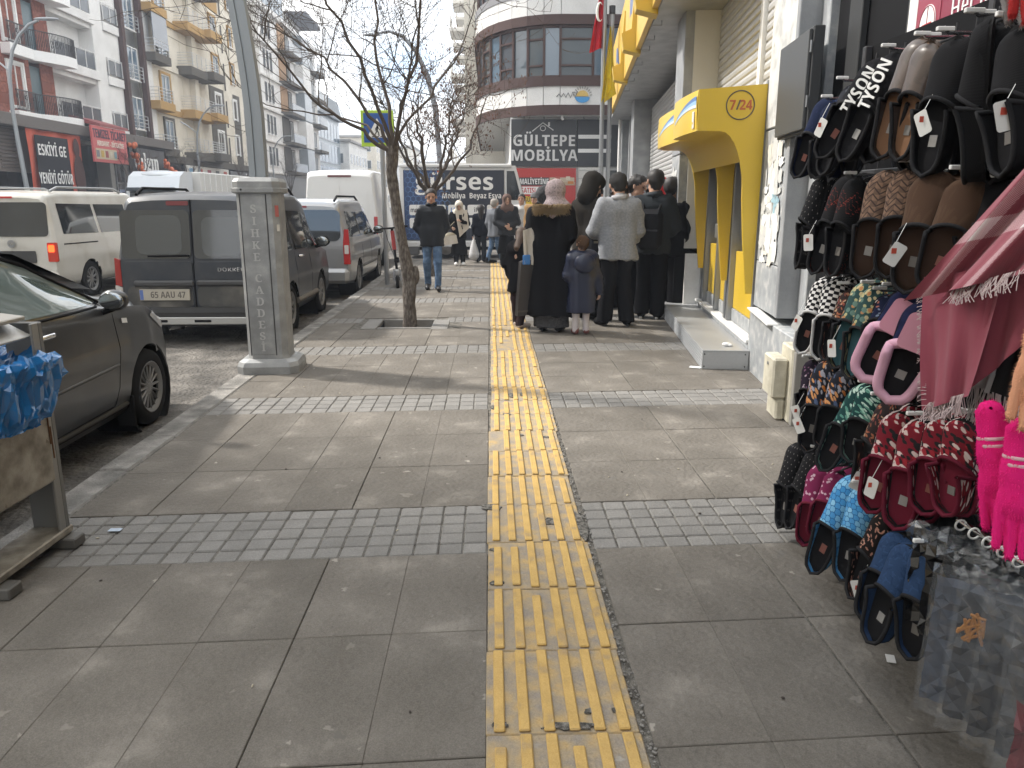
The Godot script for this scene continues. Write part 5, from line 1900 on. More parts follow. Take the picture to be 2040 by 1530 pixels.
var wheel_cache := {}
func wheel(o: Node3D, x: float, z: float, R: float, spokes := 9, style := 0) -> void:
	var key := "%.2f %d %d" % [R, spokes, style]
	var sgn := signf(x)
	if not wheel_cache.has(key):
		var ty := MB.new()
		var rim := R * .66
		var prof := [Vector2(rim, -.095), Vector2(rim + .02, -.1), Vector2(R - .05, -.105), Vector2(R - .012, -.085), Vector2(R, -.05), Vector2(R, .05), Vector2(R - .012, .085), Vector2(R - .05, .105), Vector2(rim + .02, .1), Vector2(rim, .095), Vector2(rim - .02, .05), Vector2(rim - .02, -.05)]
		ty.lathe(prof, 28)
		var rm := MB.new()
		rm.lathe([Vector2(rim - .018, -.03), Vector2(rim - .018, .07), Vector2(rim + .004, .098), Vector2(rim - .004, .1), Vector2(rim - .03, .075)], 28)
		rm.lathe([Vector2(0, .082), Vector2(.06, .08), Vector2(.075, .06), Vector2(.075, .03)], 14)
		for k in spokes:
			var t := TAU * k / spokes
			var w := .5 * TAU * rim * .62 / spokes if style == 1 else (.018 if spokes > 12 else .034)
			rm.box(V(0, .068, 0) + Basis(V(0, 1, 0), t) * V(rim * .56, 0, 0), V(rim * .84, .03, w), .008, Basis(V(0, 1, 0), t))
		var dk := MB.new().tube([V(0, -.06, 0), V(0, .03, 0)], rim - .015, 20)
		wheel_cache[key] = [ty.mesh(), rm.mesh(), dk.mesh()]
	var c: Array = wheel_cache[key]
	var X := Transform3D(Basis(V(0, 0, 1), -PI / 2 * sgn), V(x - sgn * .1, R, z))
	var t := part("wheel", c[2], mat(.03, .03, .03, .7), o, X)
	part("tyre", c[0], M.rubber, t)
	part("rim", c[1], mat(.2, .2, .2, .5, .4), t)

func vehicle(called: String, label: String, cat: String, at: Vector3, st: Array, wheels: Array, R: float, mt: Material, slant := 0.0, turn := 0.0) -> Array:
	var o := thing(called, label, cat, at, turn)
	var b := Body.new()
	b.st = st
	b.wheels = wheels
	b.R = R
	b.slant = slant
	part("body", b.build(), mt, o)
	var w: float = st[st.size() / 2][4]
	for z in wheels:
		for s in [-1.0, 1.0]:
			var arch := MB.new().lathe([Vector2(R + .05, -.32), Vector2(R + .06, 0), Vector2(R + .075, .006), Vector2(R + .055, .004)], 24, Transform3D(Basis(V(0, 0, 1), -PI / 2 * s), V(s * (b.side(z, R) - .004), R - .02, z)))
			part("wheel_arch", arch, mat(.02, .02, .02, .8), o)
			wheel(o, s * (w - .015), z, R, 16 if R < .32 else 10, 0)
	part("underbody", bx(V(0, .3, st[-1][0] * .5), V(w * 1.7, .12, -st[-1][0] * .86), .02), M.iron, o)
	return [o, b]

func mirror(o: Node3D, b: Body, z: float, y: float, sgn: float, mt: Material, sc := 1.0) -> void:
	var x := sgn * (b.side(z, y) + .1 * sc)
	var m := part("wing_mirror", MB.new().blob(V(x, y + .06, z), V(.1, .075, .055) * sc, 12), mt, o)
	part("mirror_arm", MB.new().tube([V(x - sgn * .11 * sc, y - .03, z), V(x, y + .01, z)], .025 * sc, 6), M.black, m)
	part("mirror_glass", MB.new().blob(V(x, y + .06, z + .048 * sc), V(.085, .06, .012) * sc, 12), mat(.3, .32, .33, .05, .9), m)

func dusty(r: float, g: float, b: float, dr: float, dg: float, db: float, sd: int, rough := .4, coat := .5) -> StandardMaterial3D:
	var m := tri_mat(img_tex(noise_img(512, 0.006, [[0.3, Color(r, g, b)], [0.55, Color(r, g, b).lerp(Color(dr, dg, db), .3)], [0.85, Color(dr, dg, db)]], sd, 6, 0.02)), 0.5, rough)
	m.clearcoat_enabled = true
	m.clearcoat = coat
	m.clearcoat_roughness = .12
	return m

func build_vehicles() -> void:
	# ---- dark grey hatchback
	var grey := dusty(.026, .028, .031, .05, .05, .05, 131, .36, .5)
	var a := vehicle("parked_car", "dusty dark grey hatchback parked beside the waste bin", "car", V(-3.5, -.12, -2.75), [
		[0.0, .35, .9, .96, .70, .6], [-.15, .22, 1.0, 1.3, .8, .6], [-.6, .2, 1.0, 1.46, .84, .62], [-1.4, .2, 1.0, 1.50, .86, .62], [-1.9, .2, 1.0, 1.45, .865, .61], [-2.4, .2, .99, 1.26, .865, .60], [-2.9, .2, .97, 1.05, .865, .70], [-3.3, .2, .92, .98, .85, .72], [-3.65, .22, .78, .86, .80, .62], [-3.85, .26, .6, .7, .70, .5], [-3.93, .34, .48, .55, .55, .4]], [-.75, -3.2], .30, grey, 0.0)
	var o: Node3D = a[0]
	var b: Body = a[1]
	var glass := StandardMaterial3D.new()
	glass.albedo_color = lin(Color(.13, .165, .155))
	glass.roughness = .04
	glass.metallic_specular = .9
	for s in [-1.0, 1.0]:
		part("window", b.flank(pv([[-1.6, 1.045], [-2.8, 1.02], [-2.45, 1.19], [-2.15, 1.31], [-1.85, 1.39], [-1.6, 1.42]]), s), glass, o)
		part("window", b.flank(pv([[-.5, 1.06], [-1.5, 1.045], [-1.5, 1.42], [-.8, 1.4]]), s), glass, o)
		part("window_seal", b.line([Vector2(-.5, 1.03), Vector2(-1.5, 1.02), Vector2(-2.82, 1.0)], s, .012), M.black, o)
		part("window_seal", b.line([Vector2(-2.84, 1.01), Vector2(-2.45, 1.2), Vector2(-2.15, 1.325), Vector2(-1.85, 1.405), Vector2(-1.4, 1.44), Vector2(-.8, 1.42)], s, .014), M.black, o)
		part("window_pillar", b.flank(pv([[-1.5, 1.03], [-1.6, 1.03], [-1.6, 1.43], [-1.5, 1.43]]), s, .006), M.black, o)
		part("door_seam", b.line([Vector2(-1.55, 1.08), Vector2(-1.56, .6), Vector2(-1.5, .3)], s, .004), M.black, o)
		part("door_seam", b.line([Vector2(-2.72, 1.06), Vector2(-2.74, .7), Vector2(-2.68, .42), Vector2(-2.6, .3), Vector2(-1.5, .29)], s, .004), M.black, o)
		part("body_crease", b.line([Vector2(-1.5, .56), Vector2(-2.7, .58)], s, .012), grey, o)
		part("sill", b.line([Vector2(-1.05, .27), Vector2(-2.8, .27)], s, .028), mat(.06, .056, .05, .7), o)
		part("door_handle", MB.new().tube([V(s * .868, .93, -1.66), V(s * .9, .935, -1.72), V(s * .9, .935, -1.86), V(s * .868, .93, -1.92)], .017, 6), M.chrome, o)
		part("indicator", b.flank(pv([[-2.83, .86], [-2.91, .85], [-2.91, .885], [-2.83, .895]]), s, .008), M.white, o)
		part("headlight", b.flank(pv([[-3.34, .84], [-3.62, .70], [-3.72, .76], [-3.5, .88]]), s, .008), mat(.45, .46, .47, .1), o)
		mirror(o, b, -2.62, .99, s, paint(.03, .03, .032, .3))
	part("windscreen", MB.new().grid([[V(-.66, 1.1, -2.84), V(0, 1.13, -2.92), V(.66, 1.1, -2.84)], [V(-.60, 1.40, -2.07), V(0, 1.44, -2.10), V(.60, 1.40, -2.07)]]), M.dark_glass, o)
	part("mudguard", bx(V(.80, .2, -2.85), V(.13, .24, .02), .005), M.rubber, o)
	# ---- dark van with two rear doors
	var vanm := dusty(.021, .026, .036, .042, .045, .05, 133, .42, .35)
	a = vehicle("parked_van", "dirty dark blue van with twin rear doors and plate 65 AAU", "van", V(-3.58, -.12, -9.5), [
		[0.0, .34, .98, 1.70, .90, .76], [-.06, .28, .98, 1.76, .95, .80], [-.5, .25, 1.0, 1.80, .96, .80], [-2.0, .25, 1.0, 1.80, .96, .79], [-2.4, .25, 1.0, 1.72, .96, .78], [-2.75, .25, 1.0, 1.42, .95, .76], [-3.0, .25, .98, 1.14, .94, .8], [-3.4, .25, .92, 1.03, .92, .8], [-3.62, .28, .75, .85, .84, .62], [-3.7, .4, .6, .66, .62, .5]], [-.85, -2.72], .32, vanm, .10)
	o = a[0]; b = a[1]
	part("rear_window", b.tail(rrect(-.84, 1.03, -.02, 1.60, .06), .008), M.dark_glass, o)
	part("rear_window", b.tail(rrect(.02, 1.03, .84, 1.60, .06), .008), M.dark_glass, o)
	var lite := StandardMaterial3D.new()
	lite.albedo_color = lin(Color(.045, .052, .056))
	lite.roughness = .06
	lite.metallic_specular = .8
	part("clear_glass", b.tail(rrect(-.66, 1.08, -.12, 1.54, .09), .0105), lite, o)
	part("clear_glass", b.tail(rrect(.12, 1.06, .60, 1.52, .09), .0105), lite, o)
	part("door_gap", b.tail(pv([[-.008, .40], [.008, .40], [.008, 1.72], [-.008, 1.72]]), .012), M.black, o)
	part("rear_door", b.tail(rrect(-.86, .42, -.012, 1.0, .05), .012, .012), vanm, o)
	part("rear_door", b.tail(rrect(.012, .42, .86, 1.0, .05), .012, .012), vanm, o)
	part("lower_pressing", b.tail(rrect(-.8, .45, -.03, .70, .06), .018, .01), dusty(.035, .035, .035, .15, .14, .125, 135, .6, .1), o)
	part("lower_pressing", b.tail(rrect(.03, .45, .8, .70, .06), .018, .01), dusty(.06, .06, .058, .19, .175, .155, 136, .6, .1), o)
	part("trim_bar", bx(V(-.36, .735, .03), V(.72, .075, .05), .02), mat(.05, .05, .052, .5), o)
	part("trim_bar", bx(V(.40, .74, .03), V(.74, .07, .05), .02), mat(.05, .05, .052, .5), o)
	var np := part("number_plate", bx(V(-.36, .60, .03), V(.60, .135, .02), .004), mat(.42, .39, .33, .6), o)
	text("plate_number", "65 AAU 47", .075, mat(.15, .14, .125, .7), np, T(V(-.32, .6, .041)), "Droid Sans", 700, .85, .003)
	part("plate_band", bx(V(-.635, .60, .0405), V(.04, .12, .002)), mat(.1, .16, .4, .5), np)
	text("badge", "DOKKER", .045, M.chrome, o, T(V(.45, .90, .016)), "Droid Sans", 700, 1.35, .006)
	part("wiper", MB.new().tube([V(-.52, 1.06, .02), V(-.05, 1.07, .02)], .012, 5), M.black, o)
	part("brake_light", b.tail(rrect(-.28, 1.655, -.02, 1.705, .015), .014), mat(.16, .02, .02, .3), o)
	for s in [-1.0, 1.0]:
		part("tail_light", b.tail(pv([[s * .94, .72], [s * .865, .70], [s * .865, 1.02], [s * .93, 1.04]]), .016, .03), mat(.28, .025, .02, .2), o)
		part("reversing_light", b.tail(pv([[s * .95, .52], [s * .87, .5], [s * .865, .69], [s * .945, .71]]), .018, .03), mat(.5, .48, .46, .2), o)
		part("window", b.flank(pv([[-.25, 1.08], [-1.15, 1.06], [-1.15, 1.56], [-.25, 1.6]]), s), M.dark_glass, o)
		part("window", b.flank(pv([[-1.25, 1.06], [-2.0, 1.05], [-2.0, 1.56], [-1.25, 1.58]]), s), M.dark_glass, o)
		part("window", b.flank(pv([[-2.06, 1.05], [-2.72, 1.05], [-2.5, 1.3], [-2.25, 1.52], [-2.06, 1.56]]), s), M.dark_glass, o)
		part("door_seam", b.line([Vector2(-1.2, 1.05), Vector2(-1.2, .3)], s, .005), M.black, o)
		part("door_seam", b.line([Vector2(-2.03, 1.05), Vector2(-2.05, .3)], s, .005), M.black, o)
		part("side_moulding", b.line([Vector2(-1.15, .38), Vector2(-2.35, .38)], s, .045), mat(.16, .145, .125, .7), o)
		part("door_handle", MB.new().tube([V(s * .955, .97, -1.3), V(s * .985, .975, -1.34), V(s * .985, .975, -1.44), V(s * .955, .97, -1.48)], .018, 6), M.chrome, o)
		part("roof_rail", MB.new().tube([V(s * .72, 1.78, -.3), V(s * .72, 1.86, -.5), V(s * .72, 1.86, -1.9), V(s * .72, 1.78, -2.1)], .02, 6), M.black, o)
		mirror(o, b, -2.55, 1.05, s, M.black, 1.15)
	part("bumper", bx(V(0, .34, .06), V(1.86, .22, .2), .05), mat(.045, .045, .045, .7), o)
	part("bumper_strip", bx(V(-.02, .30, .165), V(1.5, .09, .02), .02), mat(.42, .42, .41, .5, .4), o)
	for x in [-.4, .12]:
		part("bumper_slot", bx(V(x, .30, .177), V(.2, .03, .01), .008), M.black, o)
	# ---- silver van
	var silver := paint(.30, .305, .315, .32, .7)
	silver.metallic = .35
	a = vehicle("parked_van", "silver family van with tall red tail lights", "van", V(-3.33, -.12, -13.75), [
		[0.0, .34, 1.0, 1.60, .84, .66], [-.06, .28, 1.0, 1.67, .88, .70], [-.5, .25, 1.0, 1.72, .90, .70], [-2.4, .25, 1.0, 1.72, .90, .69], [-2.9, .25, 1.0, 1.62, .90, .68], [-3.4, .25, 1.0, 1.3, .89, .68], [-3.7, .25, .98, 1.1, .88, .74], [-4.2, .26, .9, 1.0, .85, .74], [-4.45, .3, .7, .8, .75, .55], [-4.5, .4, .6, .65, .6, .5]], [-.9, -3.6], .32, silver, .16)
	o = a[0]; b = a[1]
	part("rear_window", b.tail(rrect(-.72, 1.02, .72, 1.55, .1), .008), M.dark_glass, o)
	part("number_plate", bx(V(0, .78, .02), V(.52, .12, .02), .004), M.white, o)
	part("bumper", bx(V(0, .42, .05), V(1.72, .26, .2), .06), silver, o)
	part("brake_light", b.tail(rrect(-.15, 1.585, .15, 1.62, .01), .012), mat(.2, .02, .02, .3), o)
	part("wiper", MB.new().tube([V(-.02, 1.03, .02), V(.4, 1.08, .02)], .012, 5), M.black, o)
	for s in [-1.0, 1.0]:
		part("tail_light", b.tail(pv([[s * .885, .62], [s * .77, .62], [s * .765, 1.0], [s * .79, 1.22], [s * .86, 1.22]]), .02, .06), mat(.42, .03, .03, .15), o)
		part("reversing_light", b.tail(rrect(minf(s * .79, s * .86), .80, maxf(s * .79, s * .86), .95, .01), .026, .02), mat(.6, .58, .57, .2), o)
		part("window", b.flank(pv([[-.25, 1.08], [-1.3, 1.06], [-1.3, 1.5], [-.35, 1.52]]), s), M.dark_glass, o)
		part("window", b.flank(pv([[-1.4, 1.06], [-2.35, 1.05], [-2.35, 1.5], [-1.4, 1.5]]), s), M.dark_glass, o)
		part("window", b.flank(pv([[-2.43, 1.05], [-3.35, 1.05], [-3.05, 1.3], [-2.8, 1.45], [-2.43, 1.5]]), s), M.dark_glass, o)
		part("door_seam", b.line([Vector2(-1.35, 1.5), Vector2(-1.35, .3)], s, .005), M.black, o)
		part("door_seam", b.line([Vector2(-2.4, 1.5), Vector2(-2.4, .3)], s, .005), M.black, o)
		part("side_moulding", b.line([Vector2(-1.3, .5), Vector2(-3.2, .5)], s, .03), mat(.1, .1, .1, .6), o)
		part("roof_rail", MB.new().tube([V(s * .62, 1.70, -.15), V(s * .62, 1.78, -.4), V(s * .62, 1.78, -2.2), V(s * .62, 1.7, -2.5)], .022, 6), M.black, o)
		mirror(o, b, -3.1, 1.05, s, M.black, 1.15)
	# ---- white van in the traffic lane
	var cream := dusty(.56, .55, .51, .44, .42, .37, 139, .35, .6)
	a = vehicle("moving_van", "white passenger van with lit tail light in the road", "van", V(-8.15, -.12, -13.4), [
		[0.0, .36, 1.08, 1.74, .82, .68], [-.06, .3, 1.08, 1.82, .86, .72], [-.5, .27, 1.1, 1.86, .88, .72], [-3.2, .27, 1.1, 1.86, .88, .71], [-3.7, .27, 1.08, 1.6, .88, .7], [-4.1, .27, 1.05, 1.25, .87, .72], [-4.5, .3, .9, 1.05, .85, .7], [-4.7, .35, .7, .8, .8, .6]], [-1.05, -3.9], .32, cream, .08)
	o = a[0]; b = a[1]
	part("rear_window", b.tail(rrect(-.74, 1.12, .74, 1.68, .07), .008), M.dark_glass, o)
	part("plate_recess", b.tail(rrect(-.35, .68, .5, .88, .02), .01), mat(.04, .04, .04, .6), o)
	part("bumper", bx(V(0, .42, .05), V(1.7, .26, .2), .06), cream, o)
	part("brake_light", b.tail(rrect(-.2, 1.745, .2, 1.775, .01), .014), mat(.5, .03, .03, .3), o)
	part("badge", MB.new().tube([V(.12, 1.0, .012), V(.12, 1.0, .02)], .065, 18), M.steel, o)
	text("badge_letters", "VW", .05, M.chrome, o, T(V(.12, 1.0, .022)), "Droid Sans", 700, .9, .004)
	for s in [-1.0, 1.0]:
		var tl := mat(.5, .04, .02, .2)
		part("tail_light", b.tail(rrect(minf(s * .70, s * .86), .70, maxf(s * .70, s * .86), 1.02, .02), .016, .04), tl, o)
		var lit := StandardMaterial3D.new()
		lit.albedo_color = Color(1, .45, .2)
		lit.emission_enabled = true
		lit.emission = Color(1, .3, .12)
		lit.emission_energy_multiplier = 1.2
		part("lit_lens", b.tail(rrect(minf(s * .72, s * .82), .86, maxf(s * .72, s * .82), .98, .02), .022, .01), lit, o)
		part("window", b.flank(pv([[-.3, 1.15], [-1.5, 1.13], [-1.5, 1.64], [-.3, 1.66]]), s), M.dark_glass, o)
		part("window", b.flank(pv([[-1.6, 1.13], [-2.8, 1.12], [-2.8, 1.63], [-1.6, 1.64]]), s), M.dark_glass, o)
		part("window", b.flank(pv([[-2.9, 1.12], [-3.9, 1.12], [-3.5, 1.5], [-3.3, 1.6], [-2.9, 1.63]]), s), M.dark_glass, o)
		part("roof_rail", MB.new().tube([V(s * .66, 1.86, -.35), V(s * .66, 1.93, -.6), V(s * .66, 1.93, -2.6), V(s * .66, 1.86, -2.9)], .022, 6), M.steel, o)
		part("side_groove", b.line([Vector2(-.25, .98), Vector2(-1.4, .97)], s, .012), M.black, o)
		mirror(o, b, -3.6, 1.12, s, M.black, 1.2)
	# ---- white high van
	var wh := paint(.66, .665, .66, .35, .5)
	a = vehicle("delivery_van", "tall plain white delivery van with red lettering low on its side", "van", V(-3.82, -.12, -20.4), [
		[0.0, .4, 1.2, 2.30, .94, .80], [-.08, .34, 1.2, 2.42, .98, .84], [-.6, .3, 1.2, 2.46, 1.0, .84], [-2.2, .3, 1.2, 2.46, 1.0, .84], [-2.6, .3, 1.2, 2.3, 1.0, .82], [-3.0, .3, 1.15, 1.6, .98, .8]], [-.9], .34, wh, .03)
	o = a[0]; b = a[1]
	part("rear_door", b.tail(rrect(-.82, .6, -.008, 2.1, .08), .016, .014), wh, o)
	part("rear_door", b.tail(rrect(.008, .6, .82, 2.1, .08), .016, .014), wh, o)
	part("door_pressing", b.tail(rrect(-.70, 1.2, -.08, 1.98, .08), .026, .01), wh, o)
	part("door_pressing", b.tail(rrect(.08, 1.2, .70, 1.98, .08), .026, .01), wh, o)
	part("brake_light", b.tail(rrect(-.3, 2.28, .3, 2.33, .02), .02), mat(.12, .03, .03, .3), o)
	part("bumper", bx(V(0, .45, .06), V(1.9, .2, .2), .04), mat(.1, .1, .1, .7), o)
	for s in [-1.0, 1.0]:
		part("tail_light", b.tail(rrect(minf(s * .84, s * .93), .75, maxf(s * .84, s * .93), 1.3, .02), .02, .04), mat(.4, .03, .03, .2), o)
	part("side_lettering", bx(V(1.004, .85, -.55), V(.01, .22, .7)), M.white, o)
	text("lettering", "YSAM", .14, M.red, o, Transform3D(Basis(V(0, 1, 0), PI / 2), V(1.012, .88, -.55)), "Droid Sans", 700, .9, .004)
	# ---- lettered box truck across the side street
	build_truck()
	# ---- lorry on the far side
	var l := thing("cargo_lorry", "white lorry cab with long white tarpaulin trailer across the road", "lorry", V(-15.1, -.12, -36.0))
	var lw := paint(.6, .63, .66, .4, .4)
	var cab := MB.new().prism(pv([[0, .6], [0, 1.7], [-.12, 2.1], [-.45, 2.75], [-1.0, 2.98], [-1.9, 2.98], [-1.9, .6]]), -1.15, 1.15, Transform3D(Basis(V(0, 0, 1), V(0, 1, 0), V(-1, 0, 0)), Vector3.ZERO))
	part("cab", cab, lw, l)
	part("roof_fairing", MB.new().blob(V(0, 2.80, -1.15), V(1.0, .24, .7), 14), lw, l)
	part("windscreen", MB.new().grid([[V(-1.0, 1.45, .02), V(1.0, 1.45, .02)], [V(-.98, 2.08, -.07), V(.98, 2.08, -.07)]]), M.dark_glass, l)
	part("sun_visor", bx(V(0, 2.18, .03), V(2.1, .16, .3), .03), mat(.05, .06, .07, .3), l)
	part("bumper", bx(V(0, .7, .05), V(2.3, .5, .2), .06), lw, l)
	part("grille", bx(V(0, 1.1, .04), V(1.5, .4, .1), .02), M.black, l)
	for s in [-1.0, 1.0]:
		part("headlight", bx(V(s * .95, .8, .15), V(.3, .2, .06), .02), M.white, l)
		part("wing_mirror", bx(V(s * 1.3, 1.85, -.15), V(.14, .4, .12), .03), M.black, l)
		wheel(l, s * 1.12, -1.0, .45)
		wheel(l, s * 1.12, -6.5, .45)
	part("trailer", bx(V(.15, 1.85, -8.0), V(2.6, 2.3, 11.6), .05), M.offwhite, l)
	for k in 14:
		part("tarpaulin_post", bx(V(1.46, 1.85, -2.6 - k * .8), V(.03, 2.2, .06)), M.white, l)
	# ---- more parked traffic seen over the roofs
	for k in 3:
		var pc := vehicle("parked_car", ["dark parked car across the road by the banner", "grey parked car across the road by the trade store", "black parked car across the road behind the lorry"][k], "car", V(-17.2, -.12, [-30.0, -38.5, -52.0][k]), [
			[0.0, .35, .9, .96, .70, .6], [-.3, .22, 1.0, 1.3, .8, .6], [-1.4, .2, 1.0, 1.46, .86, .62], [-2.2, .2, 1.0, 1.36, .86, .6], [-2.9, .2, .98, 1.05, .86, .7], [-3.7, .22, .78, .86, .80, .62], [-3.93, .34, .48, .55, .55, .4]], [-.75, -3.2], .30, [paint(.02, .02, .022), paint(.2, .2, .2), paint(.015, .015, .017)][k])
		part("rear_window", MB.new().grid([[V(-.58, 1.05, -.1), V(.58, 1.05, -.1)], [V(-.52, 1.36, -.55), V(.52, 1.36, -.55)]]), M.dark_glass, pc[0])

func build_truck() -> void:
	# side on, front to the right; local x along the truck, z towards the viewer
	var o := thing("box_truck", "dark lettered furniture box truck reading gürses across the side street", "truck", V(-2.66, -.124, -23.6))
	var ww := paint(.62, .625, .63, .4, .3)
	part("box", bx(V(1.55, 1.58, -.95), V(3.1, 2.22, 1.9), .02), ww, o)
	part("top_rail", bx(V(1.65, 2.70, .0), V(3.3, .1, .12), .02), ww, o)
	part("corner_post", bx(V(.06, 1.58, .0), V(.12, 2.2, .06), .01), ww, o)
	var navy := mat(.020, .025, .042, .45)
	part("banner", bx(V(1.60, 1.56, .02), V(2.96, 2.02, .02)), navy, o)
	# hexagon print on the left part
	var hex := MB.new()
	for r in 15:
		for q in 9:
			var fade: float = q + r * .25
			if fade > 9.5 or (q > 5 and r < 6):
				continue
			var c := V(.24 + q * .155 + (.0775 if r % 2 else 0.0), .68 + r * .134, .031)
			for k in 6:
				var t0 := PI / 6 + k * PI / 3
				var t1 := t0 + PI / 3
				var a := c + V(cos(t0), sin(t0), 0) * .085
				var b := c + V(cos(t1), sin(t1), 0) * .085
				hex.box((a + b) * .5, V((b - a).length(), .008, .002), 0, Basis(V(0, 0, 1), atan2(b.y - a.y, b.x - a.x)))
	part("printed_field", bx(V(.68, 1.56, .0305), V(1.1, 2.0, .0006)), mat(.022, .05, .14, .45), o)
	var hx := part("printed_hexagons", hex, mat(.10, .20, .40, .5), o)
	hx.set_meta("kind", "stuff")
	text("lettering", "gürses", .46, M.white, o, T(V(1.62, 2.24, .034)), "Droid Sans", 700, 1.16, .004)
	part("letter_accent", bx(V(1.17, 2.53, .036), V(.12, .05, .004)), mat(.5, .1, .04, .5), o)
	text("lettering", "Mobilya  Beyaz Eşya", .155, M.white, o, T(V(2.12, 1.84, .034)), "Droid Sans", 700, .86, .004)
	var rows := [["mondi", "", "LAJİV", "iP", "İDA"], ["VE", "", "W", "", "PHI"]]
	var cols := [[mat(.1, .1, .12), mat(.3, .1, .05), mat(.04, .15, .5), mat(.08, .08, .08), mat(.1, .1, .1)], [M.red, M.red, M.red, mat(.4, .1, .1), mat(.03, .12, .45)]]
	for r in 2:
		for q in 5:
			var c := V(.52 + q * .575, 1.43 - r * .38, .032)
			var lp := part("logo_plate", MB.new().prism(rrect(-.25, -.15, .25, .15, .05), 0, .004, T(c)), M.white, o)
			if rows[r][q]:
				text("logo_letters", rows[r][q], .13, cols[r][q], lp, T(c + V(0, 0, .007)), "Droid Sans", 700, .8 if rows[r][q].length() < 6 else .55, .003)
	# cab end: slanting nose with a black side window
	part("cab", MB.new().prism(pv([[3.1, .45], [3.1, 2.70], [3.42, 2.70], [3.72, 1.6], [4.15, 1.25], [4.3, .9], [4.3, .45]]), -1.8, 0), ww, o)
	part("cab_window", MB.new().prism(pv([[3.16, 1.72], [3.16, 2.55], [3.38, 2.55], [3.6, 1.72]]), .002, .012), M.dark_glass, o)
	part("windscreen", MB.new().grid([[V(3.47, 2.55, -.1), V(3.47, 2.55, -1.7)], [V(3.745, 1.62, -.1), V(3.745, 1.62, -1.7)]]), M.dark_glass, o)
	part("sill_rail", bx(V(1.9, .43, .0), V(3.8, .16, .12), .02), ww, o)
	part("chassis", bx(V(2.0, .32, -.9), V(4.0, .14, 1.5), .02), M.black, o)
	part("battery_box", bx(V(.35, .25, -.1), V(.34, .3, .3), .03), mat(.1, .1, .105, .5), o)
	part("battery_box", bx(V(.75, .27, -.15), V(.3, .22, .25), .03), mat(.06, .06, .06, .5), o)
	for x in [1.33, 3.55]:
		for z in [-.12, -1.65]:
			var w := MB.new().tube([V(x, .33, z + .1), V(x, .33, z - .1)], .33, 22)
			var t := part("wheel", w, M.rubber, o)
			part("rim", MB.new().lathe([Vector2(0, .06), Vector2(.08, .07), Vector2(.12, .02), Vector2(.2, .03), Vector2(.22, .0)], 18, Transform3D(Basis(V(1, 0, 0), PI / 2), V(x, .33, z + .1))), mat(.14, .13, .12, .6, .3), t)

# ---------------------------------------------------------------- sign, scooter, bin, flags
func cloth(corners: Array, nu: int, nv: int, amp: float, waves: float, out: Vector3, sd := 0.0) -> MB:
	# corners: top-left, top-right, bottom-right, bottom-left
	var g := []
	for a in nv + 1:
		var v := float(a) / nv
		var row := []
		for b in nu + 1:
			var u := float(b) / nu
			var p: Vector3 = (corners[0] as Vector3).lerp(corners[1], u).lerp((corners[3] as Vector3).lerp(corners[2], u), v)
			p += out * amp * (sin(u * waves * TAU + v * 1.3 + sd) * (.35 + .65 * v) + .4 * sin(u * waves * 2.3 * TAU - v * 4.0 + sd * 2.0))
			row.append(p)
		g.append(row)
	return MB.new().grid(g)

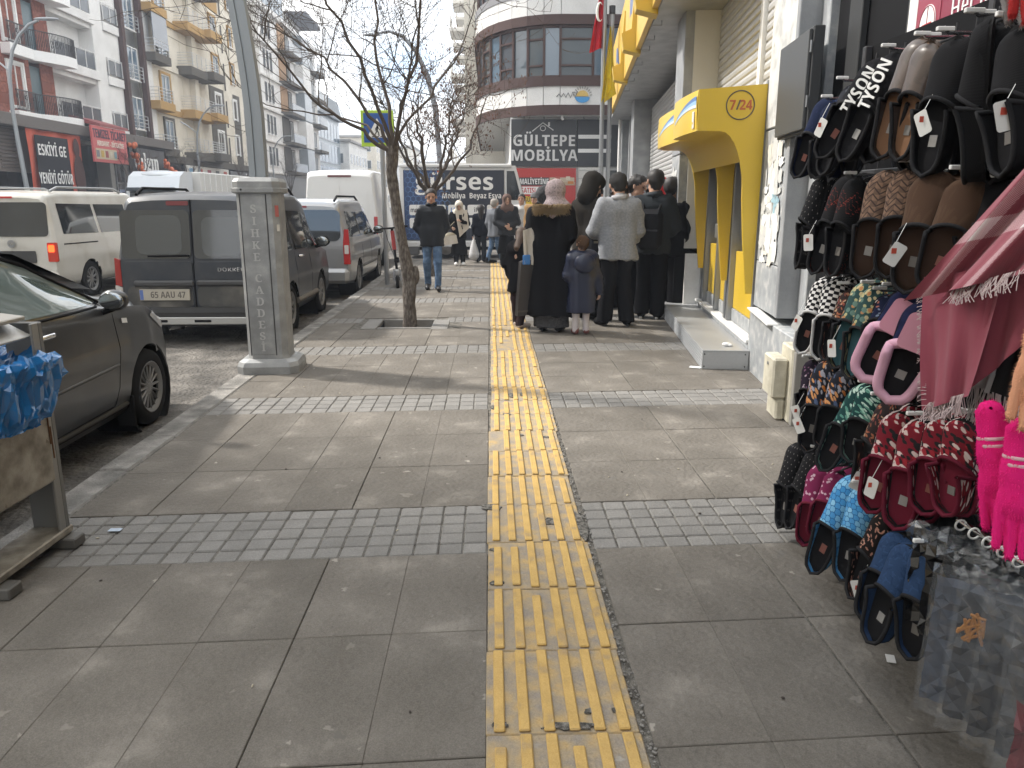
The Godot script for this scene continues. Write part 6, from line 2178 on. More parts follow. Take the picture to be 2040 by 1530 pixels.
func build_street_things() -> void:
	# pedestrian crossing sign
	var o := thing("crossing_sign", "blue pedestrian crossing sign with yellow green border on a grey post", "sign", V(-2.0, 0, -15.1))
	part("post", MB.new().tube([V(0, 0, 0), V(0, 3.2, 0)], .045, 10), M.steel, o)
	part("border_plate", bx(V(-.07, 2.88, .06), V(.60, .64, .012), .004), mat(.42, .62, .05, .4), o)
	part("blue_plate", bx(V(-.07, 2.89, .068), V(.50, .52, .008), .003), mat(.015, .08, .32, .4), o)
	part("triangle", MB.new().prism(pv([[-.19, -.17], [.19, -.17], [0, .17]]), 0, .004, T(V(-.07, 2.89, .0725))), M.white, o)
	var fig := MB.new().blob(V(-.06, 2.955, .079), V(.02, .02, .004), 8)
	fig.tube([V(-.065, 2.93, .079), V(-.075, 2.85, .079)], .016, 5).tube([V(-.075, 2.85, .079), V(-.045, 2.80, .079), V(-.04, 2.745, .079)], .009, 5).tube([V(-.075, 2.85, .079), V(-.10, 2.79, .079), V(-.13, 2.745, .079)], .009, 5)
	fig.tube([V(-.065, 2.92, .079), V(-.035, 2.87, .079), V(-.02, 2.85, .079)], .007, 5).tube([V(-.065, 2.92, .079), V(-.10, 2.88, .079), V(-.105, 2.84, .079)], .007, 5)
	part("walking_figure", fig, M.black, o)
	for k in 3:
		part("crossing_stripe", bx(V(-.15 + k * .08, 2.735, .0775), V(.05, .016, .003)), M.black, o)
	# electric scooter leaning on the post
	var s := thing("electric_scooter", "parked black electric scooter leaning on the sign post", "scooter", V(-1.76, 0, -14.75), .12)
	for z in [.28, -.55]:
		var w := part("wheel", MB.new().lathe([Vector2(.06, -.03), Vector2(.115, -.03), Vector2(.125, -.015), Vector2(.125, .015), Vector2(.115, .03), Vector2(.06, .03)], 18, Transform3D(Basis(V(0, 0, 1), PI / 2), V(0, .125, z))), M.rubber, s)
		part("hub", MB.new().tube([V(-.032, .125, z), V(.032, .125, z)], .062, 14), M.steel, w)
	part("deck", bx(V(0, .16, -.14), V(.17, .06, .62), .02), mat(.04, .04, .045, .6), s)
	part("fork", MB.new().tube([V(-.06, .13, .28), V(-.06, .34, .24), V(.06, .34, .24), V(.06, .13, .28)], .02, 6), mat(.3, .3, .31, .4, .4), s)
	part("mudguard", bx(V(0, .29, .3), V(.1, .12, .12), .03), mat(.34, .34, .34, .5), s)
	part("stem", MB.new().tube([V(0, .3, .24), V(-.07, 1.08, .12)], .025, 8), M.black, s)
	part("stem_sleeve", MB.new().tube([V(-.035, .7, .18), V(-.066, 1.04, .125)], .036, 8), mat(.3, .03, .03, .5), s)
	part("handlebar", MB.new().tube([V(-.33, 1.05, .12), V(-.26, 1.08, .12), V(-.07, 1.09, .12), V(.13, 1.13, .12), V(.19, 1.12, .12)], .017, 7), M.black, s)
	for x in [-.31, .17]:
		part("grip", MB.new().tube([V(x - .05, 1.06 + (.06 if x > 0 else 0.0), .12), V(x + .05, 1.07 + (.055 if x > 0 else 0.0), .12)], .022, 7), M.rubber, s)
	part("lamp", bx(V(.0, .52, .27), V(.09, .1, .08), .02), M.black, s)
	part("brake_cable", MB.new().tube([V(-.2, 1.08, .13), V(-.16, .9, .22), V(-.05, .6, .25), V(.02, .35, .28)], .006, 5), M.black, s)
	# waste bin with blue bag
	var b := thing("waste_bin", "steel waste bin on a frame with pen scribbles on its side", "waste bin", V(-2.19, 0, -3.25), -.04)
	var st := tri_mat(img_tex(noise_img(512, 0.012, [[0.2, Color(.20, .18, .15)], [0.55, Color(.33, .30, .25)], [0.85, Color(.44, .41, .36)]], 151, 5, 0.05, [[30, 2, 9, Color(.16, .12, .09)], [40, 1, 4, Color(.5, .47, .42)]])), 1.2, 0.5)
	st.metallic = .3
	part("body", bx(V(0, .60, .05), V(.36, .52, .46), .012), st, b)
	part("body_rim", bx(V(0, .865, .05), V(.38, .02, .48), .006), st, b)
	part("upright", bx(V(.09, .56, -.23), V(.16, 1.02, .03), .004), mat(.2, .2, .195, .45, .5), b)
	part("upright_flange", bx(V(.162, .56, -.20), V(.012, 1.02, .06), .003), mat(.3, .295, .28, .45, .5), b)
	part("upright", bx(V(.09, .56, .33), V(.16, 1.02, .03), .004), mat(.2, .2, .195, .45, .5), b)
	part("base_bar", bx(V(.09, .075, .05), V(.17, .035, .62), .006), st, b)
	for z in [-.21, .27]:
		part("foot", bx(V(.10, .028, z), V(.26, .05, .09), .006), mat(.13, .125, .115, .6, .3), b)
	part("lid", MB.new().box(V(-.02, 1.11, .05), V(.30, .02, .5), .004, Basis(V(0, 0, 1), -.12)), mat(.42, .40, .36, .45, .4), b)
	part("lid_flap", MB.new().box(V(.08, 1.045, .05), V(.15, .012, .5), .003, Basis(V(0, 0, 1), -.5)), mat(.5, .49, .46, .4, .4), b)
	part("scribble", MB.new().tube([V(.183, .76, -.02), V(.183, .70, -.01), V(.183, .73, .0), V(.183, .74, -.02), V(.183, .69, -.03)], .004, 4).tube([V(.183, .77, -.05), V(.183, .70, -.065), V(.183, .76, -.085)], .004, 4), mat(.06, .05, .045, .8), b)
	var ci := []
	for k in 34:
		ci.append(V(.183, .75 + sin(k * .55) * (.035 - k * .0006), -.13 + cos(k * .55) * (.035 - k * .0004)))
	part("scribble", MB.new().tube(ci, .0025, 4), mat(.1, .085, .07, .8), b)
	for a in [[-.17, .78, .52], [-.18, .6, .45]]:
		part("rust_run", bx(V(.182, (a[1] + a[2]) * .5, a[0]), V(.003, a[1] - a[2], .007)), mat(.14, .075, .04, .9), b)
	# the bag: a crumpled collar turned over the rim
	var bag := thing("bin_bag", "blue plastic bag folded over the rim of the steel bin", "bag", V(-2.19, 0, -3.25), -.04)
	var r := RandomNumberGenerator.new()
	r.seed = 5
	var fn := FastNoiseLite.new()
	fn.seed = 3
	fn.frequency = 7.0
	var g := []
	var prof := [[-.03, .60], [-.025, .72], [-.02, .84], [.0, .92], [.035, .945], [.075, .93], [.085, .88], [.07, .82], [.06, .76], [.05, .71], [.052, .70]]
	var NA := 110
	for a in NA:
		var t := TAU * a / NA
		var cx := cos(t)
		var cz := sin(t)
		var k := 1.0 / pow(pow(absf(cx), 5.0) + pow(absf(cz), 5.0), .2)
		var row := []
		for e in 24:
			var fe := e / 23.0 * (prof.size() - 1)
			var ei := int(minf(fe, prof.size() - 2))
			var off: float = lerpf(prof[ei][0], prof[ei + 1][0], fe - ei)
			var py: float = lerpf(prof[ei][1], prof[ei + 1][1], fe - ei)
			var q := V(cx * k * (.175 + off), py, cz * k * (.225 + off) + .05)
			var fold := absf(fn.get_noise_3d(t * .55 + cx, q.y * .35, cz)) * .05
			var nz := fn.get_noise_3dv(q * 1.1) * .035 + absf(fn.get_noise_3dv(q * 3.4)) * .03 + r.randf_range(-.0025, .0025)
			q += V(cx, 0, cz) * (nz + fold) * (1.1 if off > .02 else .5) + V(0, fn.get_noise_3dv(q * 1.6 + V(9, 0, 0)) * .05 + absf(fn.get_noise_3dv(q * 4.0)) * .02, 0)
			if py < .8 and off > 0.0:
				q.y -= .05 * (.5 + .5 * sin(t * 2.0 + 1.0))
			row.append(q)
		g.append(row)
	g.append(g[0])
	var cm := MB.new()
	for a in NA:
		for e in 23:
			cm.tri(g[a][e], g[a + 1][e], g[a + 1][e + 1])
			cm.tri(g[a][e], g[a + 1][e + 1], g[a][e + 1])
	var blue := StandardMaterial3D.new()
	blue.albedo_color = lin(Color(.012, .15, .40))
	blue.roughness = .18
	blue.metallic_specular = .7
	part("collar", cm, blue, bag)
	part("inner_bag", MB.new().blob(V(0, .70, .05), V(.15, .1, .19), 12), mat(.01, .015, .03, .25), bag)
	part("crumpled_wrapper", MB.new().blob(V(.02, .84, -.02), V(.08, .06, .1), 8), mat(.02, .05, .1, .2), bag)
	# flags beside the bank
	var f1 := thing("flag_pole", "tall grey pole carrying the red flag beside the bank", "flag pole", V(2.72, 0, -19.6))
	part("pole", MB.new().tube([V(0, 0, 0), V(0, 9.0, 0)], .055, 10), M.steel, f1)
	part("finial", MB.new().blob(V(0, 9.05, 0), V(.08, .08, .08), 8), M.steel, f1)
	var f2 := thing("flag_pole", "shorter grey pole with dark cap carrying the yellow flag", "flag pole", V(2.9, 0, -19.6))
	part("pole", MB.new().tube([V(0, 0, 0), V(0, 5.85, 0)], .055, 10), M.steel, f2)
	part("cap", MB.new().tube([V(0, 5.84, 0), V(0, 6.02, 0)], .075, 10), M.iron, f2)
	var fr := thing("red_flag", "red flag with white crescent hanging limp from its pole", "flag", V(2.69, 0, -19.55))
	part("flag_cloth", cloth([V(-.02, 6.75, 0), V(.0, 6.75, .02), V(-.02, 5.1, .0), V(-.34, 4.95, .1)], 10, 16, .06, 1.5, V(0, 0, 1), .4), mat(.42, .02, .035, .75), fr)
	var cres := []
	for k in 15:
		var t := -2.3 + k / 14.0 * 4.6
		cres.append(V(-.10 - cos(t) * .07, 5.85 + sin(t) * .2, .12))
	part("crescent", MB.new().tube(cres, [.004, .01, .016, .022, .026, .03, .032, .033, .032, .03, .026, .022, .016, .01, .004], 6), M.white, fr)
	var fy := thing("yellow_flag", "yellow flag hanging limp from the shorter pole", "flag", V(2.82, 0, -19.52))
	part("flag_cloth", cloth([V(.02, 5.55, 0), V(.05, 5.55, .02), V(.18, 4.3, .05), V(-.16, 3.85, .1)], 10, 16, .07, 1.4, V(0, 0, 1), 1.4), mat(.58, .46, .02, .75), fy)
	part("hem", cloth([V(-.02, 4.4, .12), V(.12, 4.4, .1), V(.2, 4.05, .1), V(-.1, 3.84, .13)], 6, 6, .03, 1.2, V(0, 0, 1), .6), mat(.5, .40, .03, .75), fy)

func build_litter() -> void:
	var r := RandomNumberGenerator.new()
	r.seed = 12
	var n := 0
	for a in [[2.0, -7.35, .11, .08, "white paper slip lying beside the metal step"], [1.42, -2.42, .05, .03, "white rounded label on the slabs below the blue slippers"], [-1.87, -3.62, .06, .035, "pale blue scrap lying beside the bin foot"]]:
		single("paper_scrap", bx(V(0, .006, 0), V(a[2], .002, a[3]), 0), M.white if n < 2 else mat(.45, .52, .62, .7), a[4], "litter", T(V(a[0], 0, a[1]), r.randf() * 3.0), "scraps of paper on the pavement")
		n += 1
	single("crumpled_tissue", MB.new().blob(V(0, .02, 0), V(.045, .02, .035), 9).blob(V(.03, .015, .02), V(.03, .015, .03), 7), M.white, "crumpled white tissue on the metal step", "litter", T(wall_at(2.15, .19, .2)))
	for k in 26:
		var x := r.randf_range(-2.0, 2.0)
		var z := -r.randf_range(1.9, 7.5)
		if x > -.05 and x < .5:
			x += .7
		var m := single("pavement_crumb", MB.new().blob(V(0, .003, 0), V(r.randf_range(.004, .012), .003, r.randf_range(.003, .008)), 6), mat(.4, .36, .28, .9) if k % 2 else mat(.06, .05, .045, .9), "tiny crumb of dirt lying on the paving", "litter", T(V(x, 0, z), r.randf() * 3.0), "crumbs of dirt on the paving")

# ---------------------------------------------------------------- slipper rack
func pat_img(kind: String) -> Image:
	var n := 96
	var im := Image.create(n, n, false, Image.FORMAT_RGB8)
	var r := RandomNumberGenerator.new()
	r.seed = kind.hash() % 1000
	var ell := func(bg: Color, cols: Array, count: int, rx: float, ry: float, ang := -1.0) -> void:
		im.fill(bg.linear_to_srgb())
		for k in count:
			var cx := r.randf() * n
			var cy := r.randf() * n
			var a: float = ang + r.randf_range(-.35, .35) if ang >= 0.0 else r.randf() * PI
			var sc := r.randf_range(.7, 1.25)
			var c: Color = (cols[r.randi() % cols.size()] as Color).linear_to_srgb()
			var R := int(maxf(rx, ry) * sc) + 2
			for dy in range(-R, R + 1):
				for dx in range(-R, R + 1):
					var ex := (dx * cos(a) + dy * sin(a)) / (rx * sc)
					var ey := (-dx * sin(a) + dy * cos(a)) / (ry * sc)
					if ex * ex + ey * ey < 1.0:
						im.set_pixel(posmod(int(cx) + dx, n), posmod(int(cy) + dy, n), c)
	var K := Color(.012, .012, .014)
	match kind:
		"navy": ell.call(Color(.012, .018, .045), [Color(.02, .028, .065)], 60, 3, 1.2)
		"camo": ell.call(Color(.03, .032, .04), [Color(.07, .075, .09), Color(.015, .015, .02)], 45, 9, 4)
		"black_print": ell.call(K, [Color(.02, .02, .024)], 30, 6, 3)
		"brown_leather": ell.call(Color(.07, .052, .043), [Color(.085, .063, .052)], 40, 14, 5)
		"black_knit", "black_dots", "black_red":
			im.fill(Color(.012, .012, .013).linear_to_srgb())
			for y in n:
				for x in n:
					if (x + y * 2) % 7 < 2:
						im.set_pixel(x, y, Color(.02, .02, .022).linear_to_srgb())
			if kind == "black_dots":
				for y in 8:
					for x in 8:
						var c := Color(.45, .42, .4).linear_to_srgb()
						for q in 3:
							im.set_pixel(x * 12 + 4 + (6 if y % 2 else 0) , (y * 12 + 4 + q) % n, c)
			if kind == "black_red":
				for k in 5:
					var y0 := 30.0 + k * 7
					for x in n:
						var y := int(y0 + 8 * sin(x * .17 + k) + 3 * sin(x * .5 + k * 2))
						if r.randf() < .7:
							im.set_pixel(x, posmod(y, n), Color(.45, .06, .04).linear_to_srgb())
		"weave":
			for y in n:
				for x in n:
					var z := absi((x % 24) - 12)
					var q := posmod(y + z, 12)
					im.set_pixel(x, y, (Color(.05, .035, .03) if q < 3 else (Color(.19, .12, .085) if (x / 12 + y / 12) % 2 else Color(.12, .08, .06))).linear_to_srgb())
		"brown": ell.call(Color(.075, .045, .03), [Color(.085, .052, .035)], 40, 14, 2, 1.57)
		"checker":
			for y in n:
				for x in n:
					im.set_pixel(x, y, (Color(.68, .67, .66) if (x / 12 + y / 8) % 2 else K).linear_to_srgb())
		"rust_leaf": ell.call(Color(.03, .022, .022), [Color(.30, .11, .06), Color(.4, .27, .18), Color(.2, .06, .05)], 90, 5, 2.2)
		"teal_dots": ell.call(Color(.03, .065, .065), [Color(.42, .2, .09), Color(.4, .38, .2), Color(.12, .2, .17), Color(.5, .42, .25)], 60, 5.5, 5)
		"navy_mix": ell.call(Color(.015, .02, .05), [Color(.4, .16, .12), Color(.2, .25, .35), Color(.4, .38, .35)], 30, 5, 3)
		"pink_rim": ell.call(Color(.012, .015, .045), [Color(.015, .02, .055)], 20, 8, 6)
		"purple_flower": ell.call(Color(.02, .015, .025), [Color(.35, .28, .33), Color(.16, .08, .14)], 50, 3.5, 2.5)
		"orange_leaf": ell.call(Color(.02, .022, .03), [Color(.48, .15, .035), Color(.3, .3, .35), Color(.5, .24, .1), Color(.08, .11, .2)], 70, 7, 2.6, .9)
		"green_leaf": ell.call(Color(.015, .05, .05), [Color(.3, .5, .4), Color(.42, .55, .48), Color(.1, .25, .2)], 85, 7.5, 2.8, .5)
		"red_petal": ell.call(Color(.16, .015, .025), [Color(.02, .018, .02), Color(.55, .45, .42), Color(.02, .018, .02), Color(.28, .025, .035), Color(.6, .52, .5)], 105, 6.5, 3.2, .7)
		"magenta_dots": ell.call(Color(.19, .025, .08), [Color(.55, .4, .46)], 26, 3.4, 3.2)
		"blue_scale":
			im.fill(Color(.04, .22, .5).linear_to_srgb())
			for y in range(10, -2, -1):
				for x in 9:
					var cx := x * 12 + (6 if y % 2 else 0)
					var cy := y * 10
					var c := Color(.05, .25, .55).lerp(Color(.3, .58, .75), r.randf())
					for dy in range(-8, 9):
						for dx in range(-8, 9):
							var d := sqrt(dx * dx + dy * dy)
							if d < 8.0 and cx + dx >= 0 and cx + dx < n and cy + dy >= 0 and cy + dy < n:
								im.set_pixel(cx + dx, cy + dy, (c if d < 7.0 else Color(.015, .08, .22)).linear_to_srgb())
		"pink_leaf": ell.call(Color(.016, .013, .013), [Color(.5, .27, .2), Color(.4, .2, .15)], 60, 4.5, 1.8)
		"denim": ell.call(Color(.028, .055, .12), [Color(.035, .07, .15), Color(.022, .045, .1)], 160, 5, 1.2)
		_: im.fill(K)
	return im

func slip_half(t: float) -> float:
	# half width as a share of the width, t = 0 heel, 1 toe
	var w := .37 + .13 * sin(clampf((t - .15) / .85, 0, 1) * PI * .62)
	if t < .18:
		w *= sqrt(maxf(0.0, 1.0 - pow((.18 - t) / .18, 2.0)))
	if t > .78:
		w *= sqrt(maxf(0.0, 1.0 - pow((t - .78) / .2201, 2.0)))
	return w

var slip_cache := {}
func slipper_meshes(L: float, W: float) -> Array:
	var key := "%.2f %.3f" % [L, W]
	if slip_cache.has(key):
		return slip_cache[key]
	var outl := PackedVector2Array()
	var n := 16
	for k in n + 1:
		var t := float(k) / n
		outl.append(Vector2(slip_half(t) * W, (t - .5) * L))
	for k in range(n - 1, 0, -1):
		var t := float(k) / n
		outl.append(Vector2(-slip_half(t) * W, (t - .5) * L))
	var sole := MB.new().prism(outl, -.012, .012)
	var inner := PackedVector2Array()
	for p in outl:
		inner.append(Vector2(p.x * .88, p.y * .94))
	var insole := MB.new().prism(inner, .012, .017)
	# upper dome
	var g := []
	var m := 14
	for k in m + 1:
		var t := lerpf(.44, .985, float(k) / m)
		var hw := slip_half(t) * W * 1.03
		var f := float(k) / m
		var h := L * (.165 * (1.0 - f) + .09 * f) * (1.0 if f < .8 else sqrt(maxf(.03, 1.0 - pow((f - .8) / .2, 2.0))))
		var row := []
		for q in 13:
			var a := PI * q / 12.0
			row.append(V(cos(a) * hw * (1.0 + .02 * sin(f * 9.0 + a * 3.0)), (t - .5) * L + sin(a) * .045 * (1.0 - f), -.004 + pow(sin(a), .8) * h))
		g.append(row)
	var upper := MB.new().grid(g)
	# heel wall and rim
	var wall := []
	var rimp := []
	var path := []
	for k in 11:
		var t := .47 * (1.0 - k / 10.0)
		path.append(Vector2(slip_half(t) * W, (t - .5) * L))
	for k in range(1, 11):
		var t := .47 * (k / 10.0)
		path.append(Vector2(-slip_half(t) * W, (t - .5) * L))
	var pn := path.size()
	for k in pn:
		var s := absf(float(k) / (pn - 1) - .5) * 2.0
		var hgt := lerpf(.035, .06, pow(s, 3.0))
		wall.append([V(path[k].x, path[k].y, -.004), V(path[k].x * 1.03, path[k].y, hgt * .6), V(path[k].x * .97, path[k].y, hgt)])
		rimp.append(V(path[k].x * .97, path[k].y, hgt))
	for q in range(11, -1, -1):
		rimp.append(g[0][q])
	var heel := MB.new().grid(wall)
	rimp.append(rimp[0])
	var rim := MB.new().tube(rimp, .0065, 6, false)
	var fat := MB.new().tube(rimp, .016, 8, false)
	var label := bx(V(0, -.24 * L, .0185), V(W * .2, L * .085, .002))
	slip_cache[key] = [sole.mesh(), insole.mesh(), upper.mesh(), heel.mesh(), rim.mesh(), fat.mesh(), label.mesh()]
	return slip_cache[key]

var pat_mats := {}
func pat_mat(kind: String) -> StandardMaterial3D:
	if not pat_mats.has(kind):
		var m := StandardMaterial3D.new()
		m.albedo_texture = img_tex(pat_img(kind))
		m.roughness = .85 if kind != "brown_leather" else .35
		m.metallic_specular = .2 if kind != "brown_leather" else .5
		m.uv1_scale = V(1.0, 1.0, 1)
		pat_mats[kind] = m
	return pat_mats[kind]

func build_rack() -> void:
	var fr := thing("display_rack", "black wire display rack holding slippers in front of the shop", "rack", V(0, 0, 0))
	for z in [-3.85, -2.9, -1.95, -1.0]:
		part("upright", bx(V(1.78, 1.15, z), V(.035, 2.3, .035), .004), M.iron, fr)
	for y in [.62, 1.0, 1.33, 1.72, 2.1]:
		part("cross_bar", bx(V(1.75, y, -2.4), V(.02, .03, 2.9), .003), M.iron, fr)
	for k in 24:
		part("grid_wire", MB.new().tube([V(1.765, .3, -3.85 + k * .125), V(1.765, 2.25, -3.85 + k * .125)], .004, 4), M.iron, fr)
	part("backing_sheet", bx(V(1.80, 1.2, -2.4), V(.01, 2.2, 2.9)), M.black, fr)
	for z in [-2.3, -1.2]:
		part("foot", bx(V(1.72, .05, z), V(.42, .05, .05), .006), M.frame_white, fr)
		part("foot_cap", MB.new().tube([V(1.54, 0, z), V(1.54, .03, z)], .02, 8), M.white, fr)
	for z in [-3.8]:
		part("foot", bx(V(1.80, .03, z), V(.3, .04, .04), .006), M.iron, fr)
	var ROWS := [
		["navy", [[V(1.480, 2.015, -3.556), V(1.432, 1.718, -3.622)], [V(1.480, 1.985, -3.453), V(1.451, 1.714, -3.490)]], 35, 0.120, 0],
		["camo", [[V(1.500, 2.046, -3.363), V(1.466, 1.722, -3.406)]], 35, 0.120, 0],
		["black_print", [[V(1.420, 2.079, -2.982), V(1.323, 1.777, -3.104)], [V(1.420, 2.074, -2.831), V(1.329, 1.762, -2.940)]], 42, 0.130, 0],
		["brown_leather", [[V(1.360, 2.069, -2.568), V(1.307, 1.758, -2.625)], [V(1.360, 2.048, -2.501), V(1.321, 1.748, -2.542)]], 38, 0.120, 1],
		["black_knit", [[V(1.300, 2.014, -2.268), V(1.279, 1.693, -2.288)]], 10, 0.140, 0],
		["black_knit", [[V(1.250, 2.014, -2.056), V(1.271, 1.676, -2.038)]], -25, 0.150, 0],
		["black_knit", [[V(1.220, 1.967, -1.877), V(1.238, 1.678, -1.862)]], -15, 0.150, 0],
		["black_dots", [[V(1.480, 1.678, -3.518), V(1.448, 1.314, -3.561)]], 10, 0.110, 0],
		["black_red", [[V(1.450, 1.671, -3.184), V(1.388, 1.323, -3.262)], [V(1.450, 1.658, -3.094), V(1.406, 1.326, -3.147)]], 40, 0.120, 0],
		["black_knit", [[V(1.500, 1.615, -3.093), V(1.473, 1.338, -3.124)]], 20, 0.120, 0],
		["weave", [[V(1.380, 1.678, -2.726), V(1.345, 1.350, -2.764)], [V(1.380, 1.679, -2.555), V(1.338, 1.369, -2.598)]], 42, 0.140, 1],
		["brown", [[V(1.300, 1.654, -2.270), V(1.260, 1.358, -2.309)], [V(1.300, 1.640, -2.121), V(1.264, 1.374, -2.154)]], 38, 0.150, 1],
		["checker", [[V(1.460, 1.250, -3.355), V(1.426, 0.951, -3.398)], [V(1.460, 1.265, -3.208), V(1.426, 0.953, -3.250)]], 42, 0.120, 2],
		["rust_leaf", [[V(1.470, 1.228, -3.106), V(1.436, 0.965, -3.146)]], 40, 0.120, 0],
		["teal_dots", [[V(1.420, 1.277, -2.904), V(1.386, 0.977, -2.942)], [V(1.420, 1.263, -2.803), V(1.385, 0.967, -2.842)]], 40, 0.120, 3],
		["navy_mix", [[V(1.440, 1.247, -2.747), V(1.418, 1.055, -2.770)]], 38, 0.120, 0],
		["pink_rim", [[V(1.300, 1.317, -2.323), V(1.228, 1.059, -2.398)], [V(1.300, 1.285, -2.217), V(1.236, 1.033, -2.280)]], 48, 0.155, 4],
		["navy_mix", [[V(1.360, 1.202, -2.338), V(1.341, 0.981, -2.355)]], -30, 0.140, 4],
		["purple_flower", [[V(1.500, 0.854, -3.460), V(1.487, 0.591, -3.476)]], 30, 0.110, 0],
		["orange_leaf", [[V(1.440, 0.909, -3.166), V(1.394, 0.552, -3.223)], [V(1.440, 0.917, -3.030), V(1.411, 0.603, -3.064)]], 42, 0.130, 0],
		["green_leaf", [[V(1.400, 0.909, -2.779), V(1.336, 0.586, -2.853)], [V(1.400, 0.915, -2.703), V(1.365, 0.665, -2.740)]], 30, 0.125, 0],
		["rust_leaf", [[V(1.400, 0.892, -2.602), V(1.374, 0.587, -2.629)]], 10, 0.120, 0],
		["red_petal", [[V(1.300, 0.925, -2.336), V(1.279, 0.621, -2.356)], [V(1.300, 0.937, -2.184), V(1.270, 0.635, -2.212)]], 45, 0.140, 5],
		["red_petal", [[V(1.300, 0.980, -2.089), V(1.296, 0.721, -2.093)]], 25, 0.140, 5],
		["red_petal", [[V(1.300, 0.999, -1.995), V(1.295, 0.760, -1.999)]], 20, 0.140, 5],
		["black_dots", [[V(1.440, 0.468, -3.413), V(1.414, 0.082, -3.448)], [V(1.440, 0.495, -3.246), V(1.409, 0.141, -3.285)]], 20, 0.125, 0],
		["black_knit", [[V(1.460, 0.507, -3.189), V(1.447, 0.236, -3.205)]], -20, 0.120, 0],
		["magenta_dots", [[V(1.400, 0.490, -3.044), V(1.364, 0.174, -3.088)], [V(1.400, 0.518, -2.925), V(1.370, 0.246, -2.960)]], 42, 0.120, 5],
		["blue_scale", [[V(1.360, 0.571, -2.725), V(1.307, 0.175, -2.785)], [V(1.360, 0.570, -2.589), V(1.327, 0.243, -2.624)]], 25, 0.130, 0],
		["pink_leaf", [[V(1.340, 0.543, -2.426), V(1.310, 0.244, -2.456)]], 15, 0.120, 0],
		["pink_leaf", [[V(1.380, 0.557, -2.380), V(1.368, 0.339, -2.391)]], -20, 0.120, 0],
		["denim", [[V(1.270, 0.584, -2.192), V(1.235, 0.293, -2.226)], [V(1.270, 0.569, -2.110), V(1.213, 0.264, -2.165)], [V(1.270, 0.606, -2.016), V(1.257, 0.304, -2.027)]], 30, 0.135, 0],
		["black_knit", [[V(1.300, 2.018, -2.090), V(1.334, 1.668, -2.062)]], 5, 0.150, 0],
		["black_knit", [[V(1.420, 2.055, -2.552), V(1.396, 1.708, -2.576)]], 20, 0.140, 0],
		["black_knit", [[V(1.500, 1.632, -2.885), V(1.504, 1.340, -2.881)]], 0, 0.130, 0],
		["black_knit", [[V(1.340, 1.636, -2.075), V(1.342, 1.385, -2.074)]], 15, 0.150, 0],
		["brown", [[V(1.400, 1.638, -2.357), V(1.369, 1.345, -2.386)]], 10, 0.140, 1],
		["black_knit", [[V(1.480, 1.260, -2.763), V(1.475, 0.998, -2.767)]], 0, 0.120, 0],
		["black_knit", [[V(1.500, 0.928, -3.045), V(1.492, 0.636, -3.054)]], 0, 0.120, 0],
		["red_petal", [[V(1.340, 0.996, -1.994), V(1.343, 0.762, -1.991)]], 20, 0.140, 5],
		["black_knit", [[V(1.420, 0.636, -2.176), V(1.420, 0.398, -2.176)]], 0, 0.130, 0],	]
	var names := {
		"navy": "navy blue slippers hanging below the dark wall cabinet",
		"camo": "dark grey camouflage slipper beside the navy pair",
		"black_print": "black slippers with bold white TYSON print",
		"brown_leather": "brown leather slippers with tan insoles",
		"weave": "brown zigzag weave slippers with white price tag",
		"brown": ["plain brown corduroy slippers beside the plaid scarf", "brown corduroy slipper tucked behind the plaid scarf edge"],
		"checker": "black and white chequered slippers",
		"teal_dots": "teal slippers with orange and cream spots",
		"pink_rim": "navy slippers with thick pink plush rims",
		"purple_flower": "small dark purple flowered slipper",
		"orange_leaf": "black slippers with orange feather print",
		"green_leaf": "dark green slippers with pale green leaf print",
		"magenta_dots": "magenta slippers with pale spots",
		"blue_scale": "bright blue slippers with fish scale print",
		"denim": "three denim blue felt slippers hanging low",
		"black_red": "black slippers with red scribble and white tag",
		"rust_leaf": ["rust leaf print slipper beside the chequered pair", "rust leaf print slipper between green and red pairs"],
		"navy_mix": ["navy slipper with mixed print beside the teal pair", "navy slipper turned sideways below the pink rimmed pair"],
		"black_dots": ["narrow black slipper with white dots under the navy pair", "black dotted slippers hanging lowest beside the electricity box"],
		"red_petal": ["red slippers with black and white petal print, opening shown", "red petal print slipper behind the open red pair", "red petal print slipper next to the pink gloves", "red petal print slipper half behind the pink gloves"],
		"pink_leaf": ["black slipper with pink leaf print beside the blue pair", "black slipper with pink leaves behind the denim slippers"],
		"black_knit": ["large black knitted slipper beside the leather pair", "large black slipper turned sole outwards", "black slipper at the end of the top row", "plain black slipper behind a white tag", "black slipper sole behind the dotted pair", "big black slipper under the grey woollen glove", "black slipper between leather and knitted ones", "black slipper behind the zigzag weave pair", "black slipper hidden behind the plaid scarf", "black slipper behind the spotted teal pair", "black slipper above the green leaf pair", "black slipper behind the bagged tights"],
	}
	var used := {}
	var tagm := mat(.62, .62, .6, .5)
	var idx := 0
	var all := []
	for row in ROWS:
		var back := []
		for pr in row[1]:
			var dv := V(.085, .004, -.035 - .01 * (all.size() % 3))
			back.append([pr[0] + dv, pr[1] + dv + V(.012 * (all.size() % 3), 0, .01)])
		all.append([row[0], back, row[2] + [-18, 10, -8, 22][all.size() % 4], row[3], row[4], true])
		all.append([row[0], row[1], row[2], row[3], row[4], false])
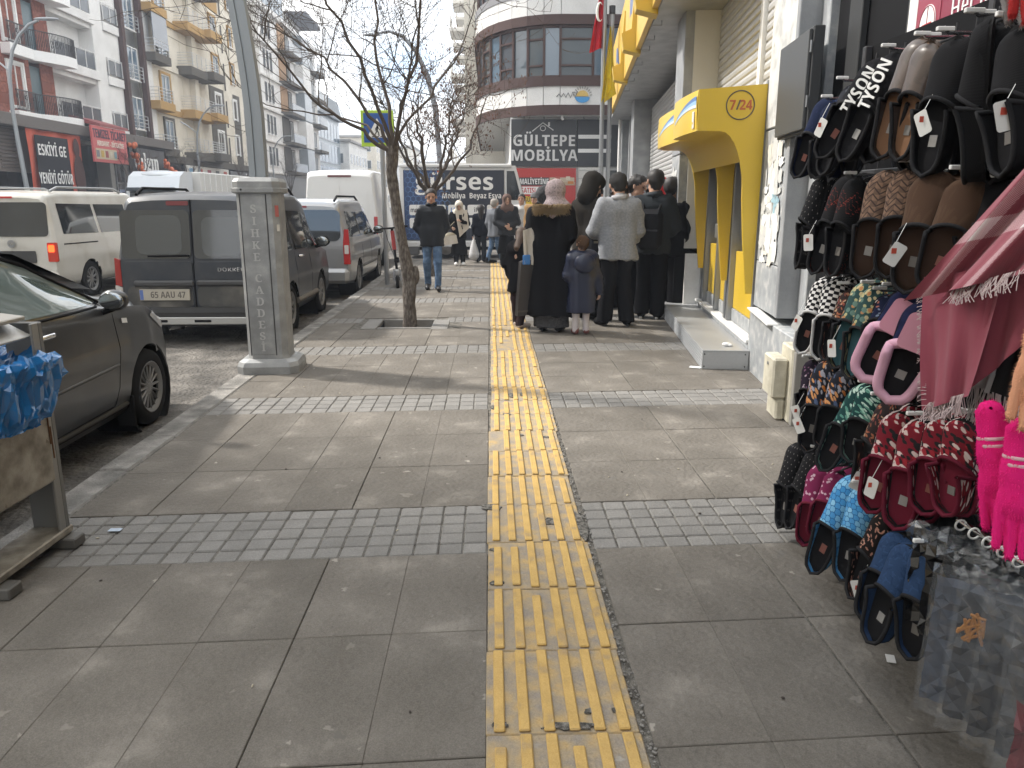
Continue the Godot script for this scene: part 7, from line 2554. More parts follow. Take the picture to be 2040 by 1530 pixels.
	for row in all:
		var kind: String = row[0]
		var k: int = used.get(kind, 0)
		if not row[5]:
			used[kind] = k + 1
		var lb = names[kind]
		if lb is Array:
			lb = lb[k]
		if row[5]:
			lb = "second pair behind the " + lb
		var t0: Vector3 = row[1][0][0]
		var o := thing("slippers", lb, "slippers", t0, 0.0, "slippers hanging on the rack")
		var yaw := deg_to_rad(row[2])
		var st: int = row[4]
		var solem := mat(.02, .02, .021, .8)
		var inm := mat(.016, .016, .018, .9)
		var rimm := mat(.025, .025, .027, .9)
		if st == 1:
			inm = mat(.05, .03, .022, .9)
			solem = mat(.045, .03, .022, .8)
			if kind == "brown_leather":
				inm = mat(.22, .12, .07, .7)
		elif st == 2:
			rimm = mat(.5, .5, .5, .9)
		elif st == 3:
			inm = mat(.045, .11, .13, .8)
		elif st == 4:
			rimm = mat(.62, .36, .46, .95)
		elif st == 5:
			inm = mat(.13, .015, .03, .9)
			rimm = mat(.12, .015, .03, .9)
		var last := Vector3.ZERO
		for pr in row[1]:
			var a: Vector3 = pr[0]
			var h: Vector3 = pr[1]
			var y := (a - h).normalized()
			var nrm := V(-cos(yaw), .12, sin(yaw))
			nrm = (nrm - y * nrm.dot(y)).normalized()
			var xx := y.cross(nrm)
			var L := (a - h).length() * 1.1 + .02
			var mm := slipper_meshes(snappedf(L, .02), row[3] * .9)
			var X := Transform3D(Basis(xx, y, nrm) * Basis(V(0, 0, 1), .09 * sin(idx * 2.1)) * Basis(V(0, 1, 0), .22 * sin(idx * 4.7)), (a + h) * .5 - t0)
			var sp := part("slipper", mm[0], solem, o, X)
			part("insole", mm[1], inm, sp)
			part("upper", mm[2], pat_mat(kind), sp)
			part("heel_wall", mm[3], pat_mat(kind), sp)
			part("rim", mm[5] if st == 4 else mm[4], rimm, sp)
			part("insole_label", mm[6], [mat(.3, .29, .28, .6), mat(.16, .15, .14, .6), mat(.24, .09, .07, .6)][idx % 3], sp)
			if kind == "black_print":
				text("print", "TYSON", .05, M.white, sp, Transform3D(Basis(V(0, 0, 1), PI / 2) , V(.012, .2 * L, .066)), "Droid Sans", 700, .78, .004)
			if kind == "pink_rim":
				part("patch", MB.new().prism(rrect(-.05, -.05, .05, .06, .02), 0, .004, Transform3D(Basis(V(1, 0, 0), -.16), V(0, .2 * L, .062))), mat(.55, .26, .33, .9), sp)
			last = a
			idx += 1
		# hanger hook and price tag
		var hk := last - t0
		part("hanger", MB.new().tube([hk + V(0, -.03, 0), hk + V(.02, .02, 0), hk + V(.06, .035, 0), hk + V(.08, .0, 0)], .005, 5), M.iron, o)
		if not row[5] and idx % 5 < 2:
			var tg: Vector3 = (row[1][0][1] as Vector3) - t0 + V(-.05 + .02 * sin(idx * 3.1), .07 + .05 * sin(idx * 1.3), .04)
			var tb := part("price_tag", MB.new().prism(rrect(-.02, -.034, .02, .034, .007), 0, .0015, Transform3D(Basis(V(0, 1, 0), -.75 + .5 * sin(idx * 2.3)) * Basis(V(0, 0, 1), .5 * sin(idx * 1.7)), tg)), tagm, o)
			part("tag_print", bx(tg + V(-.002, .01, .002), V(.02, .016, .001), 0), mat(.5, .08, .05, .6), tb)
			part("tag_string", MB.new().tube([tg + V(0, .035, 0), tg + V(.03, .09, -.01)], .0012, 4), M.white, tb)
		if row[5]:
			continue
		# peg of the rack
		part("peg", MB.new().tube([V(1.77, t0.y + .03, t0.z), V(last.x - .03, last.y + .035, last.z), V(last.x - .045, last.y + .05, last.z)], .0055, 5), M.chrome, fr)
		part("peg_end", bx(V(last.x - .04, last.y + .045, last.z), V(.05, .012, .012), .002), M.white, fr)
	build_hangings()

func build_hangings() -> void:
	# plaid scarf
	var wool := StandardMaterial3D.new()
	var im := Image.create(256, 256, false, Image.FORMAT_RGB8)
	for y in 256:
		for x in 256:
			var c := Color(.27, .055, .08)
			var wx := x % 110 > 28 and x % 110 < 52
			var wy := y % 120 > 56 and y % 120 < 78
			if wx and wy: c = Color(.72, .66, .66)
			elif wx or wy: c = Color(.58, .42, .43) if (x + y) % 4 < 2 else Color(.30, .09, .115)
			c = c * (.88 + .24 * float((x * 7 + y * 13) % 11) / 11.0)
			im.set_pixel(x, y, c.linear_to_srgb())
	wool.albedo_texture = img_tex(im)
	wool.roughness = .95
	wool.rim_enabled = true
	wool.rim = .4
	var s := thing("plaid_scarf", "burgundy plaid woollen scarf with pale fringe draped over the rack", "scarf", V(1.15, 1.4, -1.8))
	var o := V(1.15, 1.4, -1.8)
	var outv := V(-.8, 0, .6)
	part("upper_fold", cloth([V(1.2, 2.02, -1.35) - o, V(1.25, 2.02, -1.1) - o, V(1.12, 1.45, -1.60) - o, V(1.12, 1.34, -2.03) - o], 24, 28, .034, 1.8, outv, .3), wool, s)
	var wool2 := StandardMaterial3D.new()
	wool2.albedo_color = lin(Color(.25, .055, .08))
	wool2.roughness = .95
	wool2.rim_enabled = true
	wool2.rim = .4
	part("hanging_end", cloth([V(1.15, 1.40, -2.03) - o, V(1.15, 1.46, -1.70) - o, V(1.13, 1.15, -1.74) - o, V(1.13, 1.06, -1.93) - o], 18, 18, .02, 1.6, outv, 2.0), wool2, s)
	part("side_fold", cloth([V(1.16, 1.5, -1.76) - o, V(1.2, 1.55, -1.55) - o, V(1.2, 1.3, -1.66) - o, V(1.16, 1.16, -1.78) - o], 12, 12, .014, 1.2, outv, 1.0), wool2, s)
	var r := RandomNumberGenerator.new()
	r.seed = 31
	var fr := MB.new()
	for k in 90:
		var t := r.randf()
		var p := V(1.13, 1.09, -1.9).lerp(V(1.13, 1.15, -1.76), t) - o
		fr.tube([p, p + V(r.randf_range(-.01, .01), -.02, r.randf_range(-.01, .01)), p + V(r.randf_range(-.02, .02), -.05, r.randf_range(-.02, .02))], .0012, 3, false)
	for k in 60:
		var t := .45 + .55 * r.randf()
		var p := V(1.12, 1.34, -2.04).lerp(V(1.12, 1.46, -1.60), t) - o
		fr.tube([p, p + V(-.008, -.018, r.randf_range(-.012, .012)), p + V(-.012, -.042, r.randf_range(-.03, .03))], .0012, 3, false)
	for k in 60:
		var t := r.randf()
		var p := V(1.17, 1.36, -2.05).lerp(V(1.13, 1.08, -1.91), t) - o
		fr.tube([p, p + V(-.006, r.randf_range(-.01, .0), -.012), p + V(-.01, r.randf_range(-.02, .0), -.022)], .001, 3, false)
	var f := part("fringe", fr, mat(.5, .4, .4, .95), s)
	f.set_meta("kind", "stuff")
	# grey, black and white scarf
	var w := thing("striped_scarf", "white, grey and black fringed scarf hanging below the burgundy one", "scarf", V(1.25, 1.25, -1.75))
	o = V(1.25, 1.25, -1.75)
	var band := func(z0: float, z1: float, m: Material, sd: float) -> void:
		part("cloth_fold", cloth([V(1.24, 1.55, z0 + .05) - o, V(1.26, 1.55, z1 + .05) - o, V(1.22, 1.14, z1) - o, V(1.22, 1.14, z0) - o], 8, 16, .014, 1.0, outv, sd), m, w)
	band.call(-1.88, -1.80, mat(.5, .5, .5, .95), .2)
	band.call(-1.80, -1.70, mat(.03, .032, .035, .95), 1.2)
	band.call(-1.70, -1.62, mat(.58, .58, .58, .95), 2.2)
	band.call(-1.62, -1.50, mat(.05, .05, .055, .95), .7)
	var fr2 := MB.new()
	for k in 130:
		var p := V(1.22, 1.145, lerpf(-1.87, -1.5, r.randf())) - o
		fr2.tube([p, p + V(r.randf_range(-.01, .01), -.04, r.randf_range(-.012, .012)), p + V(r.randf_range(-.02, .01), -.09, r.randf_range(-.02, .02))], .0014, 3, false)
	var f2 := part("fringe", fr2, mat(.55, .52, .52, .95), w)
	f2.set_meta("kind", "stuff")
	# gloves
	for a in [[V(1.15, 1.12, -1.685), .25, "bright pink fluffy glove with white stripes hanging beside the red slippers", mat(.72, .02, .19, .95)], [V(1.15, 1.11, -1.575), .1, "bright pink fluffy glove hanging at the rack's outer end", mat(.72, .02, .19, .95)]]:
		var g := thing("knitted_glove", a[2], "glove", a[0], -.9, "pink gloves on the rack")
		glove(g, a[3], true, a[1])
	var pg := thing("knitted_glove", "peach coloured fluffy glove over the grey scarf", "glove", V(1.13, 1.42, -1.52), -.9)
	glove(pg, mat(.66, .33, .2, .95), false, .0)
	var hg := thing("woollen_glove", "grey woollen glove hanging above the black slippers", "glove", V(1.16, 2.26, -1.90), -.9)
	glove(hg, mat(.22, .21, .21, .95), false, .3)
	var rg := thing("woollen_glove", "red woollen glove beside the grey one at the top", "glove", V(1.15, 2.26, -1.78), -.9)
	glove(rg, mat(.35, .03, .03, .95), false, .1)
	# packs of socks in clear film on a ring rail
	var rail := thing("ring_rail", "chrome rail with plastic rings carrying bagged goods", "rail", V(1.3, .72, -1.9))
	part("bar", MB.new().tube([V(.02, 0, -.1), V(0, 0.02, .6)], .009, 8), M.chrome, rail)
	for k in 9:
		var pts := []
		for q in 13:
			pts.append(V(cos(TAU * q / 12.0) * .015, .002 + sin(TAU * q / 12.0) * .015 + k * .002, -.06 + k * .06))
		part("ring", MB.new().tube(pts, .003, 5, false), M.white, rail)
	var film := StandardMaterial3D.new()
	film.albedo_color = Color(.8, .84, .88, .05)
	film.transparency = BaseMaterial3D.TRANSPARENCY_ALPHA
	film.roughness = .14
	film.metallic_specular = .8
	var packed := StandardMaterial3D.new()
	packed.albedo_color = lin(Color(.012, .012, .013))
	packed.roughness = .22
	packed.clearcoat_enabled = true
	packed.clearcoat = .6
	packed.clearcoat_roughness = .1
	for k in 7:
		var z := -1.98 + k * .075
		var p := thing("bagged_tights", "black tights in clear film hanging on the ring rail", "tights", V(1.28, .66, z), -.65 - k * .03, "bagged tights on the ring rail")
		part("folded_tights", crumple([V(-.085, .03, 0), V(.085, .03, 0), V(.10, -.24, .01), V(-.08, -.26, .01)], 9, 12, .012, k), packed, p)
		part("film_edge", crumple([V(-.10, .05, .012), V(.10, .05, .012), V(.105, .0, .016), V(-.10, .0, .016)], 10, 3, .012, k + 20), film, p)
	var bagged := StandardMaterial3D.new()
	bagged.albedo_color = lin(Color(.6, .66, .74, 1))
	bagged.albedo_color.a = .06
	bagged.transparency = BaseMaterial3D.TRANSPARENCY_ALPHA
	bagged.roughness = .16
	bagged.metallic_specular = .8
	for k in 4:
		var p := thing("bagged_leggings", "blue grey leggings in a long clear bag with orange print" if k == 0 else "dark leggings in clear film, %s bag behind the orange print" % ["", "first", "second", "third"][k], "leggings", V(1.14 + k * .025, .76 - k * .01, -1.62 + k * .06), -.75 - k * .05, "bagged leggings beside the rack foot")
		part("folded_leggings", crumple([V(-.088, -.04, 0), V(.088, -.04, 0), V(.1, -.35, .01), V(-.092, -.37, .01)], 10, 16, .007, k + 40), mat(.03, .038, .058, .6) if k == 0 else mat(.018, .02, .026, .5), p)
		part("film", crumple([V(-.095, .0, .02), V(.095, .0, .02), V(.11, -.38, .026), V(-.10, -.40, .026)], 8, 14, .0045, k + 60), bagged, p)
		if k == 0:
			var pr := MB.new()
			for q in 16:
				pr.tube([V(r.randf_range(-.03, .05), r.randf_range(-.17, -.09), .034), V(r.randf_range(-.03, .05), r.randf_range(-.17, -.09), .034)], .004, 4)
			part("orange_print", pr, mat(.34, .15, .04, .7), p)
	var rp := thing("bagged_scarf", "dark red folded scarf in film at the rack's end", "scarf", V(1.12, .60, -1.31), -.8)
	part("folded_cloth", crumple([V(-.07, .0, 0), V(.1, .0, 0), V(.1, -.28, .01), V(-.06, -.30, .01)], 9, 12, .016, 81), mat(.12, .012, .018, .5), rp)
	part("film", cloth([V(-.09, .02, .016), V(.11, .02, .016), V(.11, -.32, .024), V(-.09, -.34, .024)], 12, 12, .007, 2.2, V(0, 0, 1), .9), film, rp)

func crumple(c: Array, nu: int, nv: int, amp: float, sd: int) -> MB:
	# creased sheet with flat facets
	var r := RandomNumberGenerator.new()
	r.seed = sd + 5
	var g := []
	for a in nv + 1:
		var row := []
		for b in nu + 1:
			var u := float(b) / nu
			var v := float(a) / nv
			var p: Vector3 = (c[0] as Vector3).lerp(c[1], u).lerp((c[3] as Vector3).lerp(c[2], u), v)
			row.append(p + V(r.randf_range(-.3, .3), r.randf_range(-.4, .4), r.randf_range(-1, 1)) * amp)
		g.append(row)
	var m := MB.new()
	for a in nv:
		for b in nu:
			if (a + b) % 2:
				m.tri(g[a][b], g[a + 1][b], g[a + 1][b + 1])
				m.tri(g[a][b], g[a + 1][b + 1], g[a][b + 1])
			else:
				m.tri(g[a][b], g[a + 1][b], g[a][b + 1])
				m.tri(g[a + 1][b], g[a + 1][b + 1], g[a][b + 1])
	return m

func glove(g: Node3D, m: Material, stripes: bool, tilt: float) -> void:
	var f := SDF.new(V(-.1, -.32, -.05), V(.1, .04, .05), .006)
	f.cap(V(0, .0, 0), V(0, -.09, 0), .032, .036, .01, .6)
	f.cap(V(0, -.09, 0), V(.0, -.16, 0), .036, .042, .02, .55)
	for k in 4:
		var x := -.033 + k * .022
		var L: float = [.075, .095, .09, .07][k]
		f.cap(V(x, -.15, 0), V(x * 1.25, -.19 - L, .006), .0125, .0105, .006)
	f.cap(V(.035, -.11, .005), V(.062, -.19, .015), .0135, .011, .012)
	var mb := MB.new()
	var nz := FastNoiseLite.new()
	nz.frequency = 60.0
	f.mesh_into(mb, 0.0, .1, nz, .004)
	var o := part("knit", mb, m, g, Transform3D(Basis(V(0, 0, 1), tilt), Vector3.ZERO))
	var fz := MB.new()
	var r := RandomNumberGenerator.new()
	r.seed = 3
	for k in 3200:
		var e := r.randi() % mb.v.size()
		var d := (mb.n[e] + V(r.randf_range(-.8, .8), r.randf_range(-1.2, .3), r.randf_range(-.8, .8))).normalized() * r.randf_range(.004, .009)
		fz.tri(mb.v[e] + V(.0007, 0, 0), mb.v[e] + d, mb.v[e] - V(.0007, 0, 0))
	var fo := part("fluff", fz, m, o)
	fo.set_meta("kind", "stuff")
	if stripes:
		for y in [-.055, -.072]:
			part("stripe", MB.new().lathe([Vector2(.0355, -.004), Vector2(.037, 0), Vector2(.0355, .004)], 18, Transform3D(Basis.from_scale(V(1, 1, .64)), V(0, y, 0))), mat(.7, .45, .5, .95), o)

# ---------------------------------------------------------------- people
# local: faces +z, x > 0 is the person's left; joints as shares of the height
func joints(o: Dictionary) -> Dictionary:
	var j := {
		"hipL": V(.05, .52, 0), "hipR": V(-.05, .52, 0), "knL": V(.052, .285, .008), "knR": V(-.052, .285, .008),
		"anL": V(.054, .05, -.012), "anR": V(-.054, .05, -.012), "toL": V(.062, .022, .082), "toR": V(-.062, .022, .082),
		"shL": V(.102, .80, -.005), "shR": V(-.102, .80, -.005), "elL": V(.135, .63, -.02), "elR": V(-.135, .63, -.02),
		"wrL": V(.13, .485, .03), "wrR": V(-.13, .485, .03), "nk": V(0, .84, -.008), "hd": V(0, .925, .008), "pel": V(0, .535, 0), "ch": V(0, .72, -.005)}
	for k in o:
		j[k] = o[k]
	return j

func carve(f: SDF, a: Vector3, r: Vector3) -> void:
	# take an ellipsoid out of the field
	for z in f.nz:
		for y in f.ny:
			var row := (z * f.ny + y) * f.nx
			for x in f.nx:
				if f.d[row + x] > f.c * 3.0:
					continue
				var p := (f.o + V(x, y, z) * f.c - a) / r
				var q := (1.0 - p.length()) * minf(r.x, minf(r.y, r.z))
				if q > f.d[row + x]:
					f.d[row + x] = q

func hand_into(mb: MB, w: Vector3, d: Vector3, inward: Vector3, s: float) -> void:
	d = d.normalized()
	var side := d.cross(inward).normalized()
	var nn := side.cross(d).normalized()
	var f := SDF.new(w + d * .08 * s - V(1, 1, 1) * .13 * s, w + d * .08 * s + V(1, 1, 1) * .13 * s, .0065 * s)
	f.cap(w - d * .03 * s, w + d * .03 * s, .026 * s, .03 * s, .02 * s)
	for k in 4:
		var o := side * (-.030 + k * .02) * s
		f.cap(w + d * .02 * s + o * .6, w + d * .085 * s + o, .017 * s, .0135 * s, .012 * s)
		var L: float = [.036, .045, .042, .032][k] * s
		var p0 := w + d * .085 * s + o
		var p1 := p0 + (d * .85 + nn * .5).normalized() * L
		var p2 := p1 + (d * .35 + nn * .95).normalized() * L * .8
		f.cap(p0, p1, .0105 * s, .0098 * s, .005 * s)
		f.cap(p1, p2, .0098 * s, .0085 * s, .005 * s)
	var t0 := w + d * .025 * s - side * .03 * s
	var t1 := t0 + (d * .6 - side * .7 + nn * .35).normalized() * .04 * s
	f.cap(t0, t1, .0135 * s, .0115 * s, .01 * s)
	f.cap(t1, t1 + (d * .9 + nn * .5).normalized() * .032 * s, .0115 * s, .009 * s, .006 * s)
	f.mesh_into(mb)

func person(q: Dictionary) -> Node3D:
	var H: float = q.h
	var o := thing("person", q.label, "person", q.at, q.get("turn", 0.0), q.get("group", ""))
	var j := joints(q.get("j", {}))
	for k in j:
		j[k] = j[k] * H
	var s := H / 1.75
	var skin: Material = q.get("skin", M.skin)
	var nz := FastNoiseLite.new()
	nz.frequency = 7.0
	nz.fractal_octaves = 3
	nz.seed = int(q.at.x * 100) + 7
	var hd: Vector3 = j.hd
	var fwd: Vector3 = V(0, 0, 1)
	var hb := Basis.IDENTITY
	if q.has("look"):
		hb = Basis.from_euler(q.look)
	# ---- body: one continuous surface, with finer head and hands
	var mb := MB.new()
	var f := SDF.new(V(-.3, 0, -.3) * H, V(.3, .9, .3) * H, .021 * s)
	for S in ["L", "R"]:
		f.cap(j["hip" + S], j["kn" + S], .034 * H, .026 * H, .02)
		f.cap(j["kn" + S], j["an" + S], .031 * H, .021 * H, .02)
		f.cap(j["an" + S] + V(0, -.012, 0) * H, j["to" + S], .02 * H, .016 * H, .02)
		f.cap(j["sh" + S], j["el" + S], .02 * H, .019 * H, .02)
		f.cap(j["el" + S], j["wr" + S], .018 * H, .016 * H, .02)
	f.cap(j.pel, j.ch, .05 * H, .05 * H, .04, .8)
	f.cap(j.shL * .7 + j.ch * .3, j.shR * .7 + j.ch * .3, .03 * H, .03 * H, .04, .85)
	f.cap(j.ch, j.nk, .05 * H, .03 * H, .04)
	f.mesh_into(mb)
	# head
	var HH := H * 1.13
	var hc := .0095 * s
	var f2 := SDF.new(hd - V(.075, .13, .085) * HH, hd + V(.075, .08, .085) * HH, hc)
	var P := func(x: float, y: float, z: float) -> Vector3:
		return hd + hb * (V(x, y, z) * HH)
	f2.cap(P.call(0, .018, -.016), P.call(0, .020, .008), .046 * HH, .043 * HH, .02)
	f2.cap(P.call(0, -.005, .012), P.call(0, -.040, .026), .036 * HH, .021 * HH, .02)
	f2.cap(P.call(-.014, -.036, .012), P.call(.014, -.036, .012), .022 * HH, .022 * HH, .015)
	f2.cap(P.call(0, .008, .050), P.call(0, -.010, .063), .0055 * HH, .0085 * HH, .008)
	f2.cap(P.call(-.02, .014, .043), P.call(.02, .014, .043), .008 * HH, .008 * HH, .008)
	for S in [-1.0, 1.0]:
		f2.cap(P.call(.045 * S, .006, -.006), P.call(.049 * S, -.012, -.004), .008 * HH, .006 * HH, .006)
	f2.cap(P.call(0, -.02, -.012), j.nk + V(0, -.02, 0) * H, .031 * HH, .033 * HH, .015)
	f2.mesh_into(mb)
	for S in ["L", "R"]:
		var sg := 1.0 if S == "L" else -1.0
		hand_into(mb, j["wr" + S], j["wr" + S] - j["el" + S], V(-sg, 0, .2), s * .95)
	part("body", mb, skin, o)
	if q.get("face", false):
		for S in [-1.0, 1.0]:
			part("eye", MB.new().blob(P.call(.0175 * S, .0035, .0465), V(.0075, .004, .004) * HH, 8), mat(.05, .035, .03, .3), o)
			part("eyebrow", MB.new().tube([P.call(.008 * S, .014, .0525), P.call(.018 * S, .0165, .0505), P.call(.028 * S, .0135, .044)], .0026 * HH, 5), mat(.025, .018, .014, .9), o)
		part("lips", MB.new().tube([P.call(-.0125, -.0275, .0475), P.call(0, -.026, .053), P.call(.0125, -.0275, .0475)], .0032 * HH, 5), mat(.33, .12, .1, .6), o)
		if q.get("beard", false):
			var fb := SDF.new(hd - V(.07, .09, .02) * HH, hd + V(.07, .02, .08) * HH, .008 * s)
			fb.cap(P.call(-.03, -.025, .014), P.call(0, -.045, .030), .020 * HH, .0215 * HH, .01)
			fb.cap(P.call(.03, -.025, .014), P.call(0, -.045, .030), .020 * HH, .0215 * HH, .01)
			carve(fb, P.call(0, -.012, .055), V(.03, .03, .04) * HH)
			var bm := MB.new()
			fb.mesh_into(bm)
			part("beard", bm, mat(.06, .042, .034, .9), o)
	# ---- legs
	if q.has("trousers"):
		var t: Array = q.trousers  # material, thigh, calf
		var g := SDF.new(V(-.2, 0, -.2) * H, V(.2, .62, .25) * H, .016 * s)
		for S in ["L", "R"]:
			g.cap(j["hip" + S] + V(0, -.02, 0) * H, j["kn" + S], .05 * H * t[1], .042 * H * t[1], .03)
			g.cap(j["kn" + S], j["an" + S] + V(0, -.012, 0) * H, .042 * H * t[1], .034 * H * t[2], .02)
		g.cap(j.hipL + V(0, .03, 0) * H, j.hipR + V(0, .03, 0) * H, .045 * H, .045 * H, .04)
		g.above(.032 * H)
		var m := MB.new()
		g.mesh_into(m, 0.0, .1, nz, .016)
		part("trousers", m, t[0], o)
	if q.has("skirt"):
		var t: Array = q.skirt  # material, hem, width
		var g := SDF.new(V(-.25, 0, -.25) * H, V(.25, .62, .25) * H, .018 * s)
		for S in [-1.0, 1.0]:
			g.cap(V(.03 * S, .54, 0) * H, V(.05 * S * t[2], t[1] - .02, 0) * H, .06 * H, .085 * H * t[2], .05, .8)
		g.above(t[1] * H)
		var m := MB.new()
		g.mesh_into(m, 0.0, .1, nz, .03)
		part("skirt", m, t[0], o)
	var sh := MB.new()
	var gs := SDF.new(V(-.16, -.01, -.25) * H, V(.16, .12, .3) * H, .011 * s)
	for S in ["L", "R"]:
		gs.cap(j["an" + S] + V(0, -.014, -.008) * H, j["to" + S], .03 * H, .024 * H, .012)
		gs.cap(j["an" + S] + V(0, .02, 0) * H, j["an" + S] + V(0, -.014, 0) * H, .029 * H, .03 * H, .01)
	gs.above(minf(j.toL.y, j.toR.y) - .0195 * H)
	gs.mesh_into(sh)
	part("shoes", sh, q.get("shoes", M.black), o)
	if q.has("sole"):
		var so := MB.new()
		for S in ["L", "R"]:
			so.tube([j["an" + S] + V(0, -.042, -.03) * H, j["to" + S] + V(0, -.013, .012) * H], .011 * H, 8)
		part("shoe_sole", so, q.sole, o)
	# ---- coat
	var c: Array = q.coat  # material, hem, bulk, ridge
	var bk: float = c[2]
	var cell := .0165 * s
	var g2 := SDF.new(V(-.3, minf(.4, c[1] - .05), -.3) * H, V(.3, .9, .32) * H, cell)
	for S in ["L", "R"]:
		g2.cap(j["sh" + S] + V(0, -.008, 0) * H, j["el" + S], .042 * H * bk, .036 * H * bk, .025)
		g2.cap(j["el" + S], j["wr" + S].lerp(j["el" + S], .06), .036 * H * bk, .029 * H * bk, .02)
		var sx := 1.0 if S == "L" else -1.0
		g2.cap(j.ch + V(.045 * sx, .03, 0) * H, j.pel + V(.042 * sx, .06, 0) * H, .078 * H * bk, .07 * H * bk, .05, .82)
		g2.cap(j.pel + V(.042 * sx, .06, 0) * H, V(.046 * sx * q.get("flare", 1.0) + j.pel.x / H, c[1] - .03, j.pel.z / H) * H, .07 * H * bk, .078 * H * bk * q.get("flare", 1.0), .05, .95)
	g2.cap(j.shL * .85 + j.ch * .15, j.shR * .85 + j.ch * .15, .05 * H * bk, .05 * H * bk, .05, .85)
	g2.cap(j.ch + V(0, .06, 0) * H, j.nk + V(0, -.008, -.004) * H, .07 * H, .042 * H, .03)
	g2.above(c[1] * H)
	var cm := MB.new()
	g2.mesh_into(cm, c[3], .075 * s, nz, .018 if c[3] > 0.0 else .04)
	part("coat", cm, c[0], o)
	if q.get("collar", null) != null:
		var ring := []
		for k in 13:
			var t := TAU * k / 12.0
			ring.append(j.nk + V(cos(t) * .042, .012 + .012 * cos(t * .5), sin(t) * .04) * H)
		part("collar", MB.new().tube(ring, .018 * H, 7, false), q.collar, o)
	# ---- head covering
	var hk: String = q.get("head", "hair")
	var hm: Material = q.hairm
	var f3 := SDF.new(hd - V(.13, .2, .14) * HH, hd + V(.13, .11, .11) * HH, .0115 * s)
	match hk:
		"hair", "curly":
			f3.cap(P.call(0, .022, -.02), P.call(0, .026, .006), .051 * HH, .047 * HH, .02)
			f3.cap(P.call(0, .0, -.03), P.call(0, -.025, -.022), .043 * HH, .034 * HH, .02)
			carve(f3, P.call(0, -.03, .062), V(.062, .075, .062) * HH)
		"long":
			f3.cap(P.call(0, .022, -.02), P.call(0, .026, .004), .054 * HH, .049 * HH, .02)
			f3.cap(P.call(0, .0, -.03), P.call(.0, -.13, -.05), .05 * HH, .035 * HH, .03)
			carve(f3, P.call(0, -.03, .062), V(.05, .07, .06) * HH)
		"hijab":
			f3.cap(P.call(0, .020, -.016), P.call(0, .022, .010), .058 * HH, .053 * HH, .02)
			f3.cap(P.call(0, .0, -.01), P.call(0, -.05, .005), .054 * HH, .05 * HH, .03)
			f3.cap(P.call(-.03, -.10, .0), P.call(.03, -.10, .0), .062 * HH, .062 * HH, .05)
			carve(f3, P.call(0, -.014, .075), V(.035, .052, .055) * HH)
		"hood":
			f3.cap(P.call(0, .026, -.024), P.call(0, .034, .02), .058 * HH, .05 * HH, .03)
			f3.cap(P.call(0, .01, -.03), P.call(0, -.08, -.035), .056 * HH, .058 * HH, .04)
			carve(f3, P.call(0, -.012, .095), V(.042, .06, .07) * HH)
		"cap":
			f3.cap(P.call(0, .030, -.014), P.call(0, .032, .008), .052 * HH, .049 * HH, .02)
			f3.cap(P.call(-.025, .022, .05), P.call(.025, .022, .05), .012 * HH, .012 * HH, .01)
			carve(f3, P.call(0, -.05, .02), V(.08, .062, .11) * HH)
	var hmb := MB.new()
	nz.frequency = 42.0 if hk == "curly" else (18.0 if hk == "hair" else 11.0)
	f3.mesh_into(hmb, 0.0, .1, nz, .024 if hk == "curly" else .012)
	part({"hair": "hair", "curly": "hair", "long": "hair", "hijab": "headscarf", "hood": "hood", "cap": "cap"}[hk], hmb, hm, o)
	return o

func cloth_mat(r: float, g: float, b: float) -> StandardMaterial3D:
	var m := StandardMaterial3D.new()
	m.albedo_color = lin(Color(r, g, b))
	m.roughness = .9
	m.metallic_specular = .15
	m.normal_enabled = true
	m.normal_texture = M.b_fine
	m.normal_scale = .5
	m.uv1_triplanar = true
	m.uv1_scale = V(6, 6, 6)
	return m

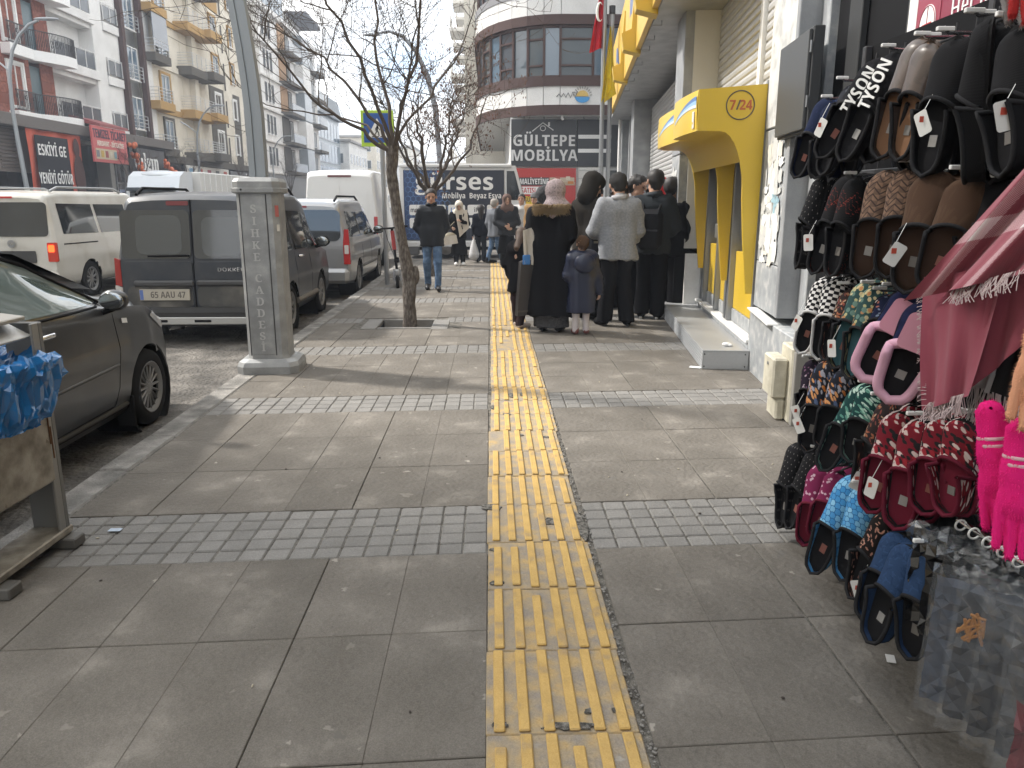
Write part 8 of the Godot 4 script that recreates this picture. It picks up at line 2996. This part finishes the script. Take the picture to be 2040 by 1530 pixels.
func build_people() -> void:
	var black := cloth_mat(.0085, .0085, .01)
	var black2 := cloth_mat(.012, .012, .014)
	var hair := mat(.014, .011, .01, .6)
	var brownhair := mat(.07, .04, .025, .6)
	var puffer := StandardMaterial3D.new()
	puffer.albedo_color = lin(Color(.016, .018, .022))
	puffer.roughness = .5
	puffer.metallic_specular = .3
	var jeans := tri_mat(img_tex(noise_img(256, 0.02, [[0.2, Color(.05, .085, .15)], [0.6, Color(.085, .14, .23)], [0.85, Color(.16, .23, .33)]], 161, 4, 0.08)), 1.6, .9)
	# walking man
	person({"label": "man in black quilted jacket and blue jeans walking, hands in pockets", "at": V(-1.04, 0, -14.1), "turn": .06, "h": 1.78, "face": true, "look": V(.16, 0, 0),
		"j": {"elL": V(.152, .63, -.03), "elR": V(-.152, .63, -.03), "wrL": V(.085, .535, .0), "wrR": V(-.085, .535, .0), "anL": V(.05, .052, .115), "knL": V(.056, .285, .085), "toL": V(.06, .03, .2), "anR": V(-.05, .065, -.10), "knR": V(-.055, .29, .012), "toR": V(-.058, .02, -.02)},
		"trousers": [jeans, .98, .95], "shoes": mat(.015, .015, .016, .3), "coat": [puffer, .445, 1.02, .012], "collar": puffer, "head": "hair", "hairm": hair})
	# woman with pale headscarf and phone
	var pale := cloth_mat(.56, .52, .46)
	var sc := person({"label": "woman in white headscarf and black coat looking at her phone", "at": V(-.77, 0, -19.6), "turn": .1, "h": 1.56, "skin": M.skin2, "face": true, "look": V(.3, 0, 0),
		"j": {"elL": V(.14, .65, .03), "wrL": V(.03, .70, .13), "elR": V(-.15, .63, .02), "wrR": V(-.12, .60, .12)},
		"skirt": [black, .17, 1.0], "trousers": [black, 1.0, 1.2], "coat": [black, .42, 1.0, 0.0], "head": "hijab", "hairm": pale, "shoes": M.white})
	part("shawl_cloth", cloth([V(-.10, 1.34, .10), V(.2, 1.36, .06), V(.24, .92, .13), V(.0, .70, .17)], 10, 14, .02, 1.2, V(0, 0, 1), .5), pale, sc)
	var ph := single("mobile_phone", bx(V(0, 0, 0), V(.075, .15, .012), .005), M.black, "dark mobile phone held up by the woman in white headscarf", "phone", T(V(-.72, 1.17, -19.36)))
	var hb := thing("handbag", "beige handbag with pale wrap held low by the woman", "handbag", V(-.99, .66, -19.42))
	part("bag_body", MB.new().blob(V(0, .04, 0), V(.17, .12, .07), 12), mat(.34, .30, .22, .6), hb)
	part("wrap", cloth([V(-.2, .06, .08), V(.16, .1, .08), V(.2, -.1, .09), V(-.16, -.16, .09)], 8, 8, .02, 1.4, V(0, 0, 1), .4), pale, hb)
	part("strap", MB.new().tube([V(-.1, .1, .0), V(.0, .3, .05), V(.12, .42, .06)], .009, 5), mat(.3, .26, .19, .6), hb)
	# woman seen from behind with white bag
	person({"label": "dark haired woman seen from behind carrying a white plastic bag", "at": V(-.24, 0, -20.5), "turn": PI + .1, "h": 1.47,
		"j": {"wrL": V(.14, .46, .02), "anL": V(.06, .06, -.06), "anR": V(-.06, .05, .04)},
		"trousers": [cloth_mat(.03, .035, .045), 1.0, 1.35], "coat": [cloth_mat(.014, .016, .024), .46, 1.08, 0.0], "head": "long", "hairm": hair})
	var pb := thing("plastic_bag", "white plastic carrier bag hanging from the woman's hand", "bag", V(-.42, .36, -20.42))
	var bg := MB.new().lathe([Vector2(.01, .3), Vector2(.035, .2), Vector2(.09, .05), Vector2(.14, -.12), Vector2(.15, -.22), Vector2(.1, -.29), Vector2(.0, -.31)], 14)
	var fn := FastNoiseLite.new()
	fn.frequency = 5.0
	for k in bg.v.size():
		bg.v[k] += bg.n[k] * fn.get_noise_3dv(bg.v[k]) * .05
	part("bag_film", bg, mat(.55, .55, .56, .3), pb)
	part("bag_handle", MB.new().tube([V(-.02, .28, 0), V(0, .36, 0), V(.02, .28, 0)], .008, 5), mat(.55, .55, .56, .3), pb)
	# woman in dark headscarf with folded hands
	person({"label": "woman in brown headscarf and black coat standing with hands folded", "at": V(.40, 0, -18.8), "turn": .12, "h": 1.72, "skin": M.skin2, "face": true,
		"j": {"elL": V(.15, .63, .0), "wrL": V(.025, .585, .115), "elR": V(-.15, .63, .0), "wrR": V(-.02, .56, .12)},
		"skirt": [black, .2, 1.0], "trousers": [black, 1.0, 1.3], "coat": [puffer, .45, 1.12, 0.0], "head": "hijab", "hairm": cloth_mat(.13, .09, .08)})
	person({"label": "person in grey coat and jeans walking off behind the folded hands woman", "at": V(.12, 0, -20.2), "turn": 2.4, "h": 1.62,
		"j": {"anL": V(.05, .06, -.13), "anR": V(-.05, .05, .12), "knL": V(.05, .29, -.02)},
		"trousers": [jeans, 1.0, 1.0], "coat": [cloth_mat(.17, .18, .2), .42, 1.1, 0.0], "head": "hair", "hairm": mat(.3, .28, .26, .8), "skin": M.skin2})
	person({"label": "dark haired man in white top behind the headscarf woman", "at": V(.82, 0, -20.6), "turn": -.2, "h": 1.74, "face": true,
		"trousers": [black, 1.0, 1.1], "coat": [cloth_mat(.5, .5, .5), .5, 1.0, 0.0], "head": "hair", "hairm": hair})
	person({"label": "man in flat grey cap and tan coat behind the fur collared woman", "at": V(1.12, 0, -19.8), "turn": -.5, "h": 1.76, "face": true,
		"trousers": [black, 1.0, 1.1], "coat": [cloth_mat(.27, .17, .085), .42, 1.12, 0.0], "head": "cap", "hairm": mat(.14, .14, .145, .9)})
	# woman in long black coat with fur collar
	var floral := tri_mat(img_tex(noise_img(256, 0.05, [[0.3, Color(.2, .165, .17)], [0.45, Color(.34, .275, .28)], [0.62, Color(.42, .35, .355)], [0.8, Color(.25, .2, .205)]], 171, 3, 0.06)), 2.2, .9)
	var skirtm := tri_mat(img_tex(noise_img(256, 0.11, [[0.45, Color(.02, .02, .022)], [0.55, Color(.14, .14, .145)], [0.7, Color(.05, .05, .055)]], 172, 2, 0.1)), 2.0, .9)
	var fw := V(.75, 0, -9.5)
	var fc := person({"label": "woman in long black fur collared coat and pink floral headscarf", "at": fw, "turn": PI - .25, "h": 1.83, "look": V(.35, .45, 0),
		"j": {"elL": V(.15, .635, .03), "wrL": V(.19, .53, .13), "elR": V(-.13, .64, .02), "wrR": V(-.06, .57, .13), "hd": V(-.012, .915, .028)},
		"skirt": [skirtm, .035, .9], "coat": [black, .115, 1.08, 0.0], "flare": 1.28, "head": "hijab", "hairm": floral})
	var r := RandomNumberGenerator.new()
	r.seed = 9
	var fur := MB.new()
	for k in 2600:
		var t := PI + r.randf() * PI
		if r.randf() < .3:
			t = r.randf() * TAU
		var ct := V(cos(t) * .175, 1.50 + r.randf_range(-.045, .04), sin(t) * .125 - .03)
		var d := V(cos(t), r.randf_range(-.8, .5), sin(t)).normalized() + V(r.randf_range(-.6, .6), r.randf_range(-.5, .5), r.randf_range(-.6, .6)) * .7
		fur.tube([ct - d * .02, ct + d * .025, ct + d * .055 + V(0, -.015, 0)], [.005, .004, .0012], 3, false)
	var fo := part("fur", fur, mat(.30, .22, .13, .9), fc)
	fo.set_meta("kind", "stuff")
	var ring := []
	for k in 25:
		var t := TAU * k / 24.0
		ring.append(V(cos(t) * .165, 1.5, sin(t) * .12 - .03))
	part("fur_lining", MB.new().tube(ring, .038, 8, false), mat(.13, .09, .055, .95), fc)
	# bag over the arm
	var dk := thing("shopping_bag", "dark brown cloth bag with pale lining hung beside the black coat", "bag", V(.44, .62, -9.55), .3)
	part("bag_body", MB.new().prism(pv([[-.13, -.42], [.14, -.40], [.12, .2], [.02, .28], [-.08, .24]]), -.05, .05), mat(.035, .03, .028, .6), dk)
	part("bag_hem", bx(V(.0, -.36, .055), V(.26, .02, .01)), mat(.07, .06, .05, .6), dk)
	part("pale_lining", cloth([V(-.06, .62, .04), V(.08, .66, .04), V(.12, .2, .06), V(-.05, .22, .06)], 8, 10, .02, 1.2, V(0, 0, 1), .2), mat(.5, .46, .4, .9), dk)
	part("blue_scrap", bx(V(-.02, .27, .065), V(.1, .12, .02), .01), mat(.05, .18, .45, .5), dk)
	# girl with long brown hair
	person({"label": "child with long brown hair leaning against the fur collared woman", "at": V(.36, 0, -9.85), "turn": PI - .7, "h": 1.28, "look": V(.5, .3, 0),
		"j": {"hd": V(.0, .9, .06), "anL": V(.05, .055, .03), "anR": V(-.05, .05, -.05)}, "skin": M.skin2,
		"trousers": [cloth_mat(.03, .02, .022), 1.05, 1.15], "coat": [black, .36, 1.05, 0.0], "head": "long", "hairm": brownhair, "shoes": mat(.55, .5, .5, .6)})
	# girl in navy quilted coat
	var navy := StandardMaterial3D.new()
	navy.albedo_color = lin(Color(.014, .019, .045))
	navy.roughness = .38
	var hdn := person({"label": "small girl in navy quilted coat, white leggings and brown boots", "at": V(1.1, 0, -9.32), "turn": PI + .1, "h": 1.2, "skin": M.skin2,
		"j": {"elL": V(.15, .60, .0), "wrL": V(.12, .52, .07), "elR": V(-.165, .58, .0), "wrR": V(-.19, .42, .03), "shL": V(.105, .77, 0), "shR": V(-.105, .77, 0), "nk": V(0, .8, 0), "hd": V(0, .905, .01)},
		"trousers": [cloth_mat(.5, .46, .47), .95, 1.0], "shoes": mat(.16, .05, .045, .6), "coat": [navy, .225, 1.3, .006], "head": "curly", "hairm": mat(.085, .05, .03, .7)})
	part("hood_cloth", MB.new().blob(V(0, .87, -.14), V(.13, .12, .07), 14), navy, hdn)
	# hooded man
	person({"label": "man in dark brown hooded jacket with the hood up", "at": V(1.34, 0, -10.5), "turn": 2.3, "h": 1.92, "look": V(.45, 0, 0),
		"j": {"elL": V(.14, .64, .03), "wrL": V(.04, .60, .15), "elR": V(-.14, .64, .03), "wrR": V(-.04, .6, .15), "hd": V(0, .925, .03)},
		"trousers": [black, 1.1, 1.3], "coat": [cloth_mat(.028, .025, .022), .46, 1.15, 0.0], "head": "hood", "hairm": cloth_mat(.024, .022, .02)})
	person({"label": "woman in dark dotted headscarf behind the fur collared woman", "at": V(.78, 0, -11.3), "turn": 2.8, "h": 1.78,
		"skirt": [black, .05, 1.0], "coat": [black2, .2, 1.05, 0.0], "head": "hijab", "hairm": skirtm})
	# man in grey coat
	var greyc := tri_mat(img_tex(noise_img(256, 0.04, [[0.25, Color(.23, .24, .26)], [0.75, Color(.30, .31, .33)]], 175, 3, 0.09)), 2.5, .95)
	greyc.rim_enabled = true
	greyc.rim = .3
	person({"label": "man in short light grey wool coat and wide black trousers", "at": V(1.62, 0, -9.95), "turn": PI + .12, "h": 1.93, "look": V(.55, 0, 0),
		"j": {"elL": V(.16, .625, .015), "wrL": V(.07, .58, .13), "elR": V(-.15, .625, .0), "wrR": V(-.1, .52, .09), "hd": V(0, .915, .03), "anL": V(.07, .05, .02), "anR": V(-.075, .05, -.02), "toL": V(.10, .022, .1), "toR": V(-.11, .022, .06)},
		"trousers": [black2, 1.15, 1.55], "coat": [greyc, .445, 1.08, 0.0], "flare": 1.08, "collar": cloth_mat(.36, .36, .375), "head": "hair", "hairm": mat(.035, .034, .034, .8), "sole": mat(.05, .05, .05, .7)})
	# man with black backpack
	person({"label": "man in black hooded jacket wearing a black backpack", "at": V(2.2, 0, -10.6), "turn": PI - .35, "h": 1.98, "look": V(.1, .5, 0),
		"j": {"elL": V(.15, .62, .02), "wrL": V(.07, .56, .12), "elR": V(-.15, .62, .02), "wrR": V(-.07, .56, .12)},
		"trousers": [black, 1.15, 1.5], "coat": [cloth_mat(.03, .034, .038), .45, 1.08, 0.0], "collar": cloth_mat(.045, .05, .056), "head": "hair", "hairm": hair, "sole": mat(.5, .5, .5, .7)})
	var bp := thing("backpack", "black backpack on the back of the hooded jacket man", "backpack", V(2.2, 0, -10.6), PI - .35)
	part("pack_body", bx(V(0, 1.22, -.27), V(.34, .52, .18), .06), mat(.012, .012, .014, .7), bp)
	part("pack_pocket", bx(V(0, 1.1, -.37), V(.26, .24, .05), .02), mat(.015, .015, .017, .7), bp)
	for s in [-1.0, 1.0]:
		part("shoulder_strap", MB.new().tube([V(.1 * s, 1.46, -.2), V(.13 * s, 1.6, -.06), V(.13 * s, 1.58, .08)], .022, 6), M.black, bp)
	# others waiting
	person({"label": "curly haired man waiting between grey coat and backpack men", "at": V(2.12, 0, -11.4), "turn": .7, "h": 1.93, "face": true, "look": V(.25, .2, 0),
		"trousers": [black, 1.1, 1.3], "coat": [cloth_mat(.33, .33, .34), .45, 1.1, 0.0], "head": "curly", "hairm": hair})
	person({"label": "short haired man in profile by the second bank pillar", "at": V(2.74, 0, -11.35), "turn": -1.25, "h": 2.0, "face": true,
		"trousers": [black, 1.1, 1.3], "coat": [black2, .45, 1.12, 0.0], "head": "hair", "hairm": hair})
	person({"label": "person with knotted hair and burgundy jacket behind grey coat man", "at": V(1.93, 0, -11.5), "turn": PI - .6, "h": 1.86,
		"trousers": [black, 1.1, 1.2], "coat": [cloth_mat(.10, .035, .045), .45, 1.15, 0.0], "collar": cloth_mat(.42, .36, .28), "head": "curly", "hairm": hair})
	person({"label": "person in red knitted hat at the back of the queue", "at": V(2.72, 0, -12.6), "turn": PI, "h": 1.92,
		"trousers": [black, 1.1, 1.2], "coat": [cloth_mat(.3, .3, .3), .45, 1.15, 0.0], "head": "hood", "hairm": cloth_mat(.4, .03, .03)})
	person({"label": "person in dark cap and burgundy top beyond the hooded man", "at": V(1.72, 0, -12.8), "turn": -.4, "h": 1.8, "face": true,
		"trousers": [black, 1.1, 1.2], "coat": [cloth_mat(.14, .03, .04), .45, 1.1, 0.0], "head": "cap", "hairm": black2})
	person({"label": "man in black jacket pressed against the pillar behind the backpack", "at": V(2.52, 0, -10.95), "turn": PI - .8, "h": 1.9,
		"trousers": [black, 1.15, 1.4], "coat": [black, .44, 1.12, 0.0], "head": "hair", "hairm": hair})
	person({"label": "woman in black headscarf deep in the queue", "at": V(1.55, 0, -11.9), "turn": PI - .3, "h": 1.78,
		"skirt": [black, .06, 1.0], "coat": [black2, .22, 1.1, 0.0], "head": "hijab", "hairm": black2})
	# shoulder bag of the burgundy jacket
	var sb := thing("shoulder_bag", "black shoulder bag with small label between grey coat and hooded man", "bag", V(1.36, 1.02, -10.15), PI)
	part("bag_body", bx(V(0, 0, 0), V(.2, .42, .14), .05), mat(.014, .014, .016, .7), sb)
	part("bag_pocket", bx(V(0, .02, -.075), V(.15, .16, .03), .015), mat(.02, .02, .022, .7), sb)
	part("bag_label", bx(V(0, .05, -.092), V(.06, .03, .004)), mat(.3, .26, .18, .6), sb)
